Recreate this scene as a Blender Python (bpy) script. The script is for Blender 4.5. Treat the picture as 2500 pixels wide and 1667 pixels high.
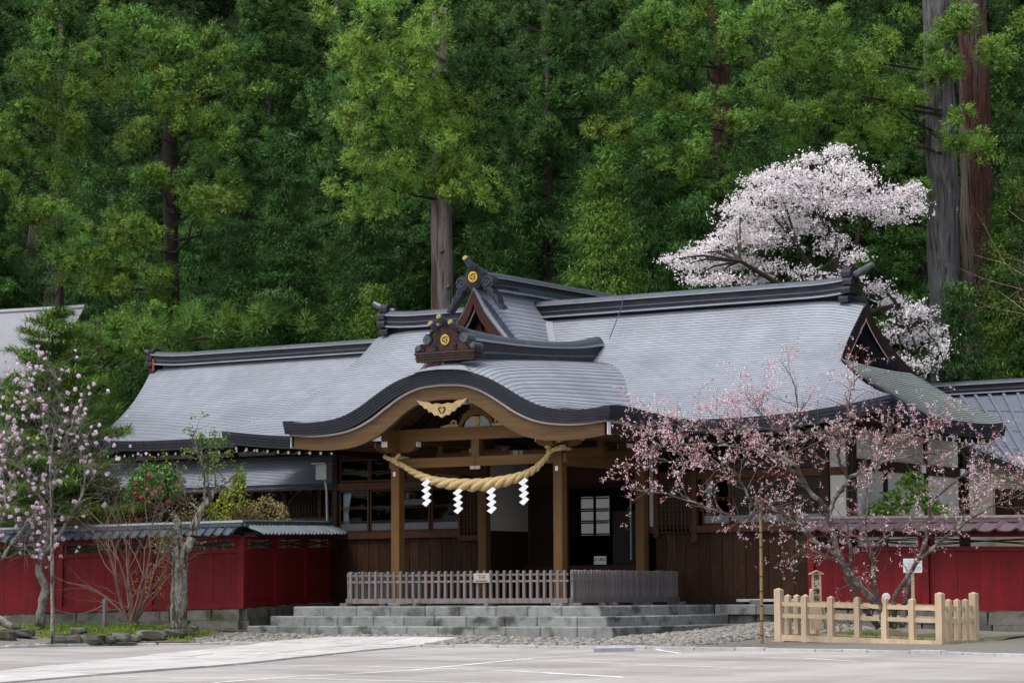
import bpy, math, random
import numpy as np
from mathutils import Vector, Matrix

for o in list(bpy.data.objects): bpy.data.objects.remove(o)
scene = bpy.context.scene
COL = scene.collection
rad = math.radians

# ------------------------------------------------------------------ camera
F = 6305.44                                   # focal length in pixels of the 2500 px wide photograph
YAW, PITCH, ROLL = rad(32.84437), rad(5.543303), rad(-0.282308)
CAM = Vector((28.74005, -46.10799, 0.93348))
_d = Vector((-math.sin(YAW)*math.cos(PITCH), math.cos(YAW)*math.cos(PITCH), math.sin(PITCH)))
_r = Vector((math.cos(YAW), math.sin(YAW), 0)); _u = _r.cross(_d)
RT = _r*math.cos(ROLL)+_u*math.sin(ROLL); UP = -_r*math.sin(ROLL)+_u*math.cos(ROLL); FW = _d
cam_data = bpy.data.cameras.new('camera'); cam = bpy.data.objects.new('camera', cam_data); COL.objects.link(cam)
cam_data.sensor_width = 36; cam_data.sensor_fit = 'HORIZONTAL'; cam_data.lens = F/2500*36
cam_data.clip_start = 0.5; cam_data.clip_end = 3000
mw = Matrix.Identity(4)
for i in range(3): mw[i][0], mw[i][1], mw[i][2], mw[i][3] = RT[i], UP[i], -FW[i], CAM[i]
cam.matrix_world = mw
scene.camera = cam

# ------------------------------------------------------------------ sky, sun, exposure
SUN_EL, SUN_AZ = rad(64), rad(200)            # bright overcast, light from behind the left shoulder
world = bpy.data.worlds.new('World'); scene.world = world; world.use_nodes = True
wn = world.node_tree; wn.nodes.clear()
sky = wn.nodes.new('ShaderNodeTexSky'); sky.sky_type = 'NISHITA'; sky.sun_disc = False
sky.sun_elevation = SUN_EL; sky.sun_rotation = SUN_AZ
sky.air_density = 1.0; sky.dust_density = 3.0; sky.ozone_density = 1.0
wb = wn.nodes.new('ShaderNodeBackground'); wb.inputs['Strength'].default_value = 0.14
wo = wn.nodes.new('ShaderNodeOutputWorld')
whs = wn.nodes.new('ShaderNodeHueSaturation'); whs.inputs['Saturation'].default_value = 0.5   # thin cloud: a whiter sky
wn.links.new(sky.outputs[0], whs.inputs['Color']); wn.links.new(whs.outputs[0], wb.inputs[0]); wn.links.new(wb.outputs[0], wo.inputs[0])
sd = bpy.data.lights.new('sun', 'SUN'); sun = bpy.data.objects.new('sun', sd); COL.objects.link(sun)
sd.energy = 1.15; sd.angle = rad(22); sd.color = (1.0, 0.96, 0.9)
tosun = Vector((math.sin(SUN_AZ)*math.cos(SUN_EL), math.cos(SUN_AZ)*math.cos(SUN_EL), math.sin(SUN_EL)))
sun.rotation_euler = (-tosun).to_track_quat('-Z', 'Y').to_euler()
vs = scene.view_settings; scene.display_settings.display_device = 'sRGB'
vs.view_transform = 'Standard'; vs.look = 'None'; vs.exposure = 0.85; vs.gamma = 1; vs.use_curve_mapping = False
try:
    scene.cycles.use_adaptive_sampling = True; scene.cycles.adaptive_threshold = 0.025; scene.cycles.caustics_reflective = False; scene.cycles.caustics_refractive = False; scene.cycles.max_bounces = 4; scene.cycles.diffuse_bounces = 2; scene.cycles.glossy_bounces = 2
    scene.cycles.transparent_max_bounces = 8; scene.cycles.transmission_bounces = 4
except Exception: pass

# ------------------------------------------------------------------ a pixel of the photograph seen on a plane of the place
def P(px, py, x=None, y=None, z=None, d=None):
    v = RT*((px-1250)/F)+UP*(-(py-833.5)/F)+FW
    if x is not None: t = (x-CAM.x)/v.x
    elif y is not None: t = (y-CAM.y)/v.y
    elif z is not None: t = (z-CAM.z)/v.z
    else: t = d
    return CAM+v*t
HD = Vector((-math.sin(YAW), math.cos(YAW), 0)); HR = Vector((math.cos(YAW), math.sin(YAW), 0))
def depth(p): return (Vector((p[0], p[1], 0))-Vector((CAM.x, CAM.y, 0))).dot(HD)
def plaza_z(x, y): return -0.19-0.0075*(51-depth((x, y)))
def PG(px, py):                                # on the gently sloping forecourt
    v = RT*((px-1250)/F)+UP*(-(py-833.5)/F)+FW
    c = v.dot(HD); t = (CAM.z+0.19+0.0075*51)/(0.0075*c-v.z)
    return CAM+v*t

# ------------------------------------------------------------------ materials
MATS = {}
def mat(name, col, rough=0.7, metal=0.0, var=0.25, scale=6.0, bump=0.0, bscale=40.0, col2=None, stretch=(1, 1, 1), objvar=0.0, spec=0.3, detail=3, contrast=0.5, coords='Object', hue=0.0, streak=None):
    m = bpy.data.materials.new(name); m.use_nodes = True; n = m.node_tree; L = n.links
    b = n.nodes['Principled BSDF']; b.inputs['Roughness'].default_value = rough; b.inputs['Metallic'].default_value = metal
    b.inputs['Specular IOR Level'].default_value = spec
    tc = n.nodes.new('ShaderNodeTexCoord'); mp = n.nodes.new('ShaderNodeMapping'); mp.inputs['Scale'].default_value = stretch
    L.new(tc.outputs[coords], mp.inputs[0])
    nz = n.nodes.new('ShaderNodeTexNoise'); nz.inputs['Scale'].default_value = scale; nz.inputs['Detail'].default_value = detail; nz.inputs['Roughness'].default_value = 0.65
    L.new(mp.outputs[0], nz.inputs[0])
    rp = n.nodes.new('ShaderNodeValToRGB'); e = rp.color_ramp.elements
    c2 = col2 if col2 else tuple(c*(1-var) for c in col)
    c1 = col if col2 else tuple(min(1, c*(1+var)) for c in col)
    e[0].position = 0.5-contrast/2; e[1].position = 0.5+contrast/2
    e[0].color = (*c2, 1); e[1].color = (*c1, 1)
    L.new(nz.outputs[0], rp.inputs[0]); out = rp.outputs[0]
    if streak:                                  # second, larger stain layer with a shape of its own
        n3 = n.nodes.new('ShaderNodeTexNoise'); n3.inputs['Scale'].default_value = streak[1]; n3.inputs['Detail'].default_value = 3
        m3 = n.nodes.new('ShaderNodeMapping'); m3.inputs['Scale'].default_value = streak[2]
        L.new(tc.outputs[coords], m3.inputs[0]); L.new(m3.outputs[0], n3.inputs[0])
        r3 = n.nodes.new('ShaderNodeValToRGB'); r3.color_ramp.elements[0].position = streak[3]; r3.color_ramp.elements[1].position = streak[4]
        L.new(n3.outputs[0], r3.inputs[0])
        mx = n.nodes.new('ShaderNodeMix'); mx.data_type = 'RGBA'
        L.new(r3.outputs[0], mx.inputs[0]); L.new(out, mx.inputs[6]); mx.inputs[7].default_value = (*streak[0], 1); out = mx.outputs[2]
    if objvar:
        oi = n.nodes.new('ShaderNodeObjectInfo'); hs = n.nodes.new('ShaderNodeHueSaturation')
        mr = n.nodes.new('ShaderNodeMapRange'); mr.inputs[3].default_value = 1-objvar; mr.inputs[4].default_value = 1+objvar
        L.new(oi.outputs['Random'], mr.inputs[0]); L.new(mr.outputs[0], hs.inputs['Value']); L.new(out, hs.inputs['Color'])
        if hue:
            mh = n.nodes.new('ShaderNodeMapRange'); mh.inputs[3].default_value = 0.5-hue; mh.inputs[4].default_value = 0.5+hue
            ml = n.nodes.new('ShaderNodeMath'); ml.operation = 'FRACT'; mm = n.nodes.new('ShaderNodeMath'); mm.operation = 'MULTIPLY'; mm.inputs[1].default_value = 7.31
            L.new(oi.outputs['Random'], mm.inputs[0]); L.new(mm.outputs[0], ml.inputs[0]); L.new(ml.outputs[0], mh.inputs[0]); L.new(mh.outputs[0], hs.inputs['Hue'])
        out = hs.outputs[0]
    L.new(out, b.inputs['Base Color'])
    if bump:
        n2 = n.nodes.new('ShaderNodeTexNoise'); n2.inputs['Scale'].default_value = bscale; n2.inputs['Detail'].default_value = 2
        L.new(mp.outputs[0], n2.inputs[0])
        bp = n.nodes.new('ShaderNodeBump'); bp.inputs['Strength'].default_value = bump; bp.inputs['Distance'].default_value = 0.08 if name.startswith('bark') else 0.02
        L.new(n2.outputs[0], bp.inputs['Height']); L.new(bp.outputs[0], b.inputs['Normal'])
    MATS[name] = m; return m

def leafmat(name, col, trans=0.12, rough=0.6, objvar=0.15):
    """foliage: the vertex attribute 'tone' carries each clump's own tint"""
    m = bpy.data.materials.new(name); m.use_nodes = True; n = m.node_tree; L = n.links
    b = n.nodes['Principled BSDF']; b.inputs['Roughness'].default_value = rough; b.inputs['Specular IOR Level'].default_value = 0.25
    at = n.nodes.new('ShaderNodeAttribute'); at.attribute_name = 'tone'
    mx = n.nodes.new('ShaderNodeMix'); mx.data_type = 'RGBA'; mx.blend_type = 'MULTIPLY'; mx.inputs[0].default_value = 1
    mx.inputs[6].default_value = (*col, 1); L.new(at.outputs['Color'], mx.inputs[7])
    oi = n.nodes.new('ShaderNodeObjectInfo'); hs = n.nodes.new('ShaderNodeHueSaturation')
    mr = n.nodes.new('ShaderNodeMapRange'); mr.inputs[3].default_value = 1-objvar; mr.inputs[4].default_value = 1+objvar
    L.new(oi.outputs['Random'], mr.inputs[0]); L.new(mr.outputs[0], hs.inputs['Value']); L.new(mx.outputs[2], hs.inputs['Color'])
    L.new(hs.outputs[0], b.inputs['Base Color'])
    if trans:
        tr = n.nodes.new('ShaderNodeBsdfTranslucent'); L.new(hs.outputs[0], tr.inputs[0])
        ms = n.nodes.new('ShaderNodeMixShader'); ms.inputs[0].default_value = trans
        L.new(b.outputs[0], ms.inputs[1]); L.new(tr.outputs[0], ms.inputs[2]); L.new(ms.outputs[0], n.nodes['Material Output'].inputs[0])
    MATS[name] = m; return m

mat('copper_roof', (0.29, 0.31, 0.35), rough=0.48, metal=0.2, var=0.13, scale=2.2, detail=8, streak=((0.22, 0.24, 0.285), 1.3, (1, .6, 1), .5, .85), objvar=0.05, bump=0.05, bscale=30)
mat('copper_green', (0.2500, 0.2812, 0.2500), rough=0.5, metal=0.3, var=0.15, scale=3, objvar=0.05, streak=((0.1625, 0.1875, 0.1875), 2, (1, 1, 1), .5, .8))
mat('copper_butt', (0.05, 0.055, 0.08), rough=0.6, var=0.2)  # dark lip tone stands in for shadow under each course; decks share it
mat('copper_dark', (0.022, 0.024, 0.033), rough=0.5, metal=0.25, var=0.35, scale=4, streak=((0.075, 0.035, 0.03), 3, (1, 1, 3), .55, .75), objvar=0.12)
mat('copper_cap', (0.085, 0.095, 0.115), rough=0.45, metal=0.4, var=0.25, scale=5)
mat('copper_rust', (0.035, 0.022, 0.02), rough=0.55, metal=0.3, var=0.4, scale=9, streak=((0.095, 0.03, 0.015), 6, (1, 1, 1), .5, .72), bump=0.2)
mat('verdigris', (0.03, 0.10, 0.10), rough=0.6, var=0.4, scale=6, col2=(0.045, 0.045, 0.055))
mat('fascia', (0.02, 0.021, 0.031), rough=0.55, metal=0.15, var=0.22, scale=3, objvar=0.12)
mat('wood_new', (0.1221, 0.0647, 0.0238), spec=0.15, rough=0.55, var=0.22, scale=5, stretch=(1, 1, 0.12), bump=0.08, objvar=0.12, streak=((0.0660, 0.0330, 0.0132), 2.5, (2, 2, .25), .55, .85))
mat('wood_beam', (0.1320, 0.0693, 0.0251), spec=0.15, rough=0.55, var=0.2, scale=5, stretch=(0.1, 0.1, 2.2), bump=0.08, objvar=0.1, streak=((0.0660, 0.0343, 0.0145), 2, (.15, .15, 2), .55, .85))
mat('wood_hafu', (0.1050, 0.0616, 0.0294), spec=0.15, rough=0.62, var=0.3, scale=7, stretch=(0.18, 0.5, 2.4), bump=0.12)
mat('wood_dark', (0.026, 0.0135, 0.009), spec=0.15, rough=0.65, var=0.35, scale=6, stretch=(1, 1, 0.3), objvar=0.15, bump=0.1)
mat('wood_red', (0.0372, 0.0132, 0.0108), spec=0.15, rough=0.5, var=0.3, scale=5, objvar=0.1)
mat('wood_plank', (0.038, 0.018, 0.010), spec=0.15, rough=0.7, var=0.45, scale=5, stretch=(3, 3, 0.35), objvar=0.3, bump=0.2, streak=((0.0825, 0.0374, 0.0176), 7, (3.5, 3.5, .35), .58, .74))
mat('wood_frame', (0.060, 0.026, 0.014), spec=0.15, rough=0.6, var=0.3, scale=6, objvar=0.12)
mat('wood_soffit', (0.0510, 0.0282, 0.0168), spec=0.15, rough=0.65, var=0.25, scale=6, stretch=(.3, 1, 1), objvar=0.1)
mat('wood_grey', (0.1632, 0.1394, 0.1360), rough=0.8, var=0.25, scale=6, stretch=(1, 1, 0.25), objvar=0.2, bump=0.15, streak=((0.0884, 0.0680, 0.0626), 5, (2, 2, .4), .5, .8))
mat('wood_fresh', (0.56, 0.425, 0.285), rough=0.6, var=0.16, scale=9, stretch=(1, 1, 0.15), objvar=0.1, bump=0.08, streak=((0.3570, 0.2295, 0.1190), 16, (1, 1, .7), .68, .78))
mat('white_paint', (0.78, 0.78, 0.78), rough=0.6, var=0.06, scale=8)
mat('pale_board', (0.3750, 0.3300, 0.3000), rough=0.6, var=0.1, scale=8)
mat('plaster', (0.4464, 0.4320, 0.4032), rough=0.9, var=0.07, scale=1.5, streak=((0.3240, 0.3096, 0.2880), 1.5, (1, 1, .5), .55, .9))
mat('plaster_warm', (0.4320, 0.3888, 0.3024), rough=0.9, var=0.07, scale=1.5)
mat('red_paint', (0.16, 0.0075, 0.0105), rough=0.55, spec=0.2, var=0.12, scale=3, objvar=0.1, stretch=(2, 2, .4), streak=((0.0806, 0.0068, 0.0088), 2.2, (2, 2, .5), .5, .85), bump=0.12, bscale=14)
mat('tile_blue', (0.05, 0.07, 0.085), rough=0.5, var=0.4, scale=5, objvar=0.3, hue=0.03, spec=0.6)
mat('tile_plum', (0.0920, 0.0624, 0.0736), rough=0.4, var=0.3, scale=5, objvar=0.2)
mat('step_stone', (0.205, 0.213, 0.206), rough=0.85, var=0.2, scale=7, objvar=0.2, hue=0.02, bump=0.35, bscale=35, streak=((0.0600, 0.0600, 0.0540), 1.7, (1, 1, 1.4), .52, .66))
mat('old_stone', (0.1200, 0.1140, 0.0990), rough=0.9, var=0.35, scale=6, objvar=0.22, bump=0.5, bscale=18, streak=((0.0450, 0.0492, 0.0270), 3, (1, 1, 1), .5, .68))
mat('cobble', (0.20, 0.19, 0.172), rough=0.85, var=0.18, scale=5, objvar=0.32, hue=0.03, bump=0.2)
mat('kerb_stone', (0.3888, 0.3888, 0.3888), rough=0.85, var=0.2, scale=5, objvar=0.1, bump=0.3)
mat('path_stone', (0.4928, 0.4752, 0.4576), rough=0.85, var=0.14, scale=3, objvar=0.07, bump=0.25)
mat('plaza', (0.295, 0.278, 0.26), rough=0.95, var=0.16, scale=0.9, detail=10, stretch=(.5, 1.6, 1), bump=0.5, bscale=22, streak=((0.40, 0.38, 0.355), .5, (1, .3, 1), .42, .66), coords='Object')
mat('chalk', (0.85, 0.85, 0.85), rough=0.9, var=0.08, scale=20)
mat('gravel_soil', (0.17, 0.155, 0.135), rough=0.95, var=0.3, scale=14, bump=0.6, bscale=30)
mat('soil', (0.11, 0.085, 0.06), rough=0.95, var=0.4, scale=5, bump=0.6, bscale=14, streak=((0.085, 0.13, 0.025), 2.3, (1, 1, 1), .5, .6))
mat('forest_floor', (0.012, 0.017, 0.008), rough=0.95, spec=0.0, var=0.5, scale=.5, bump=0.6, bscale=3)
mat('bark_cedar', (0.135, 0.115, 0.11), rough=0.9, var=0.6, scale=3.2, stretch=(4, 4, 0.22), bump=0.7, bscale=9, streak=((0.1125, 0.0450, 0.0263), 1.2, (1.5, 1.5, .12), .5, .66))
mat('bark_pale', (0.25, 0.205, 0.19), rough=0.9, var=0.5, scale=3.2, stretch=(4, 4, 0.2), bump=0.8, bscale=9, streak=((0.12, 0.07, 0.055), 1.4, (1.6, 1.6, .12), .52, .66))
mat('bark_ash', (0.13, 0.122, 0.125), rough=0.9, var=0.6, scale=3.2, stretch=(4, 4, 0.2), bump=0.9, bscale=9)
mat('bark_red', (0.088, 0.036, 0.026), rough=0.9, var=0.6, scale=3, stretch=(4, 4, 0.2), bump=0.9, bscale=9, streak=((0.1330, 0.1085, 0.0980), 1.0, (1.3, 1.3, .12), .5, .62))
mat('bark_forest', (0.055, 0.042, 0.036), rough=0.9, var=0.4, scale=3, stretch=(4, 4, 0.22), bump=0.5, bscale=9)
mat('bark_grey', (0.21, 0.195, 0.17), rough=0.9, var=0.4, scale=9, bump=0.6, bscale=20, streak=((0.07, 0.06, 0.045), 4, (1, 1, .6), .48, .62))
mat('bark_lichen', (0.24, 0.23, 0.195), rough=0.95, var=0.45, scale=14, stretch=(1, 1, .5), bump=0.9, bscale=24, streak=((0.055, 0.045, 0.035), 9, (1.3, 1.3, .28), .47, .6))
mat('bark_cherry', (0.085, 0.07, 0.058), rough=0.95, var=0.4, scale=9, bump=0.6, bscale=24, streak=((0.27, 0.26, 0.225), 4, (1, 1, .8), .50, .64))
mat('bark_dark', (0.035, 0.027, 0.022), rough=0.9, var=0.4, scale=8, bump=0.4)
mat('twig', (0.12, 0.092, 0.075), rough=0.9, var=0.3, scale=8)
mat('twig_red', (0.17, 0.105, 0.08), rough=0.9, var=0.3, scale=8)
mat('twig_pale', (0.42, 0.31, 0.20), rough=0.9, var=0.3, scale=8)
mat('rope', (0.58, 0.42, 0.20), rough=0.9, var=0.22, scale=22, stretch=(1, 1, 1), bump=0.8, bscale=70, streak=((0.36, 0.24, 0.10), 30, (1, 1, 1), .55, .75))
mat('paper', (0.80, 0.80, 0.84), rough=0.8, var=0.03)
mat('ink', (0.02, 0.018, 0.016), rough=0.8, var=0.1)
mat('ink_soft', (0.30, 0.30, 0.33), rough=0.8, var=0.1)
mat('gold', (0.62, 0.42, 0.08), rough=0.3, metal=0.9, var=0.1)
mat('ornament', (0.40, 0.27, 0.12), rough=0.55, var=0.2)
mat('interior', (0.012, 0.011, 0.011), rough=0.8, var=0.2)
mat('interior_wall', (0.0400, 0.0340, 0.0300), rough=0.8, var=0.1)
mat('frosted', (0.0960, 0.1080, 0.1200), rough=0.35, var=0.12, scale=2, spec=0.6)
mat('cloth', (0.72, 0.74, 0.80), rough=0.9, var=0.06)
mat('shoji', (0.4400, 0.4240, 0.4160), rough=0.9, var=0.04)
mat('metal_grey', (0.30, 0.32, 0.31), rough=0.5, metal=0.3, var=0.1)
mat('lamp_metal', (0.02, 0.03, 0.028), rough=0.4, metal=0.5, var=0.2)
mat('lamp_glass', (0.55, 0.52, 0.56), rough=0.4, var=0.08)
mat('bamboo', (0.30, 0.19, 0.085), rough=0.55, var=0.25, scale=10, stretch=(1, 1, .4), streak=((0.16, 0.13, 0.08), 8, (1, 1, .5), .55, .7))
mat('seam_roof', (0.16, 0.18, 0.225), rough=0.45, metal=0.3, var=0.1, scale=3, objvar=0.05)
mat('grey_roof', (0.225, 0.228, 0.255), rough=0.55, metal=0.15, var=0.08, scale=1.2, objvar=0.06)
mat('yellow', (0.75, 0.55, 0.02), rough=0.5, var=0.1)
mat('rust_bracket', (0.30, 0.06, 0.03), rough=0.7, var=0.3)
def stain(m, col, scale, stretch, lo, hi, fac):       # one more stain layer over an existing material
    n = m.node_tree; L = n.links; b = n.nodes['Principled BSDF']; src = b.inputs['Base Color'].links[0].from_socket
    tc = n.nodes.new('ShaderNodeTexCoord'); mp = n.nodes.new('ShaderNodeMapping'); mp.inputs['Scale'].default_value = stretch; nz = n.nodes.new('ShaderNodeTexNoise'); nz.inputs['Scale'].default_value = scale; nz.inputs['Detail'].default_value = 6
    L.new(tc.outputs['Object'], mp.inputs[0]); L.new(mp.outputs[0], nz.inputs[0]); r = n.nodes.new('ShaderNodeMapRange'); r.inputs[1].default_value = lo; r.inputs[2].default_value = hi; r.inputs[4].default_value = fac; L.new(nz.outputs[0], r.inputs[0])
    mx = n.nodes.new('ShaderNodeMix'); mx.data_type = 'RGBA'; L.new(r.outputs[0], mx.inputs[0]); L.new(src, mx.inputs[6]); mx.inputs[7].default_value = (*col, 1); L.new(mx.outputs[2], b.inputs['Base Color'])
stain(MATS['plaza'], (0.20, 0.185, 0.168), .32, (.45, 1.3, 1), .5, .68, .75); stain(MATS['plaza'], (0.17, 0.155, 0.14), 9, (.35, 1, 1), .56, .72, .5); stain(MATS['plaza'], (0.40, 0.385, 0.365), 2.2, (.15, 1.2, 1), .55, .7, .6)
stain(MATS['red_paint'], (0.075, 0.008, 0.009), 1.1, (1, 1, .35), .52, .72, .6); stain(MATS['red_paint'], (0.19, 0.045, 0.04), 16, (1.5, 1.5, .3), .64, .74, .45)
stain(MATS['copper_roof'], (0.20, 0.21, 0.23), .6, (.5, 1, 1), .5, .7, .55); stain(MATS['copper_roof'], (0.40, 0.42, 0.46), 5, (6, .5, .5), .58, .75, .5)
stain(MATS['wood_fresh'], (0.30, 0.25, 0.20), 1.6, (1, 1, .6), .52, .7, .5); stain(MATS['path_stone'], (0.30, 0.285, 0.265), 1.3, (1, .6, 1), .5, .68, .6)
stain(MATS['step_stone'], (0.075, 0.08, 0.06), 2.6, (1, 1, .8), .55, .68, .7); stain(MATS['bark_pale'], (0.07, 0.05, 0.045), 7, (1.6, 1.6, .1), .55, .62, .8); stain(MATS['bark_ash'], (0.04, 0.036, 0.036), 8, (1.6, 1.6, .1), .53, .6, .8); stain(MATS['bark_red'], (0.02, 0.012, 0.01), 8, (1.6, 1.6, .1), .53, .6, .8)
gm = bpy.data.materials.new('window_glass'); gm.use_nodes = True; gn = gm.node_tree
gn.nodes.clear(); go = gn.nodes.new('ShaderNodeOutputMaterial'); gt = gn.nodes.new('ShaderNodeBsdfTransparent'); gt.inputs[0].default_value = (.8, .84, .84, 1)
gg = gn.nodes.new('ShaderNodeBsdfGlossy'); gg.inputs['Roughness'].default_value = 0.03; gf = gn.nodes.new('ShaderNodeFresnel'); gf.inputs[0].default_value = 1.22
gx = gn.nodes.new('ShaderNodeMixShader'); gn.links.new(gf.outputs[0], gx.inputs[0]); gn.links.new(gt.outputs[0], gx.inputs[1]); gn.links.new(gg.outputs[0], gx.inputs[2]); gn.links.new(gx.outputs[0], go.inputs[0])
MATS['window_glass'] = gm
leafmat('leaf_cedar', (0.052, 0.125, 0.022), objvar=0.2)
leafmat('leaf_cedar_bright', (0.135, 0.245, 0.034), objvar=0.1)
leafmat('leaf_cedar_lime', (0.20, 0.335, 0.052), objvar=0.0)
leafmat('leaf_hinoki', (0.056, 0.142, 0.030), objvar=0.2)
leafmat('leaf_hinoki_gold', (0.135, 0.25, 0.04), objvar=0.05)
leafmat('leaf_fir', (0.115, 0.205, 0.026), objvar=0.05)
leafmat('leaf_pine', (0.13, 0.235, 0.04), objvar=0.05)
leafmat('leaf_broad', (0.085, 0.2, 0.045), rough=0.35, objvar=0.05)
leafmat('leaf_olive', (0.24, 0.20, 0.075), objvar=0.05)
leafmat('leaf_rhodo', (0.17, 0.30, 0.05), rough=0.4, objvar=0.05)
leafmat('leaf_lime', (0.28, 0.33, 0.04), objvar=0.05)
leafmat('grass_blade', (0.17, 0.27, 0.03), objvar=0.05)
leafmat('blossom_white', (0.93, 0.885, 0.895), trans=0.35, rough=0.8, objvar=0.0)
leafmat('blossom_pink', (0.85, 0.74, 0.775), trans=0.3, rough=0.8, objvar=0.0)
leafmat('azalea', (0.80, 0.62, 0.75), trans=0.3, rough=0.8, objvar=0.0)
leafmat('camellia_red', (0.45, 0.02, 0.04), trans=0.2, rough=0.6, objvar=0.0)

# ------------------------------------------------------------------ mesh helpers
class MB:
    def __init__(s): s.v = []; s.f = []; s.m = []
    def add(s, verts, faces, mi=0):
        n = len(s.v); s.v += [tuple(p) for p in verts]; s.f += [tuple(i+n for i in f) for f in faces]; s.m += [mi]*len(faces)
        return s
    def box(s, a, b, mi=0):
        x0, y0, z0 = (min(a[i], b[i]) for i in range(3)); x1, y1, z1 = (max(a[i], b[i]) for i in range(3))
        return s.add([(x0, y0, z0), (x1, y0, z0), (x1, y1, z0), (x0, y1, z0), (x0, y0, z1), (x1, y0, z1), (x1, y1, z1), (x0, y1, z1)],
                     [(0, 3, 2, 1), (4, 5, 6, 7), (0, 1, 5, 4), (1, 2, 6, 5), (2, 3, 7, 6), (3, 0, 4, 7)], mi)
    def bev(s, a, b, c=0.01, mi=0):             # box with chamfered vertical edges and top
        x0, y0, z0 = (min(a[i], b[i]) for i in range(3)); x1, y1, z1 = (max(a[i], b[i]) for i in range(3))
        def ring(z, k): 
            return [(x0+k+c, y0+k, z), (x1-k-c, y0+k, z), (x1-k, y0+k+c, z), (x1-k, y1-k-c, z), (x1-k-c, y1-k, z), (x0+k+c, y1-k, z), (x0+k, y1-k-c, z), (x0+k, y0+k+c, z)]
        V = ring(z0, 0)+ring(z1-c, 0)+ring(z1, c); Fc = [tuple(range(7, -1, -1)), tuple(range(16, 24))]
        for r in (0, 8):
            for i in range(8): j = (i+1) % 8; Fc.append((r+i, r+j, r+8+j, r+8+i))
        return s.add(V, Fc, mi)
    def bar(s, p, q, w, h, up=(0, 0, 1), mi=0):   # rectangular bar from p to q, h along up
        p, q = Vector(p), Vector(q); d = (q-p).normalized(); u = Vector(up); sd_ = d.cross(u).normalized(); u = sd_.cross(d).normalized()
        V = [e+sd_*a*w/2+u*b*h/2 for e in (p, q) for a, b in ((-1, -1), (1, -1), (1, 1), (-1, 1))]
        return s.add(V, [(3, 2, 1, 0), (4, 5, 6, 7), (0, 1, 5, 4), (1, 2, 6, 5), (2, 3, 7, 6), (3, 0, 4, 7)], mi)
    def tube(s, pts, r, n=8, cap=True, mi=0, wob=0.0, rng=None):
        pts = [Vector(p) for p in pts]; m = len(pts); rs = r if hasattr(r, '__len__') else [r]*m
        V = []; ref = Vector((0.13, 0.27, 0.95))
        for i, p in enumerate(pts):
            t = (pts[min(i+1, m-1)]-pts[max(i-1, 0)]).normalized()
            a = t.cross(ref)
            if a.length < 1e-3: a = t.cross(Vector((1, 0, 0)))
            a.normalize(); b = a.cross(t).normalized()     # keep frame
            for k in range(n):
                th = 2*math.pi*k/n; rr = rs[i]*(1+(rng.uniform(-wob, wob) if rng else 0))
                V.append(p+(a*math.cos(th)+b*math.sin(th))*rr)
        Fc = [(i*n+k, i*n+(k+1) % n, (i+1)*n+(k+1) % n, (i+1)*n+k) for i in range(m-1) for k in range(n)]
        if cap and n > 2: Fc += [tuple(range(n-1, -1, -1)), tuple(range((m-1)*n, m*n))]
        return s.add(V, Fc, mi)
    def prism(s, poly, off, mi=0):                # planar polygon extruded by a vector
        o = Vector(off); V = [Vector(p) for p in poly]; n = len(V)
        Fc = [tuple(range(n)), tuple(range(2*n-1, n-1, -1))]+[(i, i+n, (i+1) % n+n, (i+1) % n) for i in range(n)]
        return s.add(V+[p+o for p in V], Fc, mi)
    def grid(s, rows, mi=0):
        n = len(rows[0]); V = [p for r in rows for p in r]
        return s.add(V, [(i*n+j, i*n+j+1, (i+1)*n+j+1, (i+1)*n+j) for i in range(len(rows)-1) for j in range(n-1)], mi)
    def build(s, name, m, parent=None, smooth=False, recalc=False):
        o = Vector(wloc(parent)); me = bpy.data.meshes.new(name)
        me.from_pydata([(p[0]-o.x, p[1]-o.y, p[2]-o.z) for p in s.v], [], s.f)
        for k in (m if isinstance(m, (list, tuple)) else [m]): me.materials.append(MATS[k])
        if isinstance(m, (list, tuple)): me.polygons.foreach_set('material_index', s.m)
        if recalc:
            import bmesh
            bm = bmesh.new(); bm.from_mesh(me); bmesh.ops.recalc_face_normals(bm, faces=bm.faces); bm.to_mesh(me); bm.free()
        if smooth: me.polygons.foreach_set('use_smooth', [True]*len(me.polygons))
        ob = bpy.data.objects.new(name, me); COL.objects.link(ob)
        if parent: ob.parent = parent
        return ob
def wloc(o):
    v = Vector((0, 0, 0))
    while o: v = v+o.location; o = o.parent
    return v
def tag(o, label=None, cat=None, group=None, kind=None):
    if label: o['label'] = label
    if cat: o['category'] = cat
    if group: o['group'] = group
    if kind: o['kind'] = kind
    return o
def thing(name, label, cat, loc=(0, 0, 0), group=None):
    o = bpy.data.objects.new(name, None); COL.objects.link(o); o.location = loc; o.empty_display_size = .2
    return tag(o, label, cat, group)
def inst(src, name, loc, parent=None, rot=(0, 0, 0), scale=(1, 1, 1)):   # another object that shares src's mesh; loc in world space
    o = bpy.data.objects.new(name, src.data if hasattr(src, 'data') else src); COL.objects.link(o)
    if parent: o.parent = parent
    o.location = Vector(loc)-wloc(parent); o.rotation_euler = rot; o.scale = scale
    return o
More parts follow.
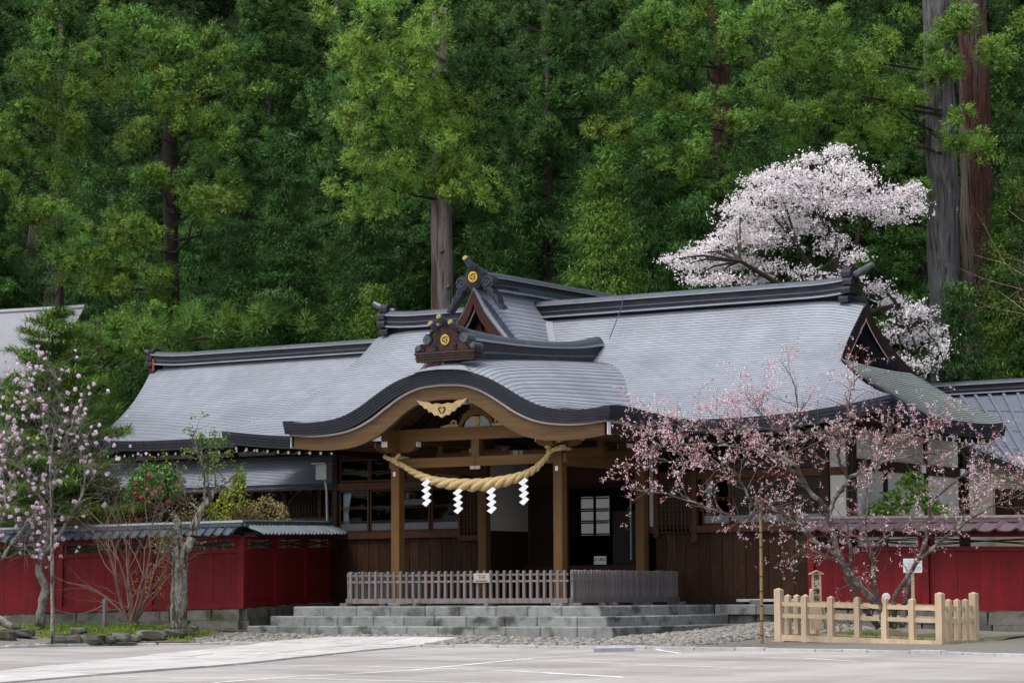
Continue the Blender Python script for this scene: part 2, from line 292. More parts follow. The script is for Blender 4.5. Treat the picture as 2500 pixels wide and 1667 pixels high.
def np_mesh(name, V, Fc, m, tone=None, smooth=False):
    V = np.asarray(V, dtype=np.float32); Fc = np.asarray(Fc, dtype=np.int32); k = Fc.shape[1]
    me = bpy.data.meshes.new(name); me.vertices.add(len(V)); me.vertices.foreach_set('co', V.ravel())
    me.loops.add(Fc.size); me.loops.foreach_set('vertex_index', Fc.ravel())
    me.polygons.add(len(Fc)); me.polygons.foreach_set('loop_start', np.arange(0, Fc.size, k, dtype=np.int32))
    if tone is not None:
        a = me.attributes.new('tone', 'FLOAT_COLOR', 'POINT'); T = np.ones((len(V), 4), dtype=np.float32); T[:, :3] = tone
        a.data.foreach_set('color', T.ravel())
    me.materials.append(MATS[m]); me.update(calc_edges=True); me.validate()
    if smooth: me.polygons.foreach_set('use_smooth', [True]*len(Fc))
    return me
def lerp(a, b, t): return a+(b-a)*t
def interp(x, tab):
    return float(np.interp(x, [t[0] for t in tab], [t[1] for t in tab]))
def smooth(t): t = max(0, min(1, t)); return t*t*(3-2*t)
# ================================================================== ground of the place
def gz(x, y):                                   # height of the ground anywhere
    dpt = depth((x, y)); pz = plaza_z(x, y)
    return pz
XC = -3.8                                       # middle of the porch
YE, YR, ZR, HM = 5.0, 9.3, 7.9, 3.12            # main roof: eave line, ridge line, height under the ridge, drop
XE0, XE1 = -13.05, 5.46                         # eave corners
XV0, XV1 = -11.25, 2.92                         # gable verges
TB = 0.50
def catmull(tab, n=12):
    out = []
    for i in range(len(tab)-1):
        p0, p1, p2, p3 = tab[max(i-1, 0)], tab[i], tab[i+1], tab[min(i+2, len(tab)-1)]
        for k in range(n):
            t = k/n
            out.append(tuple(.5*(2*p1[j]+(p2[j]-p0[j])*t+(2*p0[j]-5*p1[j]+4*p2[j]-p3[j])*t*t+(3*p1[j]-p0[j]-3*p2[j]+p3[j])*t**3) for j in (0, 1)))
    return out+[tab[-1]]

def main_yz(t): return YR-(YR-YE)*t, ZR-HM*(1.27*t-.27*t*t)
def xlim(t):
    if t < TB: k = t/TB; return XV0-.30*k*k, XV1+.34*k*k
    k = (t-TB)/(1-TB); return lerp(XV0-.30, XE0, k), lerp(XV1+.34, XE1, k)
def lift(x, t):
    a = max(0, (x-(XE1-4.2))/4.2); b = max(0, ((XE0+4.2)-x)/4.2)
    return (.36*a**2.2+.27*b**2.2)*t*t
def main_pt(x, t):
    y, z = main_yz(t); l, r = xlim(t); z += lift(x, t)
    if t < TB+.1:                               # the verge rolls over slightly
        w = 1-smooth(t/(TB+.1)); e = max(0, 1-(r-x)/1.3); z -= .16*w*e*e*1.2
        e = max(0, 1-(x-l)/1.3); z -= .16*w*e*e
    return (x, y, z)

GT = catmull([(0, 5.88), (.6, 5.845), (1.0, 5.76), (1.4, 5.61), (1.8, 5.40), (2.25, 5.15), (2.7, 4.97), (3.2, 4.885), (3.8, 4.865), (4.42, 4.92)])
YK = 1.3
CR = [(1.3, 0), (1.6, .10), (2.0, .20), (3, .33), (4, .42), (6, .54), (8.6, .66)]
CRD = catmull(CR)
def g0(dx): return interp(abs(dx), GT)
def porch_z(dx, y):
    a = abs(dx); g = g0(a); w = max(0, (g-4.87)/1.0)
    return g+interp(y, CRD)*w-.17*smooth((y-1.4)/3.0)*(min(a, 4.42)/4.42)**4
def meet(t):                                     # half width at which the porch roof runs into this row of the main slope
    y, z = main_yz(t)
    for k in range(89):
        dx = 4.42-k*.05
        if porch_z(dx, y) > z+.02: return max(0, dx-.12)
    return 0
hall = thing('shrine_hall', 'long wooden shrine hall with grey copper roofs and arched porch', 'shrine', (XC, 6.2, 0))
def grp(name, parent, bm, m): return bm.build(name, m, parent)

def course(bm, top, bot, lipz):                 # one course: top edge points, bottom edge points
    n = len(top)
    V = [(p[0], p[1], p[2]+.003) for p in top]+[(p[0], p[1], p[2]+lipz) for p in bot]+[(p[0], p[1], p[2]-.004) for p in bot]
    bm.add(V, [(i, i+1, n+i+1, n+i) for i in range(n-1)], 0); bm.add([V[n+i] for i in range(n)]+[V[2*n+i] for i in range(n)], [(i, i+1, n+i+1, n+i) for i in range(n-1)], 1)  # lip faces take the slot with the shadow painted in

# ---- main roof: deck underneath, then every copper course
deck = MB()
ts = [i/16 for i in range(17)]
rows = []
for t in ts:
    l, r = xlim(t); rows.append([Vector(main_pt(lerp(l, r, k/24), t))-Vector((0, 0, .05)) for k in range(25)])
cut = [r for r, t in zip(rows, ts) if main_yz(t)[0] > 6.2]
deck.grid(cut)
for seg in ((XE0, -8.15), (.45, XE1)):
    rr = []
    for t in ts:
        if main_yz(t)[0] > 6.5: continue
        l, r = xlim(t); e = meet(t); a, b = (l, XC-e) if seg[0] == XE0 else (XC+e, r)
        rr.append([Vector(main_pt(lerp(a, b, k/10), t))-Vector((0, 0, .05)) for k in range(11)])
    deck.grid(rr)
rows = []                                        # rear slope
for t in ts:
    l, r = xlim(min(t, TB)); y, z = main_yz(t); yb = YR+(YR-y)*.62
    rows.append([Vector((lerp(l, r, k/12), yb, z-.05)) for k in range(13)])
deck.grid(rows)
main_roof = deck.build('main_roof', 'copper_butt', hall)
NR = 50
for i in range(NR):
    t0, t1 = .03+.97*i/NR, .03+.97*(i+1)/NR
    l0, r0 = xlim(t0); l1, r1 = xlim(t1)
    segs = [((l0, r0), (l1, r1))]
    if main_yz(t1)[0] < 6.6:
        e0, e1 = meet(t0), meet(t1); segs = [((l0, XC-e0), (l1, XC-e1)), ((XC+e0, r0), (XC+e1, r1))]
    for (a0, b0), (a1, b1) in segs:
        n = 40 if len(segs) == 1 else 16; bm = MB()
        course(bm, [main_pt(lerp(a0, b0, k/n), t0) for k in range(n+1)], [main_pt(lerp(a1, b1, k/n), t1) for k in range(n+1)], .013)
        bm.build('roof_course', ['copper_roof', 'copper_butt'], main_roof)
# right hip slope (its courses run back into the picture)
YB_END = 11.5
def hip_pt(y, k):                               # k 0 at the gable foot .. 1 at the eave
    t = lerp(TB, 1, k); _, z = main_yz(t); x = xlim(t)[1]
    yf = main_yz(t)[0]; e = max(0, 1-(y-yf)/3.4); e2 = max(0, 1-(YB_END-y)/2.0)
    return (x, y, z-.03+(.36*e**2.2+.12*e2**2)*t*t)
hipr = MB(); rows = []
for i in range(9):
    k = i/8; yf = main_yz(lerp(TB, 1, k))[0]; rows.append([Vector(hip_pt(lerp(yf, YB_END, j/10), k))-Vector((0, 0, .05)) for j in range(11)])
hipr.grid(rows); hip_roof = hipr.build('hip_roof', 'copper_butt', hall)
NH = 22
for i in range(NH):
    k0, k1 = i/NH, (i+1)/NH; ya, yb = main_yz(lerp(TB, 1, k0))[0], main_yz(lerp(TB, 1, k1))[0]; bm = MB()
    e0, e1 = YB_END-.5*(1-k0), YB_END-.5*(1-k1)
    course(bm, [hip_pt(lerp(ya, e0, j/14), k0) for j in range(15)], [hip_pt(lerp(yb, e1, j/14), k1) for j in range(15)], .02)
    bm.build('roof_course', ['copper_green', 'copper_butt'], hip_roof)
lh = MB(); lh.grid([[Vector((xlim(lerp(TB, 1, k/6))[0], lerp(main_yz(lerp(TB, 1, k/6))[0], YB_END, j/6), main_yz(lerp(TB, 1, k/6))[1]+lift(xlim(lerp(TB, 1, k/6))[0], lerp(TB, 1, k/6))*max(0, 1-j/3))) for j in range(7)] for k in range(7)]); lh.build('hip_roof', 'copper_roof', hall)
# layered eave edges
def eave_layers(pts, out, parent, name='eave_layer', n=4, h=.075, inset=.016, m='fascia', first=0.0):
    for q in range(n):
        bm = MB(); o = Vector(out)*(-inset*q); A = []; B = []
        for p in pts: A.append(Vector(p)+o+Vector((0, 0, -.012-q*h-first))); B.append(A[-1]-Vector((0, 0, h*.97)))
        A2 = [p-Vector(out)*.25 for p in A]; B2 = [p-Vector(out)*.25 for p in B]
        bm.grid([A2, A, B, B2]); bm.build(name, m, parent)
def rows_t(a, b, n, t=1.0): return [main_pt(lerp(a, b, k/n), t) for k in range(n+1)]
eave_layers(rows_t(XE0, -8.1, 14), (0, -1, 0), main_roof)
eave_layers(rows_t(.55, XE1, 16), (0, -1, 0), main_roof)
ep = [hip_pt(lerp(YE, YB_END, j/14), 1) for j in range(15)]
eave_layers(ep, (1, 0, 0), hip_roof)
# soffit boards and rafters
for a, b in ((XE0+.25, -8.0), (.4, XE1-.25)):
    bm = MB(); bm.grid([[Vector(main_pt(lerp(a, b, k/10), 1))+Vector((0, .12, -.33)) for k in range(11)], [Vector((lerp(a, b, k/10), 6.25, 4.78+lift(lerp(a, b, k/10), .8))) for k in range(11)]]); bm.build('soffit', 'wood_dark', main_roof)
    n = int((b-a)/.33)
    for k in range(n+1):
        x = lerp(a+.05, b-.05, k/n); z = main_pt(x, 1)[2]-.40
        bm = MB(); bm.bar((x, YE+.22, z), (x, 6.2, 4.70+lift(x, .8)), .085, .10); r_ = bm.build('rafter', 'wood_dark', main_roof)
        MB().box((x-.032, YE+.205, z-.035), (x+.032, YE+.218, z+.04)).build('rafter_end', 'white_paint', main_roof)
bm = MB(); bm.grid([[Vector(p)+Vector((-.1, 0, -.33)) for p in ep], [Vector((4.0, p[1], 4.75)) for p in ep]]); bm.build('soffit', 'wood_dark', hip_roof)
for j in range(17):
    y = lerp(YE+.5, YB_END-.2, j/16); e = hip_pt(y, 1); MB().bar((e[0]-.2, y, e[2]-.40), (4.0, y, 4.68), .085, .10).build('rafter', 'wood_dark', hip_roof)
    MB().box((e[0]-.19, y-.04, e[2]-.45), (e[0]-.178, y+.04, e[2]-.35)).build('rafter_end', 'white_paint', hip_roof)

# ---- gable end on the right
gab = MB()
gp = [Vector((XV1-.55, YR-(YR-main_yz(t)[0]), main_yz(t)[1]-.12)) for t in [i/12*TB for i in range(13)]]
gb = [Vector((XV1-.55, 2*YR-p.y, p.z)) for p in gp]
poly = gp[::-1]+gb[1:]; gab.prism(poly, (-.05, 0, 0)); gable = gab.build('gable_wall', 'wood_dark', hall)
for sgn in (1, -1):
    bm = MB(); A = []; B = []
    for i in range(15):
        t = i/14*(TB+.02); y, z = main_yz(t); xr = xlim(t)[1]; y = YR+(y-YR)*sgn; z = main_pt(xr, t)[2]
        A.append(Vector((xr-.02, y, z-.03))); B.append(Vector((xr-.02, y+.03*sgn, z-.36-.1*t)))
    bm.grid([A, B]); bm.grid([[p-Vector((.1, 0, 0)) for p in A], [p-Vector((.1, 0, 0)) for p in B]]); bm.grid([B, [p-Vector((.1, 0, 0)) for p in B]])
    bm.build('bargeboard', 'wood_dark', gable)
    bm = MB(); bm.grid([[p+Vector((.012, 0, -.02)) for p in B], [p+Vector((.012, .01*sgn, -.06)) for p in B]]); bm.build('trim_line', 'pale_board', gable)
    for i in range(4): y = YR+sgn*(.25+i*.42); MB().box((XV1-.5, y, 6.2), (XV1-.44, y+.09, ZR-.35-(abs(y-YR))*.98)).build('gable_batten', 'wood_frame', gable)
bm = MB(); bm.box((XV1-.5, YR-1.9, 6.05), (XV1-.3, YR+1.9, 6.3)); bm.build('gable_beam', 'wood_frame', gable)
bm = MB(); bm.prism([(XV1-.2, YR+dy, 7.28+dz) for dy, dz in ((-.28, .1), (-.1, .2), (0, .24), (.1, .2), (.28, .1), (.2, -.08), (.08, -.12), (0, -.32), (-.08, -.12), (-.2, -.08))], (.06, 0, 0)); bm.build('gable_pendant', 'pale_board', gable)

# ---- ridges
def ridge(parent, path, half=.20, h=.40, name='ridge', side=Vector((0, 1, 0)), capm='copper_cap', bands=4, m='copper_dark', hs=None):
    """layered ridge following path (bottom centre line)"""
    path = [Vector(p) for p in path]; hs = hs or [h]*len(path); root = None
    prof = [(1.32, 0, .09, 'copper_roof'), (1.0, .09, .29, m), (1.1, .29, .36, 'copper_cap'), (.94, .36, .66, m), (1.24, .66, .74, 'copper_roof')]
    for w, a, b, mm_ in prof:
        bm = MB(); rows = []
        for p, hh in zip(path, hs):
            s_ = side*half*w; rows.append([p-s_+Vector((0, 0, a*hh)), p-s_+Vector((0, 0, b*hh)), p+s_+Vector((0, 0, b*hh)), p+s_+Vector((0, 0, a*hh))])
        bm.grid(rows); bm.add(rows[0], [(0, 1, 2, 3)]); bm.add(rows[-1], [(3, 2, 1, 0)])
        ob = bm.build(name if root is None else 'ridge_band', mm_, parent if root is None else root)
        root = root or ob
    bm = MB(); rows = []
    for p, hh in zip(path, hs):
        rows.append([p+side*half*c*1.12+Vector((0, 0, hh*(.745+.255*max(0, s_)))) for c, s_ in ((-1, -.1), (-1, .1), (-.8, .5), (-.45, .85), (0, 1), (.45, .85), (.8, .5), (1, .1), (1, -.1))])
    bm.grid(rows); bm.add(rows[0], [tuple(range(9))]); bm.add(rows[-1], [tuple(range(8, -1, -1))])
    bm.build('ridge_cap', capm, root, smooth=False)
    return root
def mr(x): 
    e = max(0, (x-(XV1-1.6))/1.5); f_ = max(0, ((XV0+1.6)-x)/1.5); return .16*e**2.5+.14*f_**2.5
mpath = [(x, YR, ZR-.05+mr(x)*.7) for x in np.linspace(XV0+.25, XV1-.35, 40)]
main_ridge = ridge(hall, mpath, half=.2, h=.46)
for sgn, xe in ((1, XV1-.5), (-1, XV0+.55)):      # upswept tips of the cap
    bm = MB()
    bm.tube([(xe, YR, ZR+.36+.06), (xe+.3*sgn, YR, ZR+.40+.09), (xe+.55*sgn, YR, ZR+.47+.15), (xe+.70*sgn, YR, ZR+.50+.2)], [.1, .09, .08, .06], 8)
    bm.build('ridge_tip', 'copper_cap', main_ridge)
def ridge_end(x, y, z, sgn, parent, sc=1.0):
    """scrolled end plate of a ridge, facing +-X, seen as stacked rolls from the side"""
    o = None
    for i, (dz, w, dx) in enumerate(((.34, .26, 0), (.14, .30, .05), (-.06, .34, .02), (-.27, .30, -.05))):
        bm = MB(); pts = []
        for k in range(9):
            a = math.pi*(k/8)-math.pi/2; pts.append((x+sgn*(dx+.02), y+math.sin(a)*w*sc*.9, z+(dz+math.cos(a)*.13)*sc))
        pts += [(x+sgn*(dx+.02), y+w*sc*.9, z+(dz-.1)*sc), (x+sgn*(dx+.02), y-w*sc*.9, z+(dz-.1)*sc)]
        bm.prism(pts, (-sgn*.24*sc, 0, 0)); ob = bm.build('ridge_end_plate' if o is None else 'scroll', 'copper_dark', parent if o is None else o); o = o or ob
    return o
rp = ridge_end(XV1-.32, YR, ZR+.18, 1, hall)
rl = ridge_end(XV0+.2, YR, ZR+.18, -1, hall)

def crest(parent, c, r, nrm, name='gold_crest', m='gold', dark='copper_rust'):
    """gold disc with three comma shapes cut dark into it"""
    n = Vector(nrm).normalized(); a = n.cross(Vector((0, 0, 1))).normalized(); b = n.cross(a)*-1; c = Vector(c)
    bm = MB(); ring = [c+(a*math.cos(t)+b*math.sin(t))*r for t in np.linspace(0, 2*math.pi, 25)[:-1]]
    bm.prism(ring, n*.02); o = bm.build(name, m, parent)
    for k in range(3):
        th = k*2*math.pi/3+.4; L = []; R_ = []
        for i in range(15):
            u = i/14; ang = th+u*2.5; rr = r*(.20+.56*u**.8); w = r*(.16*(1-u)+.045)
            L.append(c+n*.024+(a*math.cos(ang)+b*math.sin(ang))*(rr+w)); R_.append(c+n*.024+(a*math.cos(ang)+b*math.sin(ang))*(rr-w))
        bm = MB(); bm.grid([L, R_]); bm.build('comma', dark, o)
    return o
crest(rp, (XV1-.27, YR, ZR+.36), .11, (1, 0, 0))

# ---- cross gable above the main slope
XG, YG = -6.38, 6.55
def cg_z(dx): return 8.42-(1.38*dx-.155*dx*dx)
cg_rows = [i/30*2.75 for i in range(31)]
dk = MB(); 
for s_ in (1, -1): dk.grid([[Vector((XG+s_*dx, lerp(YG+.12, 13.5, k/6), cg_z(dx)-.05)) for k in range(7)] for dx in cg_rows[::3]])
cross = dk.build('cross_gable_roof', 'copper_butt', hall)
def cg_pt(dx, y, s_):
    e = max(0, 1-(y-YG)/.9); return (XG+s_*dx, y, cg_z(dx)-.16*e*e*(1 if dx > .25 else dx/.25))
for s_ in (1, -1):
    for i in range(len(cg_rows)-1):
        bm = MB(); a, b = cg_rows[i], cg_rows[i+1]
        ys = list(np.linspace(YG, YG+1.2, 8))+list(np.linspace(YG+1.6, 13.5, 5))
        course(bm, [cg_pt(a, y, s_) for y in ys], [cg_pt(b, y, s_) for y in ys], .013)
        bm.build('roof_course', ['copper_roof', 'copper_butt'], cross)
    bm = MB(); A = []; B = []; A2 = []; B2 = []
    for i in range(20):
        dx = i/19*2.7; p = Vector(cg_pt(dx, YG, s_)); A.append(p-Vector((0, 0, .01))); A2.append(p-Vector((0, -.01, .055)))
        B.append(p+Vector((0, -.015, -.06))); B2.append(Vector((XG+s_*max(0, dx-.09), YG-.015, min(p.z, cg_pt(max(dx, .09), YG, s_)[2]+.05)-.27-.05*dx)))
    bm.grid([A, A2]); bm.build('verge_edge', 'copper_roof', cross)
    bm = MB(); bm.grid([[p+Vector((0, q, .022+.03*(q > .02)+.012*q)) for p in A] for q in (-.012, .06, .16)]); bm.build('verge_cap', 'copper_roof', cross)
    bm = MB(); bm.grid([B, B2]); bm.grid([[p+Vector((0, .1, 0)) for p in B], [p+Vector((0, .1, 0)) for p in B2]]); bm.grid([B2, [p+Vector((0, .1, 0)) for p in B2]]); bm.build('bargeboard', 'wood_red', cross)
    bm = MB(); bm.grid([[p+Vector((0, .12, .02)) for p in B2], [p+Vector((-s_*.02, .12, -.035)) for p in B2]]); bm.build('trim_line', 'pale_board' if s_ < 0 else 'wood_frame', cross)
    bm = MB(); bm.grid([[p+Vector((-s_*.06, .45, -.02)) for p in B2], [p+Vector((-s_*.1, .45, -.42)) for p in B2]]); bm.build('inner_bargeboard', 'wood_frame', cross)
bm = MB(); bm.prism([(XG-2.5, YG+.7, 5.6), (XG+2.5, YG+.7, 5.6), (XG+2.4, YG+.7, cg_z(2.4)-.3), (XG+1, YG+.7, cg_z(1)-.3), (XG, YG+.7, 8.2), (XG-1, YG+.7, cg_z(1)-.3), (XG-2.4, YG+.7, cg_z(2.4)-.3)], (0, .05, 0)); bm.build('gable_wall', 'wood_dark', cross)
for s_ in (1, -1):                              # curled carving in the gable
    bm = MB(); pts = []
    for i in range(22):
        u = i/21; a = u*4.2; rr = .16*(1-u*.75); pts.append((XG+s_*(.26-rr*math.cos(a)), YG+.62, 7.1+rr*math.sin(a)))
    bm.tube(pts, [.035*(1-.5*i/21) for i in range(22)], 5); bm.build('carved_scroll', 'wood_soffit', cross)
for s_ in (1, -1):
    A = []; B = []
    for y in np.linspace(6.6, 9.1, 14):
        zt_ = main_yz((YR-y)/(YR-YE))[1]; dx = next((d for d in np.arange(0, 2.7, .01) if cg_z(d) < zt_), 2.7); A.append(Vector((XG+s_*(dx-.06), y, zt_+.075))); B.append(Vector((XG+s_*(dx+.16), y, zt_+.03)))
    bm = MB(); bm.grid([A, B]); bm.build('valley_flashing', 'copper_roof', cross)
gpath = [(XG, y, 8.40+.0*y-.03*max(0, 1.2-(y-YG))) for y in np.linspace(YG+.25, 13.4, 14)]
cg_ridge = ridge(hall, gpath, half=.17, h=.48, side=Vector((1, 0, 0)))
bm = MB(); bm.grid([[(XG+.178, y, 8.40+.06), (XG+.178, y, 8.40+.2)] for y in np.linspace(YG+1.8, 12, 8)]); bm.build('verdigris_stain', 'verdigris', cg_ridge)
bm = MB(); bm.tube([(XG, YG+.5, 8.80), (XG, YG+.2, 8.85), (XG, YG-.15, 8.98), (XG, YG-.36, 9.12)], [.10, .10, .09, .075], 10); tip = bm.build('ridge_tip', 'copper_cap', cg_ridge)
crest(tip, (XG, YG-.37, 9.11), .05, (0, -1, .4))
bm = MB(); oc = [(XG+.29*math.cos(a), YG+.02, 8.66+.30*math.sin(a)) for a in [math.pi/8+k*math.pi/4 for k in range(8)]]; bm.prism(oc, (0, .22, 0)); orn = bm.build('ridge_end_plate', 'copper_dark', cg_ridge)
bm = MB(); oc = [(XG+.21*math.cos(a), YG, 8.66+.22*math.sin(a)) for a in [math.pi/8+k*math.pi/4 for k in range(8)]]; bm.prism(oc, (0, .02, 0)); bm.build('plate_panel', 'copper_rust', cg_ridge)
crest(orn, (XG, YG-.01, 8.68), .135, (0, -1, 0))
for s_ in (1, -1):
    for j, (dx, dz, r_) in enumerate(((.38, 8.54, .18),)):
        bm = MB(); pr = [(XG+s_*(dx+r_*math.cos(a)), YG+.04, dz+r_*math.sin(a)*1.05) for a in np.linspace(0, 2*math.pi, 17)[:-1]]; bm.prism(pr, (0, .26, 0)); sc_ = bm.build('scroll', 'copper_dark', orn)
        bm = MB(); sp = [(XG+s_*(dx+r_*(.82-.7*u)*math.cos(u*9)), YG+.03, dz+r_*(.82-.7*u)*math.sin(u*9)) for u in np.linspace(0, 1, 20)]; bm.tube(sp, .016, 4); bm.build('scroll_line', 'copper_cap', orn)
    fin = [(.30, 8.42), (.44, 8.40), (.55, 8.36), (.57, 8.24), (.66, 8.22), (.70, 8.10), (.74, 7.98), (.80, 7.93), (.84, 7.86), (.74, 7.84), (.62, 7.98), (.50, 8.14), (.38, 8.26)]
    bm = MB(); bm.prism([(XG+s_*a, YG+.05, z) for a, z in fin], (0, .22, 0)); bm.build('scroll_fin', 'copper_dark', orn)
    for q in (.03, .06): bm = MB(); bm.tube([(XG+s_*(a-q), YG+.045, z-q*.5) for a, z in fin[1:9]], .012, 4); bm.build('scroll_line', 'copper_cap', orn)

# ---- arched porch roof
# arc-length rows
_arc = [(0, 0)]; _s = 0
for i in range(1, 200):
    x0, x1 = (i-1)/199*4.42, i/199*4.42; _s += math.hypot(x1-x0, g0(x1)-g0(x0)); _arc.append((_s, x1))
def x_at(s): return float(np.interp(s, [a[0] for a in _arc], [a[1] for a in _arc]))
NP = 32
dk = MB(); ysd = list(np.linspace(YK+.02, 8.7, 16))
dk.grid([[Vector((XC+dx, y, porch_z(dx, y)-.06)) for y in ysd] for dx in np.linspace(-4.42, 4.42, 41)])
porch = dk.build('porch_roof', 'copper_butt', hall)
def porch_end(dx):                               # where a course runs into the main slope
    for y in np.arange(5.0, 8.9, .05):
        t = (YR-y)/(YR-YE)
        if main_yz(t)[1] > porch_z(dx, y)+.05: return y+.1
    return 8.8
for s_ in (1, -1):
    for i in range(NP):
        a, b = x_at(_s*(i/NP)), x_at(_s*((i+1)/NP)); ye = max(porch_end(a), porch_end(b), 5.2)
        if i >= NP-3: ye = 5.05
        ys = [YK, YK+.06, YK+.14, YK+.26, YK+.42, YK+.65, YK+1.0]+list(np.linspace(YK+1.4, ye, 14))
        def pp(dx, y): 
            e = max(0, 1-(y-YK)/.5); return (XC+s_*dx, y, porch_z(dx, y)-.03*e*e)
        bm = MB(); course(bm, [pp(a, y) for y in ys], [pp(b, y) for y in ys], .014)
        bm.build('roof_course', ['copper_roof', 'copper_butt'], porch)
# layered front edge, pale strip, arched bargeboard
dxs = [lerp(-4.42, 4.42, k/88) for k in range(89)]
def g_off(dx, h):                                # the edge profile lowered by h square to the curve
    e = .02; s1 = (g0(dx+e)-g0(dx-e))/(2*e); n = math.sqrt(1+s1*s1); return dx+s1/n*h*.6*1, g0(dx)-h*(.55+.45*n)
for q in range(5):
    bm = MB(); A = []; B = []
    for dx in dxs:
        xa, za = g_off(dx, .012+q*.058); xb, zb = g_off(dx, .012+(q+1)*.058-.003); f_ = 1-.0027*q
        A.append(Vector((XC+xa*f_, YK+.010*q, za))); B.append(Vector((XC+xb*f_, YK+.010*q, zb)))
    bm.grid([[p+Vector((0, .3, 0)) for p in A], A, B, [p+Vector((0, .3, 0)) for p in B]]); bm.build('verge_layer', 'fascia', porch)
def strip(h0, h1, y0, y1, f_, name, m, xs=dxs, low=None):
    bm = MB(); A = []; B = []
    for dx in xs:
        xa, za = g_off(dx, h0); xb, zb = g_off(dx, h1 if low is None else low(dx)); A.append(Vector((XC+xa*f_, y0, za))); B.append(Vector((XC+xb*f_, y0, zb)))
    o = Vector((0, y1-y0, 0)); bm.grid([[p+o for p in A], A, B, [p+o for p in B]]); bm.add([A[0], B[0], B[0]+o, A[0]+o, A[-1], B[-1], B[-1]+o, A[-1]+o], [(0, 1, 2, 3), (7, 6, 5, 4)])
    return bm.build(name, m, porch)
strip(.304, .35, YK+.09, YK+.5, .955, 'pale_strip', 'pale_board')
def haf(dx):
    a = abs(dx); v = .35+.30+.05*smooth((a-.5)/1.5)-.06*smooth((a-2.6)/1.5)
    return v-.10*max(0, 1-abs(a-1.95)/.25)*0-(.06 if a > 2.02 and a < 2.1 else 0)
strip(.352, .6, YK+.14, YK+.24, .945, 'arched_bargeboard', 'wood_hafu', low=haf)
MB().box((XC+4.42*.945+.09, YK+.13, 4.29), (XC+4.42*.945+.105, YK+.26, 4.56)).build('end_cap', 'white_paint', porch)
MB().box((XC-4.42*.945-.105, YK+.13, 4.29), (XC-4.42*.945-.09, YK+.26, 4.56)).build('end_cap', 'white_paint', porch)
# underside, curved rafters
bm = MB(); bm.grid([[Vector((XC+g_off(dx, .5)[0]*.94, y, g_off(dx, .5)[1]+interp(y, CRD)*.4*max(0, g0(dx)-4.87))) for y in (YK+.2, 3, 4.6, 6.3)] for dx in dxs[::2]]); bm.build('porch_ceiling', 'wood_soffit', porch)
for k in range(15):
    y = YK+.5+k*.31; bm = MB(); A = []; B = []
    for dx in dxs[::2]:
        c_ = interp(y, CRD)*.4*max(0, g0(dx)-4.87)
        xa, za = g_off(dx, .50); xb, zb = g_off(dx, .60); A.append(Vector((XC+xa*.93, y, za+c_))); B.append(Vector((XC+xb*.93, y, zb+c_)))
    o = Vector((0, .08, 0)); bm.grid([A, B, [p+o for p in B], [p+o for p in A]]); bm.add([A[0], B[0], B[0]+o, A[0]+o, A[-1], B[-1], B[-1]+o, A[-1]+o], [(0, 1, 2, 3), (7, 6, 5, 4)]); bm.build('curved_rafter', 'wood_soffit', porch)
    for s_, p in ((1, B[-1]), (-1, B[0])): MB().box((p.x+s_*.01, y, p.z-.01), (p.x+s_*.022, y+.08, p.z+.09)).build('rafter_end', 'white_paint', porch)
# side eave layers of the porch
for s_ in (1, -1):
    pts = [(XC+s_*4.42, y, porch_z(4.42, y)) for y in np.linspace(YK+.02, 5.0, 12)]
    eave_layers(pts, (s_, 0, 0), porch, n=5, h=.058, inset=.012)
    bm = MB(); A = [Vector(p)+Vector((-s_*.16, .05, -.31)) for p in pts]; bm.grid([A, [p-Vector((0, 0, .06)) for p in A], [p-Vector((s_*.5, 0, .06)) for p in A]]); bm.build('pale_strip', 'pale_board', porch)
    bm = MB(); bm.grid([[p+Vector((-s_*.03, .06, -.05)) for p in A], [p+Vector((-s_*.03, .06, -.30)) for p in A]]); bm.build('eave_board', 'wood_dark', porch)
# ridge of the porch with its carved end
ppath = []; hs = []
for y in np.linspace(1.75, 8.15, 24):
    top_ = interp(y, catmull([(1.3, 7.02), (2.5, 6.90), (4, 6.84), (5.5, 6.86), (7, 6.98), (8.2, 7.2)])); zb_ = porch_z(0, y)-.06; ppath.append((XC, y, zb_)); hs.append(top_-zb_)
pr_ = ridge(hall, ppath, half=.17, h=.5, side=Vector((1, 0, 0)), hs=hs, name='porch_ridge')
bm = MB(); 
for q, (w, z0, z1, m_) in enumerate(((.78, 6.10, 6.155, 0), (.80, 6.16, 6.21, 0), (.79, 6.215, 6.26, 0), (.82, 6.265, 6.31, 0))): bm.bev((XC-w, 1.50-.01*q, z0), (XC+w, 1.87, z1), .01)
pb = bm.build('ornament_base', 'copper_rust', pr_)
half = [(0, .74), (.14, .66), (.30, .60), (.34, .52), (.30, .46), (.36, .42), (.46, .46), (.56, .40), (.58, .30), (.52, .22), (.62, .20), (.72, .20), (.80, .12), (.84, .10), (.82, .0)]
poly = [(XC+x, 1.55, 6.31+z*.92) for x, z in half]+[(XC-x, 1.55, 6.31+z*.92) for x, z in half[::-1]]
bm = MB(); bm.prism(poly[:len(half)]+[(XC, 1.55, 6.31)], (0, .2, 0)); bm.prism(poly[len(half):]+[(XC, 1.55, 6.31)], (0, .2, 0)); bm.build('carved_end_board', 'copper_rust', pr_)
crest(pb, (XC, 1.54, 6.58), .12, (0, -1, 0))
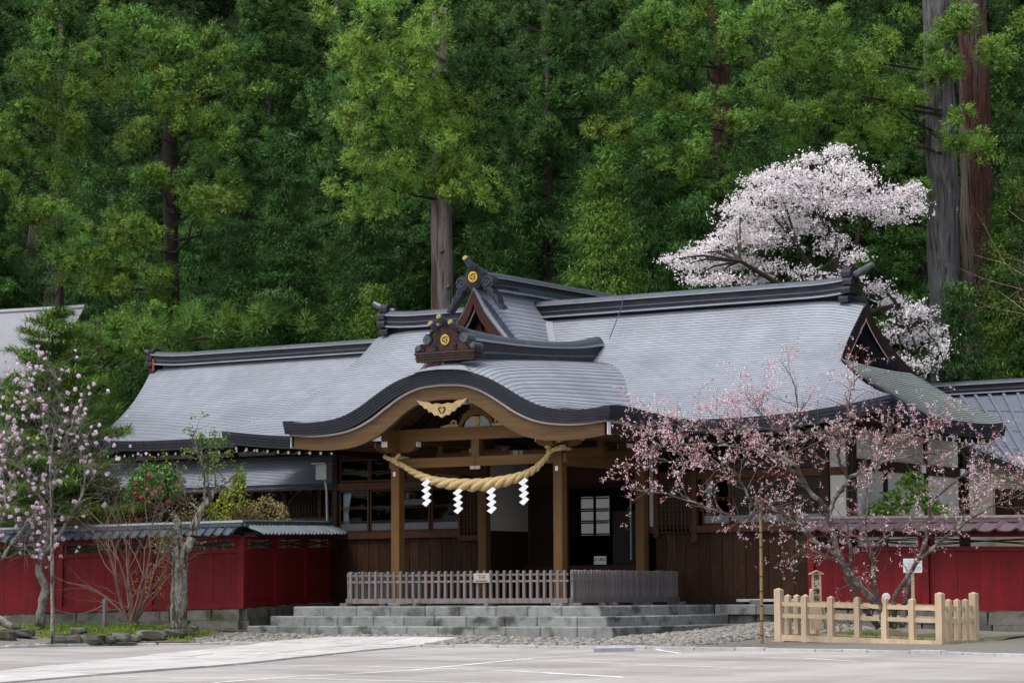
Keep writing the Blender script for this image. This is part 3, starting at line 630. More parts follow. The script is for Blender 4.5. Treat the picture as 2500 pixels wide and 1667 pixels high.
for s_ in (1, -1):
    for dx, dz, r_ in ((.46, 6.60, .13), (.62, 6.42, .09), (.78, 6.36, .07), (.27, 6.40, .07)):
        bm = MB(); bm.tube([(XC+s_*(dx+r_*(.95-.8*u)*math.cos(u*8+1)), 1.535, dz+r_*(.95-.8*u)*math.sin(u*8+1)) for u in np.linspace(0, 1, 18)], .02, 5); bm.build('carved_scroll', 'copper_dark', pr_)
    bm = MB(); bm.tube([(XC+s_*.5, 1.52, 6.60), (XC+s_*.5, 1.87, 6.60)], .11, 10); bm.tube([(XC+s_*.74, 1.52, 6.42), (XC+s_*.74, 1.87, 6.42)], .07, 8); bm.build('scroll_roll', 'copper_cap', pr_)
bm = MB(); bm.prism([(XC+x, 1.52, 6.31+z*.92) for x, z in ((-.42, .44), (-.16, .6), (0, .68), (.16, .6), (.42, .44), (.42, .50), (.16, .67), (0, .76), (-.16, .67), (-.42, .50))], (0, .12, 0)); bm.build('ornament_hood', 'copper_rust', pr_)
for dx, dz, dy in ((0, 7.02, 0), (.27, 6.89, .06), (-.27, 6.89, .06)):
    bm = MB(); bm.tube([(XC+dx, 1.97, dz-.10), (XC+dx, 1.62, dz-.07), (XC+dx, 1.40+dy, dz), (XC+dx, 1.28+dy, dz+.06)], [.075, .08, .075, .07], 10); hn = bm.build('ridge_horn', 'copper_cap', pr_)
    crest(hn, (XC+dx, 1.275+dy, dz+.055), .043, (0, -1, .35))

# flashing panels beneath the carved end
for q in range(4):
    w = .50+.12*q; y = 1.30; z = 5.93-.012*q
    bm = MB(); y0 = YK+.34-.10*q; bm.grid([[(XC+x, y0, porch_z(abs(x), y0)+.035-.004*q) for x in np.linspace(-w, w, 9)], [(XC+x, y0-.11, porch_z(abs(x), max(YK, y0-.11))+.045-.004*q) for x in np.linspace(-w, w, 9)], [(XC+x, y0-.112, porch_z(abs(x), max(YK, y0-.11))+.01) for x in np.linspace(-w, w, 9)]]); bm.build('flashing', 'copper_roof', porch)
bm = MB(); bm.tube([P(*p, y=yy) for p, yy in (((1521, 718), 9.0), ((1518, 750), 8.9), ((1488, 826), 7.9))], .012, 4); bm.build('lightning_wire', 'copper_cap', main_ridge)
# ================================================================== porch and walls of the hall
YW = 6.2
def RX(px, y=YW, py=1250): return P(px, py, y=y).x
CXL, CXR, CYF, CYB = -5.72, -1.33, 2.4, 6.0
for x in (CXL, CXR):
    for y in (CYF, CYB):
        c = MB().bev((x-.115, y-.115, .64), (x+.115, y+.115, 4.16), .012).build('column', 'wood_new', hall)
        MB().bev((x-.17, y-.17, .60), (x+.17, y+.17, .70), .02).build('column_base_stone', 'step_stone', hall)
    # purlin over the columns, running back; boat-shaped brackets; end grain painted white
    MB().box((x-.12, 1.58, 4.38), (x+.12, 6.3, 4.66)).build('purlin', 'wood_beam', hall)
    MB().box((x-.122, 1.565, 4.375), (x+.122, 1.58, 4.665)).build('end_cap', 'white_paint', hall)
    for y in (CYF, CYB):
        bm = MB(); pr = [(-.58, .24), (.58, .24), (.58, .13), (.50, .05), (.36, .0), (-.36, .0), (-.50, .05), (-.58, .13)]
        bm.prism([(x+a, y-.09, 4.14+b) for a, b in pr], (0, .18, 0)); bm.build('bracket', 'wood_beam', hall)
        for s_ in (1, -1): MB().box((x+s_*.582, y-.085, 4.26), (x+s_*.594, y+.085, 4.385)).build('end_cap', 'white_paint', hall)
        bm = MB(); bm.prism([(x-.088, y+a*.9, 4.135+b) for a, b in pr], (.176, 0, 0)); bm.build('bracket', 'wood_beam', hall)
        MB().box((x-.08, y-.535, 4.25), (x+.08, y-.524, 4.375)).build('end_cap', 'white_paint', hall)
    MB().box((x-.05, CYF, 3.72), (x+.05, CYB, 3.95)).build('tie_beam', 'wood_beam', hall)
    MB().box((x-.045, CYF-.128, 3.60), (x+.02, CYF-.116, 3.70)).build('end_cap', 'white_paint', hall)
    MB().box((x+.117, CYF-.05, 3.80), (x+.13, CYF+.03, 3.95)).build('end_cap', 'white_paint', hall)
    MB().box((x-.07, 4.12, 3.95), (x+.07, 4.26, 4.38)).build('strut', 'wood_beam', hall)
MB().box((CXL+.12, CYF-.11, 4.375), (CXR-.12, CYF+.11, 4.655)).build('front_beam', 'wood_beam', hall)
MB().box((CXL-.2, CYF-.06, 3.775), (CXR+.2, CYF+.06, 3.99)).build('tie_beam', 'wood_beam', hall)
mx = (CXL+CXR)/2
MB().box((mx-.11, CYF-.09, 3.99), (mx+.11, CYF+.09, 4.375)).build('strut', 'wood_new', hall)
bm = MB(); bm.prism([(mx-.13, CYF-.1, 3.70), (mx+.13, CYF-.1, 3.70), (mx+.13, CYF-.1, 3.775), (mx-.13, CYF-.1, 3.775)], (0, .04, 0)); bm.build('end_cap', 'pale_board', hall)
for k in range(2):
    MB().box((CXL-.1, 4.1+k*1.7, 4.0), (CXR+.1, 4.28+k*1.7, 4.2)).build('cross_beam', 'wood_beam', hall)
# frog-leg strut with carved clouds
fl = [(0, .40), (.2, .38), (.36, .28), (.44, .12), (.50, .0), (.40, .0), (.32, .14), (.2, .24), (0, .28)]
bm = MB(); bm.prism([(mx+a, CYF-.05, 4.66+b) for a, b in fl], (0, .1, 0)); bm.prism([(mx-a, CYF-.05, 4.66+b) for a, b in fl], (0, .1, 0)); kae = bm.build('frog_leg_strut', 'wood_beam', hall)
bm = MB(); bm.prism([(mx-.36, CYF, 4.66), (mx+.36, CYF, 4.66), (mx+.3, CYF, 4.8), (mx+.16, CYF, 4.9), (mx-.16, CYF, 4.9), (mx-.3, CYF, 4.8)], (0, .02, 0)); bm.build('strut_panel', 'metal_grey', kae)
bm = MB(); bm.prism([(mx+.09*math.cos(a), CYF-.03, 4.79+.11*math.sin(a)) for a in np.linspace(0, 2*math.pi, 13)[:-1]], (0, .03, 0)); bm.build('strut_rosette', 'ornament', kae)
MB().box((mx-.13, CYF-.1, 5.06), (mx+.13, CYF+.1, 5.16)).build('bearing_block', 'wood_beam', kae)
MB().box((mx-.3, CYF-.34, 5.17), (mx-.08, CYF-.1, 5.26)).build('end_cap', 'white_paint', kae)
for s_ in (1, -1):
    bm = MB(); bm.tube([(mx+s_*(.56+.11*u+.1*(1-u)*math.cos(u*9)), CYF-.06, 4.75+.08*(1-u)*math.sin(u*9)) for u in np.linspace(0, 1, 18)], .028, 5); bm.tube([(mx+s_*.45, CYF-.06, 4.69), (mx+s_*.7, CYF-.06, 4.70), (mx+s_*.95, CYF-.06, 4.68)], [.04, .05, .015], 5); bm.build('carved_cloud', 'ornament', kae)
# carved pendant under the arch
hp = [(0, .02), (.16, .05), (.30, .03), (.42, .09), (.56, .10), (.70, .13), (.62, .04), (.56, .02), (.50, -.05), (.42, -.06), (.36, -.14), (.28, -.14), (.20, -.22), (.12, -.21), (0, -.27)]
for s_ in (1, -1):
    bm = MB(); bm.prism([(XC+s_*a*.95, YK+.10, 5.10+b) for a, b in hp], (0, .05, 0)); pen = bm.build('arch_pendant', 'ornament', porch)
    bm = MB(); bm.tube([(XC+s_*a*.95, YK+.10, 5.10+b) for a, b in hp[5:]], .013, 4); bm.build('pendant_edge', 'pale_board', porch)
    bm = MB(); bm.tube([(XC+s_*(.02+.07*math.sin(u*math.pi)), YK+.095, 5.05-.13*u+.04*math.sin(u*math.pi)) for u in np.linspace(0, 1, 9)], .014, 4); bm.build('heart_cut', 'interior', porch)

# ---- wall bands: one builder for the two front walls
def planks(x0, x1, z0, z1, y, w, parent, m='wood_plank', seed=1, name='wall_plank'):
    r = random.Random(seed); x = x0
    while x < x1-.03:
        b = min(x1, x+w*r.uniform(.85, 1.15)); b = x1 if x1-b < .1 else b
        MB().bev((x+.004, y-r.uniform(.0, .008), z0), (b-.004, y+.03, z1), .006).build(name, m, parent); x = b
def sash(x0, x1, z0, z1, y, parent, fr=.045, bars=(.22, .26, .56, .60), frost=.2, curtain=None):
    bm = MB(); bm.box((x0, y, z0), (x0+fr, y+.04, z1)); bm.box((x1-fr, y, z0), (x1, y+.04, z1)); bm.box((x0+fr, y, z0), (x1-fr, y+.04, z0+fr)); bm.box((x0+fr, y, z1-fr), (x1-fr, y+.04, z1))
    w = bm.build('window', 'wood_frame', parent); h = z1-z0
    for b in bars: MB().box((x0+fr, y+.006, z0+h*b-.009), (x1-fr, y+.034, z0+h*b+.009)).build('glazing_bar', 'wood_frame', w)
    zf = z0+h*frost if frost else z0+fr
    MB().box((x0+fr, y+.018, zf), (x1-fr, y+.022, z1-fr)).build('pane', 'window_glass', w)
    if frost: MB().box((x0+fr, y+.018, z0+fr), (x1-fr, y+.022, zf)).build('frosted_pane', 'frosted', w)
    if curtain:
        bm = MB(); a, b = curtain; n = 14; rows = []
        for zz, k in ((z0+.05, 1.0), (z0+h*.45, .75), (z1-.06, 1.25)): rows.append([(lerp(a, a+(b-a)*k, i/n), y+.10+.02*math.sin(i*2.4), zz) for i in range(n+1)])
        bm.grid(rows); bm.build('curtain', 'cloth', w)
    return w
LX0, LX1 = RX(818), CXL-.13
RX0, RX1 = CXR+.13, 4.0
ZB = [.86, 2.28, 2.44, 3.50, 3.68, 4.28, 4.46]
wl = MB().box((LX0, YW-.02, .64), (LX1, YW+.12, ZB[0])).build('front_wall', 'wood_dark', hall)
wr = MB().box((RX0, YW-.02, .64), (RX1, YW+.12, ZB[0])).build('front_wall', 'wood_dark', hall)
for wall, x0, x1 in ((wl, LX0, LX1), (wr, RX0, RX1)):
    MB().box((x0, YW-.10, ZB[1]), (x1, YW+.1, ZB[2])).build('sill_beam', 'wood_frame', wall)
    MB().box((x0, YW-.06, ZB[3]+.002), (x1, YW+.1, ZB[4])).build('head_beam', 'wood_frame', wall)
    MB().box((x0, YW-.05, ZB[5]+.002), (x1, YW+.1, ZB[6])).build('head_beam', 'wood_dark', wall)
    MB().box((x0, YW+.0, ZB[6]+.002), (x1, YW+.1, 4.9)).build('wall_panel', 'plaster', wall)
    planks(x0+.12, x1-.02, ZB[0], ZB[1], YW+.0, .30, wall, seed=int(x0*10) % 97)
MB().box((LX0-.02, YW-.09, .64), (LX0+.115, YW+.1, 4.8)).build('corner_post', 'wood_dark', wl)
MB().box((RX1-.12, YW-.09, .64), (RX1+.02, YW+.1, 4.8)).build('corner_post', 'wood_dark', wr)
# left windows
xs = np.linspace(LX0+.13, RX(1127), 5)
for i in range(4):
    sash(xs[i]+.01, xs[i+1]-.01, ZB[2]+.01, ZB[3]-.005, YW-.01+.03*(i % 2), wl, curtain=(xs[i]+.07, xs[i]+.26) if i == 0 else None)
    sash(xs[i]+.01, xs[i+1]-.01, ZB[4]+.02, ZB[5]-.005, YW+.01, wl, bars=(.36, .44), frost=0)
def lattice(x0, x1, z0, z1, y, parent, nx, nz, m='wood_dark', t=.014):
    o = MB().box((x0, y+.03, z0), (x1, y+.04, z1)).build('lattice_panel', 'interior', parent)
    for k in range(nx+1): x = lerp(x0, x1, k/nx); MB().box((x-t, y, z0), (x+t, y+.022, z1)).build('lattice_bar', m, o)
    for k in range(nz+1): z = lerp(z0, z1, k/nz); MB().box((x0, y+.004, z-t*.7), (x1, y+.018, z+t*.7)).build('lattice_bar', m, o)
lattice(xs[4]+.06, LX1-.02, ZB[2]-.12, ZB[3]+.02, YW-.13, wl, 6, 12, 'wood_frame')
MB().box((xs[4]+.0, YW-.16, ZB[2]-.25), (xs[4]+.055, YW-.08, ZB[3]+.1)).build('lattice_post', 'wood_frame', wl)
MB().box((xs[4]+.06, YW-.15, ZB[2]-.25), (LX1, YW-.09, ZB[2]-.125)).build('lattice_base', 'wood_frame', wl)
# right windows
lattice(RX(1612), RX(1690), ZB[2]-.15, ZB[3]+.05, YW-.13, wr, 8, 12, 'wood_frame')
MB().box((RX(1693), YW-.12, ZB[1]-.22), (RX(1706), YW+.0, ZB[5])).build('post', 'wood_frame', wr)
MB().box((RX(1601), YW-.12, ZB[1]-.1), (RX(1611), YW+.0, 4.6)).build('post', 'wood_frame', wr)
MB().box((RX0, YW-.07, ZB[2]), (RX(1600), YW-.04, ZB[5])).build('wall_panel', 'plaster', wr)
xr_ = [RX(p) for p in (1714, 1785, 1858, 1935, 2010)]
for i in range(4):
    sash(xr_[i]+.01, xr_[i+1]-.01, ZB[2]+.01, ZB[3]-.005, YW-.01+.03*(i % 2), wr, curtain=(xr_[i]+.06, xr_[i]+.2) if i == 0 else None)
    sash(xr_[i]+.01, xr_[i+1]-.01, ZB[4]+.02, ZB[5]-.005, YW+.01, wr, bars=(.36, .44), frost=0)
MB().box((RX(2012), YW-.1, .86), (RX(2028), YW-.0, 4.6)).build('post', 'wood_dark', wr)
MB().box((RX(2030), YW-.04, ZB[2]), (RX1-.12, YW-.02, 4.4)).build('wall_panel', 'plaster', wr)
# dim rooms behind the glass
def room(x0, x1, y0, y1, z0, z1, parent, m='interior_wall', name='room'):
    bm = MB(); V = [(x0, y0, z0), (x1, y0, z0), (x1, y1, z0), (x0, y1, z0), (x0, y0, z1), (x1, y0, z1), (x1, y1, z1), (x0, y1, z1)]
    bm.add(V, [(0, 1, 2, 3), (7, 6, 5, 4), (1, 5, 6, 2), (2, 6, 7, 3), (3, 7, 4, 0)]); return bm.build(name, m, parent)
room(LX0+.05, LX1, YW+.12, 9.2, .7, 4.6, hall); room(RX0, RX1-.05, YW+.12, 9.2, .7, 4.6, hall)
# left gable-side wall of hall, rear
MB().box((LX0-.02, YW+.1, .3), (LX0+.08, 11, 4.8)).build('side_wall', 'wood_dark', hall)
# right side wall: plaster panels between posts
sw = MB().box((4.0, YW+.1, .3), (3.93, 12.0, 4.75)).build('side_wall', 'plaster', hall)
for px in (2072, 2163, 2262, 2357):
    y = P(px, 1200, x=4.03).y; MB().box((4.002, y-.075, .3), (4.05, y+.075, 4.75)).build('post', 'wood_dark', sw)
MB().box((4.003, YW+.1, 3.62), (4.06, 12, 3.86)).build('head_beam', 'wood_dark', sw)
MB().box((4.003, YW+.1, 4.5), (4.12, 11.6, 4.66)).build('wall_plate', 'wood_frame', sw)
for y in (P(2256, 1108, x=4.1).y, P(2352, 1118, x=4.1).y): MB().box((4.06, y-.12, 3.66), (4.09, y+.12, 3.84)).build('end_cap', 'white_paint', sw)

# ---- entrance between the rear columns
EY = 7.8
MB().box((CXL+.06, YW-.1, 2.42), (CXL+.12, EY, 4.5)).build('entrance_side', 'plaster', hall)
MB().box((CXL+.055, YW-.1, .64), (CXL+.125, EY, 2.42)).build('entrance_side', 'wood_dark', hall)
MB().box((CXR-.12, YW-.1, .64), (CXR-.06, EY, 4.5)).build('entrance_side', 'wood_dark', hall)
DX0, DXa, DXb, DX1 = CXL+.12, P(1388, 1250, y=EY).x-.3, P(1392, 1250, y=EY).x, CXR-.12
eb = MB().box((CXL, EY, 3.46), (CXR, EY+.12, 4.6)).build('entrance_wall', 'wood_frame', hall)
MB().box((CXL, EY-.06, 3.46), (CXR, EY-.0, 3.56)).build('lintel', 'wood_dark', eb)
MB().box((CXL, EY-.05, 3.95), (CXR, EY-.0, 3.98)).build('rail', 'wood_soffit', eb)
MB().box((CXL+.1, EY-.35, .64), (CXR-.1, EY+.1, 1.42)).build('entrance_step', 'wood_dark', eb)
MB().box((CXL+.1, EY-.3, 1.425), (CXR-.1, EY+.02, 1.58)).build('threshold', 'wood_red', eb)
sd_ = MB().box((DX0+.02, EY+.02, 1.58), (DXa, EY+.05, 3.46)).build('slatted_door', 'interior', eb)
for k in range(18): z = 1.64+k*.1; MB().box((DX0+.06, EY-.01, z), (DXa-.03, EY+.018, z+.06)).build('door_slat', 'wood_dark', sd_)
MB().box((DX0, EY-.03, 1.58), (DX0+.06, EY+.04, 3.46)).build('door_post', 'wood_frame', eb)
MB().box((DXa, EY-.03, 1.58), (DXb, EY+.04, 3.46)).build('door_post', 'wood_dark', eb)
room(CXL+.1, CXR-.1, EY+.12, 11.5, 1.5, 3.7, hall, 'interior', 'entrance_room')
bm = MB(); 
for i in range(60): 
    x = lerp(DXb, DX1, i/59); bm.box((x, EY+.03, 3.34), (x+.02, EY+.04, 3.46))
tag(bm.build('straw_fringe', 'leaf_olive', eb), kind='stuff')
# glowing paper window at the far side of the dark hall
sm_ = bpy.data.materials.new('shoji_lit'); sm_.use_nodes = True; q = sm_.node_tree.nodes['Principled BSDF']; q.inputs['Base Color'].default_value = (.5, .48, .47, 1); q.inputs['Emission Color'].default_value = (.9, .88, .9, 1); q.inputs['Emission Strength'].default_value = .07; MATS['shoji_lit'] = sm_
sy = 10.2; x0, x1 = P(1419, 1250, y=sy).x, P(1487, 1250, y=sy).x; z0, z1 = P(1450, 1306, y=sy).z, P(1450, 1212, y=sy).z
sw_ = MB().box((x0, sy, z0), (x1, sy+.01, z1)).build('paper_window', 'shoji_lit', hall)
MB().box(((x0+x1)/2-.035, sy-.03, z0), ((x0+x1)/2+.035, sy-.005, z1)).build('mullion', 'interior', sw_)
for k in (.03, .32, .37, .63, .68, .96): z = lerp(z0, z1, k); MB().box((x0, sy-.02, z-.018), (x1, sy-.004, z+.018)).build('muntin', 'interior', sw_)
bx = P(1540, 1250, y=EY-.02).x; MB().box((bx-.02, EY-.03, 1.7), (bx+.02, EY, 3.3)).build('glass_door_edge', 'metal_grey', eb)
MB().box((DXb+.85, EY+.6, 1.6), (DXb+1.5, EY+.65, 2.9)).build('folding_screen', 'interior_wall', eb)
# rain hopper and pipe on the left corner
x, z = RX(805), P(805, 1150, y=YW).z
bm = MB(); bm.prism([(x-.18, YW-.35, z-.22), (x+.15, YW-.35, z-.22), (x+.15, YW-.35, z+.16), (x-.18, YW-.35, z+.16)], (0, .25, 0)); hb = bm.build('rain_hopper', 'metal_grey', hall)
MB().box((x-.28, YW-.42, z+.165), (x+.17, YW-.08, z+.2)).build('hopper_lid', 'metal_grey', hb)
MB().tube([(x, YW-.2, z-.22), (x+.05, YW-.2, z-.5), (x+.05, YW-.15, 2.2)], .03, 8).build('downpipe', 'metal_grey', hb)
# things standing in the left window
o = tag(MB().box(P(992, 1216, y=6.6), P(1003, 1203, y=6.7)).build('storage_box', 'yellow'), 'small yellow box on the shelf behind the left window', 'box')
cpt = P(1012, 1208, y=6.65); bm = MB(); bm.tube([cpt+Vector((0, 0, -.1)), cpt+Vector((0, 0, -.06)), cpt+Vector((0, 0, 0)), cpt+Vector((0, 0, .06)), cpt+Vector((0, 0, .1))], [.05, .02, .08, .1, .05], 10); tag(bm.build('gold_ornament', 'gold'), 'round gold ornament on the shelf behind the left window', 'ornament')
sh = tag(MB().box(P(985, 1232, y=6.55), P(1060, 1218, y=7.0)).build('shelf', 'pale_board'), 'pale shelf top inside behind the left window', 'shelf')

# ================================================================== rope, streamers, lamp
rope = thing('sacred_rope', 'thick twisted straw rope slung between the front porch columns', 'rope', (mx, 2.1, 3.2))
rc = [(300, 515), (345, 545), (400, 582), (480, 625), (600, 678), (740, 706), (880, 718), (1000, 722), (1120, 716), (1250, 695), (1380, 663), (1500, 622), (1600, 562), (1670, 490), (1712, 438)]
rr = [.055, .06, .072, .088, .108, .128, .142, .148, .145, .135, .118, .098, .08, .064, .055]
cl = [P(900+a/3.92, 1000+b/3.92, y=2.13) for a, b in rc]
def resample(pts, vals, n):
    d = [0]
    for a, b in zip(pts, pts[1:]): d.append(d[-1]+(b-a).length)
    out = []
    for k in range(n):
        s = d[-1]*k/(n-1); out.append((Vector([np.interp(s, d, [p[j] for p in pts]) for j in range(3)]), float(np.interp(s, d, vals)), s))
    return out
rs_ = resample(cl, rr, 150)
for st in range(3):
    bm = MB(); pts = []; rad_ = []
    ph = 0
    for i, (p, r, s) in enumerate(rs_):
        if i: ph += (s-rs_[i-1][2])*2*math.pi/(r*6.6)
        t = (rs_[min(i+1, 149)][0]-rs_[max(i-1, 0)][0]).normalized(); a = t.cross(Vector((0, 1, 0))).normalized(); b = t.cross(a)
        an = -ph+st*2*math.pi/3; pts.append(p+(a*math.cos(an)+b*math.sin(an))*r*.50); rad_.append(r*.56)
    bm.tube(pts, rad_, 10); bm.build('rope_strand', 'rope', rope, smooth=True)
def twist_loop(path, r, parent, name='rope_knot', closed=False, n=60):
    rs2 = resample([Vector(p) for p in path], [r]*len(path), n)
    bm = MB()
    for st in range(3):
        pts = []
        for i, (p, r_, s) in enumerate(rs2):
            t = (rs2[min(i+1, n-1)][0]-rs2[max(i-1, 0)][0]).normalized(); a = t.cross(Vector((.1, .2, 1))).normalized(); b = t.cross(a); an = s/(r*1.1)+st*2.094
            pts.append(p+(a*math.cos(an)+b*math.sin(an))*r*.5)
        bm.tube(pts, r*.55, 6)
    return bm.build(name, 'rope', parent, smooth=True)
for x, s_, e in ((CXL, -1, cl[0]), (CXR, 1, cl[-1])):
    zz = 3.98 if s_ < 0 else 4.05; q = .165
    loop = [(x+s_*-.14, 2.12, zz+.0), (x-q, CYF-q, zz+.02), (x-q, CYF+q, zz+.03), (x+q, CYF+q, zz+.04), (x+q, CYF-q, zz+.03), (x-q*.2, CYF-q-.05, zz), (x-s_*.15, 2.12, zz-.09)]
    twist_loop(loop, .045, rope)
    twist_loop([tuple(e), (x-s_*.12, 2.12, zz-.05), (x+s_*.05, 2.14, zz+.02), (x+s_*.2, 2.16, zz+.07), (x+s_*.23, 2.25, zz+.08)], .05, rope)
    twist_loop([tuple(Vector(e)+Vector((-s_*.06, .06, -.08))), tuple(Vector(e)+Vector((s_*.02, -.07, -.02))), tuple(Vector(e)+Vector((s_*.10, -.05, .08))), tuple(Vector(e)+Vector((s_*.05, .06, .22)))], .042, rope)
    if s_ > 0: twist_loop([(x-.2, 2.12, zz+.06), (x+.1, 2.14, zz+.19), (x+.17, CYF+.1, zz+.2), (x-.1, CYF+q, zz+.2)], .035, rope)
for c_, i in ((cl[7], 7),):
    bm = MB(); bm.tube([c_+Vector((.125*math.sin(a)*.3, -.13*math.cos(a), .13*math.sin(a))) for a in np.linspace(0, 2*math.pi, 16)], .008, 4); bm.build('tie_wire', 'ink', rope)
bm = MB(); bm.tube([cl[7]+Vector((0, 0, .12)), (mx+.0, CYF-.10, 3.70), (mx, CYF-.1, 3.98)], .006, 4); bm.build('tie_wire', 'ink', rope)
which = ['left end of the rope', 'left of the middle of the rope', 'right of the middle of the rope', 'right end of the rope']
for k, (px0, py0, py1) in enumerate(((1036, 408, 735), (1392, 513, 815), (1768, 498, 815), (2132, 395, 718))):
    top = P(800+(px0+75)/4.612, 1080+py0/4.612, y=2.0); H = (top.z-P(800+px0/4.612, 1080+py1/4.612, y=2.0).z)
    sh_ = thing('paper_streamer', 'white zigzag paper streamer hanging at the '+which[k], 'streamer', top, 'paper streamers on the rope')
    zc = [0, -.30, -.36, -.55, -.61, -.80, -.84, -1.0]; xc = [.075, -.055, .045, -.05, .05, -.045, .05, -.03]
    zz = [(.0, .06), (.235, -.085), (.255, -.04), (.47, -.075), (.49, -.03), (.70, -.065), (.72, -.02), (.86, -.045)]
    for j in range(4):
        z0_ = -H*j*.225; x0_ = -.03+j*.008; w_ = .115; sl = .13; h_ = H*.29
        bm = MB(); bm.prism([top+Vector((x0_+.06, -.002*j, z0_)), top+Vector((x0_+.06+w_*.0+.09, -.002*j, z0_-h_*.30)), top+Vector((x0_-.0, -.002*j, z0_-h_*1.0)), top+Vector((x0_-.115, -.002*j, z0_-h_*.62))], (0, .003, 0)); bm.build('paper_fold', 'paper', sh_)
lp = P(1267, 1098, y=4.2)
lamp = thing('hanging_lamp', 'dark metal hanging lamp with pale glass panels under the porch ceiling', 'lamp', lp)
bm = MB(); bm.tube([lp+Vector((0, 0, .1)), lp+Vector((0, 0, .06)), lp+Vector((0, 0, .0)), lp+Vector((0, 0, -.02))], [.06, .2, .25, .25], 6); bm.build('lamp_cap', 'lamp_metal', lamp)
bm = MB(); bm.tube([lp+Vector((0, 0, -.02)), lp+Vector((0, 0, -.1)), lp+Vector((0, 0, -.22))], [.21, .19, .14], 6); bm.build('lamp_glass', 'lamp_glass', lamp)
for k in range(6):
    a = k*math.pi/3; bm = MB(); bm.tube([lp+Vector((.21*math.cos(a+.02), .21*math.sin(a+.02), -.02)), lp+Vector((.15*math.cos(a+.02), .15*math.sin(a+.02), -.22))], .014, 4); bm.build('lamp_rib', 'lamp_metal', lamp)
bm = MB(); bm.tube([lp+Vector((0, 0, .1)), lp+Vector((0, 0, .75))], .012, 5); bm.build('lamp_rod', 'lamp_metal', lamp)

# ================================================================== writing
def lettering(txt, size, parent, origin, xdir, zdir, m='ink', name='lettering', vertical=False, gap=1.08, bold=0.0, center=True):
    """text laid flat on a sign; origin is the centre of the first character (vertical) or of the line"""
    xdir, zdir = Vector(xdir).normalized(), Vector(zdir).normalized(); n = xdir.cross(zdir)
    items = [(c, Vector(origin)-zdir*size*gap*i) for i, c in enumerate(txt)] if vertical else [(txt, Vector(origin))]
    for c, pos in items:
        cu = bpy.data.curves.new('t', 'FONT'); cu.body = c; cu.size = size; cu.align_x = 'CENTER'; cu.align_y = 'CENTER'; cu.offset = bold; cu.extrude = .0008; cu.resolution_u = 2
        to = bpy.data.objects.new('t', cu); COL.objects.link(to)
        dg = bpy.context.evaluated_depsgraph_get(); me = bpy.data.meshes.new_from_object(to.evaluated_get(dg)); bpy.data.objects.remove(to)
        R_ = Matrix((xdir, zdir, n)).transposed().to_4x4(); R_.translation = pos-wloc(parent); me.transform(R_)
        me.materials.clear(); me.materials.append(MATS[m]); ob = bpy.data.objects.new(name, me); COL.objects.link(ob); ob.parent = parent
def textlines(parent, o, xd, zd, w, rows, m='ink_soft', seed=3, h=.006):
    """rows of print too small to read in the photograph"""
    r = random.Random(seed); xd, zd = Vector(xd), Vector(zd); n = xd.cross(zd).normalized()*.002
    bm = MB()
    for z, fill in rows:
        x = -w/2*fill
        while x < w/2*fill:
            b = x+r.uniform(.5, 1.6)*h
            p = Vector(o)+xd*x+zd*z+n; q = Vector(o)+xd*b+zd*z+n; bm.add([p, q, q+zd*h*r.uniform(.7, 1.2), p+zd*h], [(0, 1, 2, 3)]); x = b+h*r.uniform(.2, .6)
    tag(bm.build('print', m, parent), kind='stuff')
sp = P(1465, 1367, y=EY-.25)
sg = thing('floor_sign', 'small white rounded no-entry sign standing in the dark entrance', 'sign', (sp.x, sp.y, sp.z-.1))
w_, h_ = .17, .10
bm = MB(); bm.prism([(sp.x+a*w_, EY-.25, sp.z+b*h_) for a, b in ((-1, -1), (1, -1), (1, .75), (.9, 1), (-.9, 1), (-1, .75))], (0, .02, 0)); bm.build('sign_board', 'white_paint', sg)
lettering('立入禁止', .083, sg, (sp.x, EY-.253, sp.z+.015), (1, 0, 0), (0, 0, 1), bold=.001)
lettering('DO NOT ENTER', .038, sg, (sp.x, EY-.253, sp.z-.065), (1, 0, 0), (0, 0, 1), 'ink_soft')
# ================================================================== setting: forecourt, kerbs, path, gravel, garden beds, hillside
def struct(o): return tag(o, kind='structure')
def hill(x, y):
    k = max(0, y-17.0); return (.58*k if k > 4 else .58*k*k/8+.0)-(1.16 if k > 4 else 0)*0
def ground_h(x, y):
    z = plaza_z(x, y)
    if y > -1: z = max(z, -.12)
    return z+hill(x, y)
def sheet(name, m, xs, ys, fn):
    bm = MB(); bm.grid([[(x, y, fn(x, y)) for x in xs] for y in ys]); return struct(bm.build(name, m, smooth=True))
gx = list(np.linspace(-120, 140, 27))
sheet('forecourt', 'plaza', gx, list(np.linspace(-120, -10, 6))+[-4, 0, 6, 16.8], lambda x, y: plaza_z(x, y))
rh = random.Random(5)
hx = np.linspace(-160, 120, 57); hy = list(np.linspace(16.5, 60, 18))+[70, 85, 100, 140]
sheet('hillside', 'forest_floor', hx, hy, lambda x, y: plaza_z(x, y)+hill(x, y)*(1.0)+math.sin(x*.35+y*.2)*.5*min(1, max(0, (y-17)/6)))

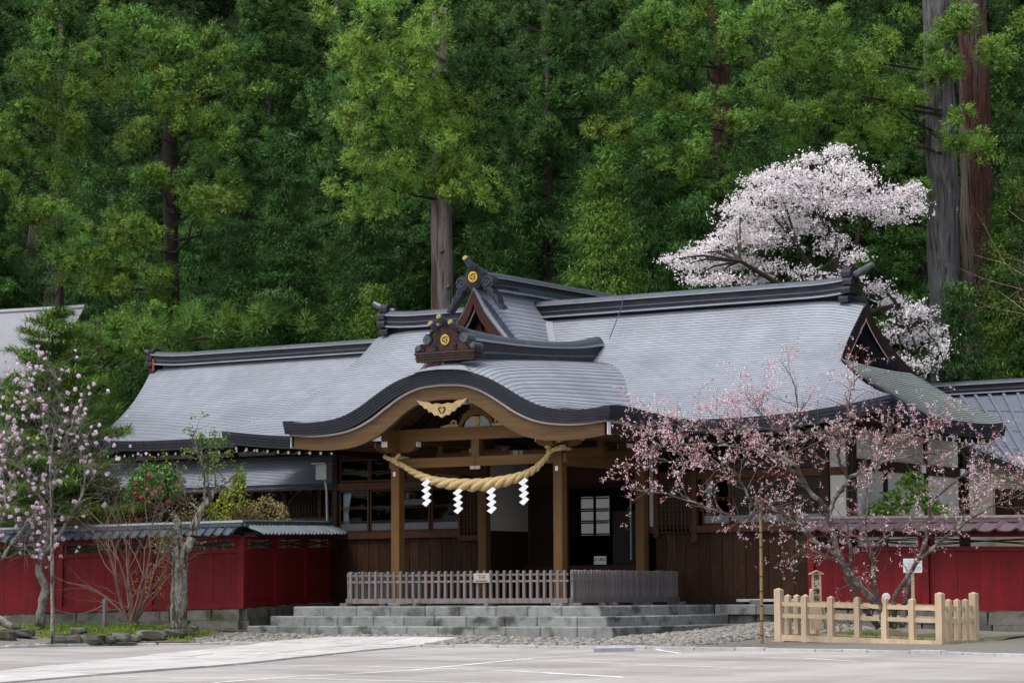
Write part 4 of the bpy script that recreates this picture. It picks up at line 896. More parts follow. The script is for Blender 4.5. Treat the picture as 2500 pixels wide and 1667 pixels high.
# raised gravel beds around the steps (surface runs from the kerb up to the step foot)
def bed_z(x, y): return lerp(0.03, plaza_z(x, y)+.02, smooth((0.6-y)/3.6)) if y < .6 else .03
kerb_px = [(-60, 1584), (0, 1582.5), (150, 1578), (329, 1574.5), (560, 1573), (780, 1573.5), (1000, 1578), (1180, 1580), (1340, 1581), (1580, 1584), (1800, 1587), (2050, 1590.5), (2300, 1596), (2500, 1603), (2600, 1606)]
kerb_line = [PG(*p) for p in kerb_px]
def bed(name, m, front, back, nz=8):
    n = len(front); bm = MB(); rows = []
    for k in range(nz+1): rows.append([Vector(a).lerp(Vector(b), k/nz) for a, b in zip(front, back)])
    bm.grid(rows); return struct(bm.build(name, m, smooth=True))
def along(line, n):
    d = [0]
    for a, b in zip(line, line[1:]): d.append(d[-1]+(b-a).length)
    return [Vector([np.interp(d[-1]*k/(n-1), d, [p[j] for p in line]) for j in range(3)]) for k in range(n)]
# kerb stones
kerb = thing('kerb', None, None); kerb['kind'] = 'structure'
rk = random.Random(8); pts = along(kerb_line, 400); i = 0
while i < 396:
    L = rk.randint(9, 17); j = min(399, i+L); a, b = pts[i], pts[j]
    if not (PG(830, 1577).x < a.x < PG(1060, 1580).x and False):
        dz = rk.uniform(-.012, .014); d = (b-a).normalized(); nrm = Vector((-d.y, d.x, 0)); w = rk.uniform(.15, .19)
        a2, b2 = a+d*.012, b-d*.012; h = .055+dz
        q = [a2, b2, b2+nrm*w, a2+nrm*w]; c = .012
        V = [p+Vector((0, 0, -.1)) for p in q]+[p+Vector((0, 0, h-c)) for p in q]+[p.lerp((q[0]+q[2])/2, .07)+Vector((0, 0, h)) for p in q]
        bm = MB(); bm.add(V, [(0, 1, 5, 4), (1, 2, 6, 5), (2, 3, 7, 6), (3, 0, 4, 7), (4, 5, 9, 8), (5, 6, 10, 9), (6, 7, 11, 10), (7, 4, 8, 11), (8, 9, 10, 11)]); bm.build('kerb_stone', 'kerb_stone', kerb)
    i = j
ls = PG(1450, 1586); bm = MB(); bm.prism([PG(1449, 1591)+Vector((0, 0, .07)), PG(1548, 1589)+Vector((0, 0, .07)), PG(1540, 1583)+Vector((0, 0, .07)), PG(1462, 1584)+Vector((0, 0, .07))], (0, 0, -.1)); bm.build('loose_kerb_stone', 'kerb_stone', kerb)
# gravel bed: a sheet from the kerb line up to the foot of steps and plinth
_ks = [((p-CAM).dot(HR), depth(p)) for p in kerb_line]
def kerb_depth(x, y): q = (Vector((x, y, 0))-CAM).dot(HR); return float(np.interp(q, [a for a, _ in _ks], [b for _, b in _ks]))
def bed_h(x, y):
    g = depth((x, y))-kerb_depth(x, y)
    if g < .14: return plaza_z(x, y)-.06
    z = plaza_z(x, y)+.03+(.15-.09*smooth((x-3.4)/1.5))*smooth((g-.1)/3.0)
    z += .19*smooth((x-.9)/1.6)*smooth((y-.6)/4.6)*(1-.35*smooth((x-5)/4))
    return z
bm = MB(); bm.grid([[(x, y, bed_h(x, y)) for x in np.linspace(-11, 16, 109)] for y in np.linspace(-8, 5.8, 70)]); struct(bm.build('gravel_bed', 'gravel_soil', smooth=True))
# stone path from the steps towards the left foreground, slab by slab
path = thing('stone_path', None, None); path['kind'] = 'structure'
pl_ = [(800, 1557), (640, 1572), (470, 1590), (180, 1622), (0, 1640), (-140, 1657)]; pr_2 = [(1120, 1558), (1040, 1570), (900, 1588), (560, 1625), (250, 1648), (-40, 1672)]
def on_ground(px, py, up_=.0):                     # where the line of sight meets forecourt or gravel
    v = RT*((px-1250)/F)+UP*(-(py-833.5)/F)+FW; t = 30.0
    while t < 62:
        p = CAM+v*t
        if p.z <= max(plaza_z(p.x, p.y), bed_h(p.x, p.y))+up_: return p
        t += .05
    return PG(px, py)
A = along([on_ground(*p) for p in pl_], 13); B = along([on_ground(*p) for p in pr_2], 13)
for k in range(12):
    for j in range(3):
        q = [A[k].lerp(B[k], j/3), A[k+1].lerp(B[k+1], j/3), A[k+1].lerp(B[k+1], (j+1)/3), A[k].lerp(B[k], (j+1)/3)]
        c = sum(q, Vector())/4; q = [p.lerp(c, .012) for p in q]; bm = MB(); h = .03+rk.uniform(-.006, .006)
        bm.prism([Vector((p.x, p.y, max(plaza_z(p.x, p.y), bed_h(p.x, p.y))+h)) for p in q], (0, 0, -.08)); bm.build('path_slab', 'path_stone', path)
# ramp edge of the path at the gravel
# chalk lines drawn on the forecourt
chalk = thing('chalk_lines', None, None); chalk['kind'] = 'structure'
def chalk_line(px, w=.045, seed=0):
    r = random.Random(seed); pts = along([PG(*p) for p in px], 60); bm = MB(); L = []; R_ = []
    for i, p in enumerate(pts):
        d = (pts[min(i+1, 59)]-pts[max(i-1, 0)]).normalized(); n = Vector((-d.y, d.x, 0)); ww = w*r.uniform(.55, 1.25)*(1 if r.random() > .06 else .25)
        L.append(p+n*ww+Vector((0, 0, .005))); R_.append(p-n*ww+Vector((0, 0, .005)))
    bm.grid([L, R_]); bm.build('chalk_line', 'chalk', chalk)
for k, l in enumerate([[(188, 1649), (400, 1653), (750, 1656), (1250, 1668)], [(520, 1622), (900, 1626), (1250, 1637), (1520, 1652)], [(520, 1666), (660, 1655), (1000, 1636), (1300, 1606), (1500, 1595)], [(1070, 1606), (1250, 1608), (1420, 1615), (1640, 1624), (1822, 1631)],
                        [(1820, 1603), (1960, 1606), (2094, 1614)], [(1590, 1582), (1620, 1588), (1660, 1594)], [(0, 1592), (57, 1592)], [(810, 1597), (1000, 1600), (1130, 1604)], [(1250, 1639), (1400, 1646), (1520, 1653)]]): chalk_line(l, seed=k)

# ================================================================== cobbles: nearest ones singly, the rest as one mass
def cobble_mesh(seed):
    r = random.Random(seed); V = []; n1, n2 = 6, 3
    V.append((0, 0, .5))
    for a, (rr, zz) in enumerate(((.62, .36), (1.0, -.05), (.8, -.45))):
        for k in range(n1): th = 2*math.pi*(k+.5*(a % 2))/n1; q = rr*r.uniform(.82, 1.15); V.append((math.cos(th)*q, math.sin(th)*q*.75, zz*r.uniform(.8, 1.1)))
    Fc = [(0, 1+k, 1+(k+1) % n1) for k in range(n1)]
    for a in range(2):
        for k in range(n1): Fc.append((1+a*n1+k, 1+(a+1)*n1+k, 1+(a+1)*n1+(k+1) % n1, 1+a*n1+(k+1) % n1))
    me = bpy.data.meshes.new('cobble'); me.from_pydata(V, [], Fc); me.materials.append(MATS['cobble']); me.polygons.foreach_set('use_smooth', [True]*len(Fc)); return me
CM = [cobble_mesh(i) for i in range(5)]
cob = thing('cobble_bed', None, None); cob['kind'] = 'structure'
rc_ = random.Random(21); spots = []
cob_surface = bed_h
def in_steps(x, y): return -8.4 < x < 1.5 and y > -.06
def in_path(p):
    for k in range(12):
        q = [A[k], A[k+1], B[k+1], B[k]]; s = [(q[(i+1) % 4]-q[i]).cross(p-q[i]).z for i in range(4)]
        if all(v > 0 for v in s) or all(v < 0 for v in s): return True
    return False
n_try = 0
while len(spots) < 5600 and n_try < 60000:
    n_try += 1
    p = Vector((rc_.uniform(-10.5, 6.0), rc_.uniform(-6, 5.7), 0)); g = depth(p)-kerb_depth(p.x, p.y)
    if g < .3 or in_steps(p.x, p.y) or in_path(p): continue
    if p.x < -8.2 and g > 1.3+(p.x+8.2)*.3: continue
    if p.x > 3.2 and rc_.random() < (p.x-3.2)/2.2: continue
    if p.x > 4.2 and p.y < 1.5: continue
    spots.append(p)
spots.sort(key=lambda p: depth(p)*1.0)
cv = []; cf = []
for i, p in enumerate(spots):
    s = rc_.uniform(.045, .095)*(1.25 if rc_.random() < .12 else 1); rot = rc_.uniform(0, 6.28); z = cob_surface(p.x, p.y)+rc_.uniform(-.01, .02)
    sz = s*rc_.uniform(.55, .85)
    if i < 300:
        o = bpy.data.objects.new('cobble', CM[i % 5]); COL.objects.link(o); o.parent = cob; o.location = (p.x, p.y, z); o.rotation_euler = (rc_.uniform(-.3, .3), rc_.uniform(-.3, .3), rot); o.scale = (s, s, sz)
    else:
        me = CM[i % 5]; c, q = math.cos(rot), math.sin(rot); n = len(cv)
        for v in me.vertices: x, y, w = v.co; cv.append((p.x+(x*c-y*q)*s, p.y+(x*q+y*c)*s, z+w*sz))
        for f in me.polygons: cf.append(tuple(n+j for j in f.vertices))
me = bpy.data.meshes.new('cobbles'); me.from_pydata(cv, [], cf)
mm = mat('cobble_mass', (0.21, 0.20, 0.182), rough=0.85, var=0.5, scale=7, contrast=.35, bump=0.2, detail=2); me.materials.append(mm); me.polygons.foreach_set('use_smooth', [True]*len(cf))
o = bpy.data.objects.new('cobbles', me); COL.objects.link(o); o.parent = cob; o['kind'] = 'stuff'

# ================================================================== stone steps
steps = thing('stone_steps', 'three broad grey stone steps leading up to the porch', 'steps', (-3.4, 0, 0))
SX0, SX1, TR, RS = -8.21, 1.42, .37, .213
rs2 = random.Random(3)
def block(a, b, parent, name='stone_block', m='step_stone', c=.022):
    return MB().bev(a, b, c).build(name, m, parent)
for k in range(3):
    x0, x1, y0, z0, z1 = SX0+TR*k, SX1-TR*k, TR*k, (RS*k if k else -.25), RS*(k+1)
    yb = 5.75; x = x0
    while x < x1-.02:
        L = rs2.uniform(.8, 1.02) if x < x1-1.2 else x1-x
        b = min(x1, x+L); b = x1 if x1-b < .35 else b
        block((x+.004, y0+rs2.uniform(0, .006), z0), (b-.004, y0+.42, z1+rs2.uniform(-.003, .003)), steps); x = b
    for sx in (x1, x0):
        y = y0+.42
        while y < yb-.02:
            b = min(yb, y+rs2.uniform(.75, 1.0)); b = yb if yb-b < .35 else b
            a_ = (sx-.42, sx) if sx == x1 else (sx, sx+.42)
            block((a_[0], y+.004, z0), (a_[1], b-.004, z1+rs2.uniform(-.003, .003)), steps); y = b
xx = np.linspace(SX0+TR*2+.42, SX1-TR*2-.42, 7); yy = np.linspace(TR*2+.42, 6.1, 6)
for i in range(6):
    for j in range(5): MB().bev((xx[i]+.004, yy[j]+.004, .3), (xx[i+1]-.004, yy[j+1]-.004, RS*3-.002), .008).build('paving_slab', 'step_stone', steps)
# stone plinth under the right wall
pli = thing('stone_plinth', 'low dark stone plinth under the right wall of the hall', 'plinth', (3, 5.75, 0))
x = SX1-.74
while x < 4.6:
    b = x+rs2.uniform(1.0, 1.35); block((x+.005, 5.74, .42), (b-.005, 6.1, .64), pli); x = b
x = 1.0
while x < 4.6:
    b = x+rs2.uniform(.5, .9); block((x+.008, 5.80+rs2.uniform(0, .02), -.3), (b-.008, 6.1, .415), pli, m='old_stone', c=.03); x = b
MB().bev((1.2, 5.82, .70), (4.2, 6.15, .76), .01).build('plinth_ledge', 'kerb_stone', pli)
for x in (1.55, 3.0): MB().bev((x, 5.80, .643), (x+.3, 6.0, .74), .01).build('foot_block', 'wood_grey', pli)

# ================================================================== weathered picket fences on the top step
def picket_run(name, label, p0, p1, n, feet, first=True):
    """pickets standing in a sill between two points; z runs from the sill foot"""
    p0, p1 = Vector(p0), Vector(p1); d = (p1-p0).normalized(); nr = Vector((d.y, -d.x, 0))
    t = thing(name, label, 'fence', p0, 'weathered picket fences')
    r = random.Random(int(p0.x*31+n))
    MB().bar(p0+Vector((0, 0, .115)), p1+Vector((0, 0, .115)), .10, .11).build('sill', 'wood_grey', t)
    for z in (.54, .68): MB().bar(p0+Vector((0, 0, z)), p1+Vector((0, 0, z)), .026, .045).build('rail', 'wood_grey', t)
    proto = None
    for k in range(n):
        p = p0.lerp(p1, (k+.5)/n)+nr*.002
        if proto is None:
            b = MB(); w = .03; h = .77; b.add([(-w, -w, .165), (w, -w, .165), (w, w, .165), (-w, w, .165), (-w, -w, h-.012), (w, -w, h-.012), (w, w, h-.012), (-w, w, h-.012), (-w*.6, -w*.6, h), (w*.6, -w*.6, h), (w*.6, w*.6, h), (-w*.6, w*.6, h)],
                  [(0, 1, 5, 4), (1, 2, 6, 5), (2, 3, 7, 6), (3, 0, 4, 7), (4, 5, 9, 8), (5, 6, 10, 9), (6, 7, 11, 10), (7, 4, 8, 11), (8, 9, 10, 11)])
            proto = bpy.data.meshes.new('picket'); proto.from_pydata(b.v, [], b.f); proto.materials.append(MATS['wood_grey'])
        o = bpy.data.objects.new('picket', proto); COL.objects.link(o); o.parent = t; o.location = p-p0; o.rotation_euler = (r.uniform(-.008, .008), r.uniform(-.01, .01), math.atan2(d.y, d.x)); o.scale = (1, 1, r.uniform(.985, 1.01))
    for k in range(feet):
        p = p0.lerp(p1, (k+.04)/max(1, feet-.92)); MB().bar(p+nr*.22+Vector((0, 0, .035)), p-nr*.22+Vector((0, 0, .035)), .11, .07).build('foot', 'wood_grey', t)
    return t
FX0, FX1, FY = P(850, 1459, y=1.4).x, P(1388, 1458, y=1.4).x, 1.4
picket_run('picket_fence', 'weathered grey picket fence facing the forecourt along the top step', (FX0, FY, .64), (FX1, FY, .64), 34, 4)
picket_run('picket_fence', 'weathered grey picket fence running back at the right of the porch', (FX1+.06, FY+.0, .64), (FX1+.06, 6.1, .64), 36, 4)
picket_run('picket_fence', 'weathered grey picket fence running back at the left of the porch', (FX0-.06, FY+.05, .64), (FX0-.06, 4.6, .64), 24, 3)
c = P(1176, 1410, y=FY-.05); pq = thing('plaque', 'small pale wooden notice board tied to the front picket fence', 'sign', (c.x, FY-.05, c.z-.1))
bm = MB().bev((c.x-.21, FY-.06, c.z-.1), (c.x+.21, FY-.04, c.z+.1), .006); bm.build('board', 'pale_board', pq)
textlines(pq, (c.x, FY-.061, c.z), (1, 0, 0), (0, 0, 1), .38, [(.055, .6), (-.065, .9), (-.08, .85)], 'ink', 4, .012)
lettering('大玄関', .06, pq, (c.x+.01, FY-.0615, c.z+.005), (1, 0, 0), (0, 0, 1))

# ================================================================== red plank walls with tiled caps
def tile_mesh(W, L, m):
    n = 9; V = []
    for q, (yy, dz) in enumerate(((0, 0), (-L, 0), (-L, -.028))):
        for i in range(n):
            u = i/(n-1); x = u*W; z = -.022*math.sin(min(1, u/.72)*math.pi)*(u < .72)+(.055*math.sin((u-.70)/.30*math.pi) if u >= .70 else 0); V.append((x, yy, z+dz+(.03 if q == 0 else 0)*0))
    Fc = [(a*n+i, a*n+i+1, (a+1)*n+i+1, (a+1)*n+i) for a in range(2) for i in range(n-1)]
    me = bpy.data.meshes.new('tile'); me.from_pydata(V, [], Fc); me.materials.append(MATS[m]); return me
def red_wall(name, label, p0, p1, tile_w, tilem, post_every=1.85, base=None, sd=1, out=None, plank_w=.42, zg=.0, endpost=True):
    """p0 -> p1 along the foot of the red boards (left to right as seen)"""
    p0, p1 = Vector(p0), Vector(p1); L = (p1-p0).length; a = (p1-p0).normalized(); n = Vector((a.y, -a.x, 0)).normalized(); up = Vector((0, 0, 1))
    def Q(s, h, o): return p0+a*s+up*h+n*o
    t = thing(name, label, 'wall', p0); r = random.Random(sd)
    def slab(s0, s1, h0, h1, o0, o1, nm, m):
        V = [Q(s, h, o) for s, h, o in ((s0, h0, o0), (s1, h0, o0), (s1, h0, o1), (s0, h0, o1), (s0, h1, o0), (s1, h1, o0), (s1, h1, o1), (s0, h1, o1))]
        return MB().add(V, [(0, 3, 2, 1), (4, 5, 6, 7), (0, 1, 5, 4), (1, 2, 6, 5), (2, 3, 7, 6), (3, 0, 4, 7)]).build(nm, m, t)
    slab(0, L, 0, .13, -.07, .075, 'bottom_rail', 'red_paint'); slab(0, L, 1.26, 1.36, -.07, .065, 'top_rail', 'red_paint')
    slab(0, L, 1.56, 1.64, -.08, .08, 'wall_plate', 'red_paint')
    s = 0
    while s < L-.03:
        e = min(L, s+plank_w*r.uniform(.9, 1.1)); e = L if L-e < .12 else e; slab(s+.003, e-.003, .13, 1.26, -.02, .02+r.uniform(-.003, .003), 'plank', 'red_paint'); s = e
    k = max(1, round(L/post_every)); ps = [L*i/k for i in range(k+1)]
    for s in ps: slab(s-.075, s+.075, -.02, 1.62, -.085, .09, 'post', 'red_paint')
    for s0, s1 in zip(ps, ps[1:]):               # open strip under the eave with crossed laths
        b0, b1 = s0+.16, s1-.16
        for q in (s0+.14, s1-.14): slab(q-.03, q+.03, 1.36, 1.56, -.05, .05, 'stud', 'red_paint')
        for z0, z1 in ((1.38, 1.54), (1.54, 1.38), (1.42, 1.50), (1.50, 1.42)): MB().tube([Q(b0, z0, r.uniform(-.03, .03)), Q((b0+b1)/2, (z0+z1)/2+.01, 0), Q(b1, z1, r.uniform(-.03, .03))], .013, 5).build('lath', 'bark_dark', t)
    # tiled cap
    tm = tile_mesh(tile_w, .30, tilem); ang = math.atan2(a.y, a.x); pitch = rad(24); nt = int(L/tile_w+.6)
    slab(-.05, L+.05, 1.64, 1.67, -.36, .36, 'roof_board', 'wood_dark')
    for side in (1, -1):
        for row in (0, 1):
            for i in range(nt):
                s = i*tile_w; o0 = .05+row*.20; h = 1.89-row*.085+.012*row
                ob = bpy.data.objects.new('roof_tile', tm); COL.objects.link(ob); ob.parent = t
                if side == 1: ob.location = Q(s, h, o0)-p0; rz = ang
                else: ob.location = Q(s+tile_w, h, -o0)-p0; rz = ang+math.pi
                ob.rotation_euler = (pitch+r.uniform(-.02, .02), r.uniform(-.02, .02), rz+r.uniform(-.012, .012))
    slab(-.03, L+.03, 1.87, 1.93, -.11, .11, 'ridge_tile_bed', tilem)
    MB().tube([Q(-.04, 1.95, 0), Q(L/2, 1.95, 0), Q(L+.04, 1.95, 0)], .075, 8).build('ridge_tile', tilem, t)
    # stone footing
    if base:
        hgt, rows = base; s = 0
        for row in range(rows):
            s = 0 
            while s < L-.02:
                e = min(L, s+r.uniform(.55, 1.3)); e = L if L-e < .3 else e; top = -.03-row*hgt
                V0, V1 = (s+.006, e-.006), (top-hgt+.008, top); o1 = .16+row*.03+r.uniform(-.02, .02)
                V = [Q(x, h, o) for x, h, o in ((V0[0], V1[0], -.1), (V0[1], V1[0], -.1), (V0[1], V1[0], o1), (V0[0], V1[0], o1), (V0[0], V1[1], -.1), (V0[1], V1[1], -.1), (V0[1]-.02, V1[1], o1-.02), (V0[0]+.02, V1[1], o1-.02))]
                MB().add(V, [(0, 3, 2, 1), (4, 5, 6, 7), (0, 1, 5, 4), (1, 2, 6, 5), (2, 3, 7, 6), (3, 0, 4, 7)]).build('footing_stone', 'old_stone', t); s = e
    return t
def wallpt(px, py, d): return P(px, py, d=d)
Bd = wallpt(589, 1483, 59.5)
red_wall('red_wall', 'red plank wall with blue-grey tiled cap along the left garden', wallpt(-70, 1500, 60.7), Bd, .225, 'tile_blue', 2.1, (.24, 2), 4)
red_wall('red_wall', 'short red plank wall running back from the bend to the hall', Bd, wallpt(812, 1467.5, 65.0), .225, 'tile_blue', 2.0, (.24, 2), 7)
red_wall('red_wall', 'red plank wall with plum tiled cap right of the hall', (P(1985, 1486, y=5.6).x, 5.6, P(1985, 1484, y=5.6).z), (P(2560, 1492, y=5.6).x, 5.6, P(2560, 1492, y=5.6).z), .46, 'tile_plum', 3.0, (.27, 2), 9, plank_w=.5)
# ================================================================== other buildings
# ---- left wing
wing = thing('side_wing', 'low wing with long grey copper roof left of the hall', 'building', (-15, 9, 0))
WYR, WYE, WZR, WZE = 11.0, 7.6, 7.50, 5.08
WXT, WXB, WX1 = P(372, 895, y=WYR).x, P(226, 1086, y=WYE).x, -10.6
def wing_pt(x01, t):
    z = WZR-(WZR-WZE)*(1.26*t-.26*t*t); y = lerp(WYR, WYE, t); l = lerp(WXT, WXB, t)-.55*math.sin(t*math.pi)*-.35
    x = lerp(l, WX1, x01); e = max(0, 1-(x-l)/2.5); return (x, y, z+.10*e*e*t-.05*e*e*(1-t))
dk = MB(); dk.grid([[Vector(wing_pt(k/10, t/10))-Vector((0, 0, .05)) for k in range(11)] for t in range(11)])
dk.grid([[Vector((wing_pt(k/4, t/5)[0], 2*WYR-wing_pt(k/4, t/5)[1], wing_pt(k/4, t/5)[2]-.05)) for k in range(5)] for t in range(6)])
wroof = dk.build('roof', 'copper_butt', wing)
for i in range(44):
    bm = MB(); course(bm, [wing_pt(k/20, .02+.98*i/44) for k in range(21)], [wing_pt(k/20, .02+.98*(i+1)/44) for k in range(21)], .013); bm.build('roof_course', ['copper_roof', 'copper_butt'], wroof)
eave_layers([wing_pt(k/16, 1) for k in range(17)], (0, -1, 0), wroof, n=3, h=.085)
rl_ = ridge(wing, [(x, WYR, WZR-.04+(.10*max(0, 1-(x-WXT)/1.5)**2)) for x in np.linspace(WXT+.1, WX1, 24)], half=.18, h=.40)
bm = MB(); bm.tube([(WXT+.2, WYR, WZR+.36), (WXT-.05, WYR, WZR+.40), (WXT-.28, WYR, WZR+.46)], [.09, .08, .06], 8); bm.build('ridge_tip', 'copper_cap', rl_)
we = ridge_end(WXT+.02, WYR, WZR+.12, -1, wing, .85)
MB().box((WXT+.2, WYR-.24, WZR-.15), (WXT+.26, WYR-.2, WZR+.2)).build('rust_bracket', 'rust_bracket', wing)
bm = MB(); A_ = [Vector(wing_pt(0, t/12))+Vector((.02, 0, -.02)) for t in range(13)]; bm.grid([A_, [p-Vector((0, 0, .32)) for p in A_]]); bm.build('bargeboard', 'wood_dark', wroof)
for k in range(24):
    x = lerp(WXB+.4, -12.4, k/23); MB().bar((x, WYE+.2, WZE-.36), (x, 9.0, WZE-.12), .08, .10).build('rafter', 'wood_dark', wroof); MB().box((x-.026, WYE+.185, WZE-.39), (x+.026, WYE+.197, WZE-.33)).build('rafter_end', 'white_paint', wroof)
MB().box((WXB+.5, 8.85, 4.5), (WX1, 8.95, 5.3)).build('plaster_wall', 'plaster', wing)
MB().box((WXB+.5, 8.80, 4.5), (WX1, 8.84, 4.64)).build('wall_plate', 'wood_dark', wing)
for k in range(5): x = lerp(WXB+1.2, -12.8, k/4); MB().box((x-.06, 8.79, 4.4), (x+.06, 8.845, 5.0)).build('post', 'wood_dark', wing)
# pent roof
PY0, PY1, PZ0, PZ1 = 8.8, 7.0, 4.58, 3.74
def pent(x01, t): return (lerp(WXB-.5, LX0-.05, x01), lerp(PY0, PY1, t), PZ0-(PZ0-PZ1)*(1.15*t-.15*t*t))
dk = MB(); dk.grid([[Vector(pent(k/4, t/4))-Vector((0, 0, .04)) for k in range(5)] for t in range(5)]); proof = dk.build('pent_roof', 'copper_butt', wing)
for i in range(18):
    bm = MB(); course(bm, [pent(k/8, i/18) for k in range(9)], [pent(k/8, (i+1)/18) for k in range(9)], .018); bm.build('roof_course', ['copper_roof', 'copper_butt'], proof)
eave_layers([pent(k/8, 1) for k in range(9)], (0, -1, 0), proof, n=1, h=.12)
MB().tube([Vector(pent(0, 1))+Vector((0, -.08, -.12)), Vector(pent(1, 1))+Vector((0, -.08, -.12))], .05, 8).build('gutter', 'copper_dark', proof)
for k in range(30): x = lerp(WXB, LX0-.2, k/29); MB().bar((x, PY1+.12, PZ1-.2), (x, 8.6, PZ1+.35), .06, .08).build('rafter', 'wood_dark', proof)
ww = MB().box((WXB+.5, 8.3, .2), (LX0-.02, 8.42, 3.9)).build('front_wall', 'wood_dark', wing)
for k in range(7):
    x = LX0-.25-k*1.15; sash(x-.5, x+.5, 1.6, 2.75, 8.2, ww, bars=(.25, .29), frost=0); lattice(x-.5, x+.5, 2.95, 3.4, 8.2, ww, 10, 1, 'wood_dark', .01)
    MB().box((x+.52, 8.16, .4), (x+.62, 8.26, 3.6)).build('post', 'wood_frame', ww)
MB().box((WXB+.5, 8.17, 2.77), (LX0-.02, 8.27, 2.92)).build('head_beam', 'wood_frame', ww)
# floodlight under the pent roof
c = P(674, 1198, y=7.4); MB().tube([c+Vector((.07, 0, .06)), c, c+Vector((-.08, -.05, -.1))], [.02, .04, .07], 8).build('flood_lamp', 'metal_grey', proof)

# ---- far house on the left
far = thing('far_house', 'pale grey sheet-metal roof of a house among the trees', 'house', P(60, 1000, d=84))
ft = [P(-120, 771, d=84), P(207, 752, d=84)]; fb = [P(-160, 1010, d=79), P(30, 985, d=79)]
def fpt(u, v):
    a = ft[0].lerp(ft[1], u); b = fb[0].lerp(fb[1], u); p = a.lerp(b, v); p.z -= .35*math.sin(v*math.pi)*1; return p
fr_ = None
for i in range(3):
    bm = MB(); v0, v1 = i/3, (i+1)/3-.004; up_ = Vector((0, 0, .03*(2-i)))
    bm.grid([[fpt(k/8, lerp(v0, v1, j/4))+up_ for k in range(9)] for j in range(5)]+[[fpt(k/8, v1)-Vector((0, 0, .04)) for k in range(9)]]); ob = bm.build('roof' if fr_ is None else 'roof_sheet', 'grey_roof', far if fr_ is None else fr_); fr_ = fr_ or ob
MB().tube([ft[0], ft[1]], .12, 8).build('ridge', 'grey_roof', far)
w0, w1 = fpt(0, .93), fpt(.92, .93); bm = MB(); bm.prism([w0+Vector((0, .6, -.2)), w1+Vector((-.3, .6, -.2)), w1+Vector((-.3, .6, -4.5)), w0+Vector((0, .6, -4.5))], (0, .2, 0)); bm.build('wall', 'plaster', far)
q = fpt(.97, .5); bm = MB(); bm.prism([fpt(.985, .08)+Vector((0, .1, -.3)), fpt(.985, .95)+Vector((0, .1, -.3)), fpt(.985, .95)+Vector((0, .1, -4)), Vector((fpt(.985, .08).x, fpt(.985, .08).y, fpt(.985, .95).z-4))], (-.1, .1, 0)); bm.build('gable_wall', 'wood_dark', far)

# ---- annex on the right with ribbed metal roof
ann = thing('annex', 'annex with ribbed blue-grey metal roof behind the right wall', 'building', P(2450, 1300, d=62))
at0, at1 = P(2170, 972, d=68), P(2660, 944, d=66.0); ab0, ab1 = P(2350, 1083, d=63), P(2700, 1225, d=60.0)
def apt(u, v): return at0.lerp(at1, u).lerp(ab0.lerp(ab1, u), v)
bm = MB(); bm.grid([[apt(k/6, v/4) for k in range(7)] for v in range(5)]); ar = bm.build('roof', 'seam_roof', ann)
nu = (apt(1, 0)-apt(0, 0)).cross(apt(0, 1)-apt(0, 0)).normalized(); nu = nu if nu.z > 0 else -nu
for k in range(15):
    u = k/14; bm = MB(); bm.bar(apt(u, .0)+nu*.03, apt(u, .985)+nu*.03, .075, .06, up=nu); bm.build('standing_seam', 'seam_roof', ar)
for v in (.25, .5, .75):
    bm = MB(); bm.grid([[apt(k/6, v-.002)+nu*.012 for k in range(7)], [apt(k/6, v+.004)+nu*.012 for k in range(7)]]); bm.build('sheet_joint', 'copper_cap', ar)
ridge(ann, [at0.lerp(at1, k/6)-Vector((0, 0, .03)) for k in range(7)], half=.2, h=.36, side=Vector((-(at1-at0).y, (at1-at0).x, 0)).normalized())
bm = MB(); bm.grid([[apt(k/6, 1)+nu*.0 for k in range(7)], [apt(k/6, 1)-Vector((0, 0, .16)) for k in range(7)]]); bm.build('eave_fascia', 'copper_dark', ar)
c0, c1 = P(2424, 1130, d=62.6), P(2640, 1150, d=61.2)
bm = MB(); bm.prism([(c0.x, c0.y, 0), (c1.x, c1.y, 0), (c1.x, c1.y, c1.z+.2), (c0.x, c0.y, c0.z+.2)], (.1, .15, 0)); bm.build('wall', 'plaster_warm', ann)
e0 = P(2365, 1125, d=63.6); bm = MB(); bm.prism([(e0.x, e0.y, 0), (c0.x-.02, c0.y, 0), (c0.x-.02, c0.y, c0.z+.1), (e0.x, e0.y, e0.z+.15)], (.05, .15, 0)); bm.build('wall', 'plaster', ann)
w0, w1 = P(2436, 1190, d=62.4), P(2560, 1200, d=61.6); bm = MB(); bm.prism([w0, w1, (w1.x, w1.y, w1.z-.75), (w0.x, w0.y, w0.z-.75)], (-.05, -.08, 0)); bm.build('window', 'wood_dark', ann)

# ================================================================== fenced garden at the right
# new wooden fence round the cherry
nf = thing('wooden_fence', 'new pale wooden fence around the blossoming cherry tree', 'fence', P(1903, 1563, d=52.3))
fa, fb2 = P(1903, 1562, d=52.3)-Vector((0, 0, .03)), P(2297, 1578, d=50.0)-Vector((0, 0, .03))
ax = (fb2-fa); Lf = ax.length; ax.normalize(); ay = Vector((-ax.y, ax.x, 0)).normalized(); DEP = 1.35
def NF(s, o, h): return fa+ax*s+ay*o+Vector((0, 0, h))
def npost(s, o, h, w, nm):
    q = [NF(s+a*w, o+b*w, 0) for a, b in ((-1, -1), (1, -1), (1, 1), (-1, 1))]; V = [p+Vector((0, 0, .0)) for p in q]+[p+Vector((0, 0, h)) for p in q]+[NF(s, o, h+.035)]
    return MB().add(V, [(0, 1, 5, 4), (1, 2, 6, 5), (2, 3, 7, 6), (3, 0, 4, 7), (4, 5, 8), (5, 6, 8), (6, 7, 8), (7, 4, 8)]).build(nm, 'wood_fresh', nf)
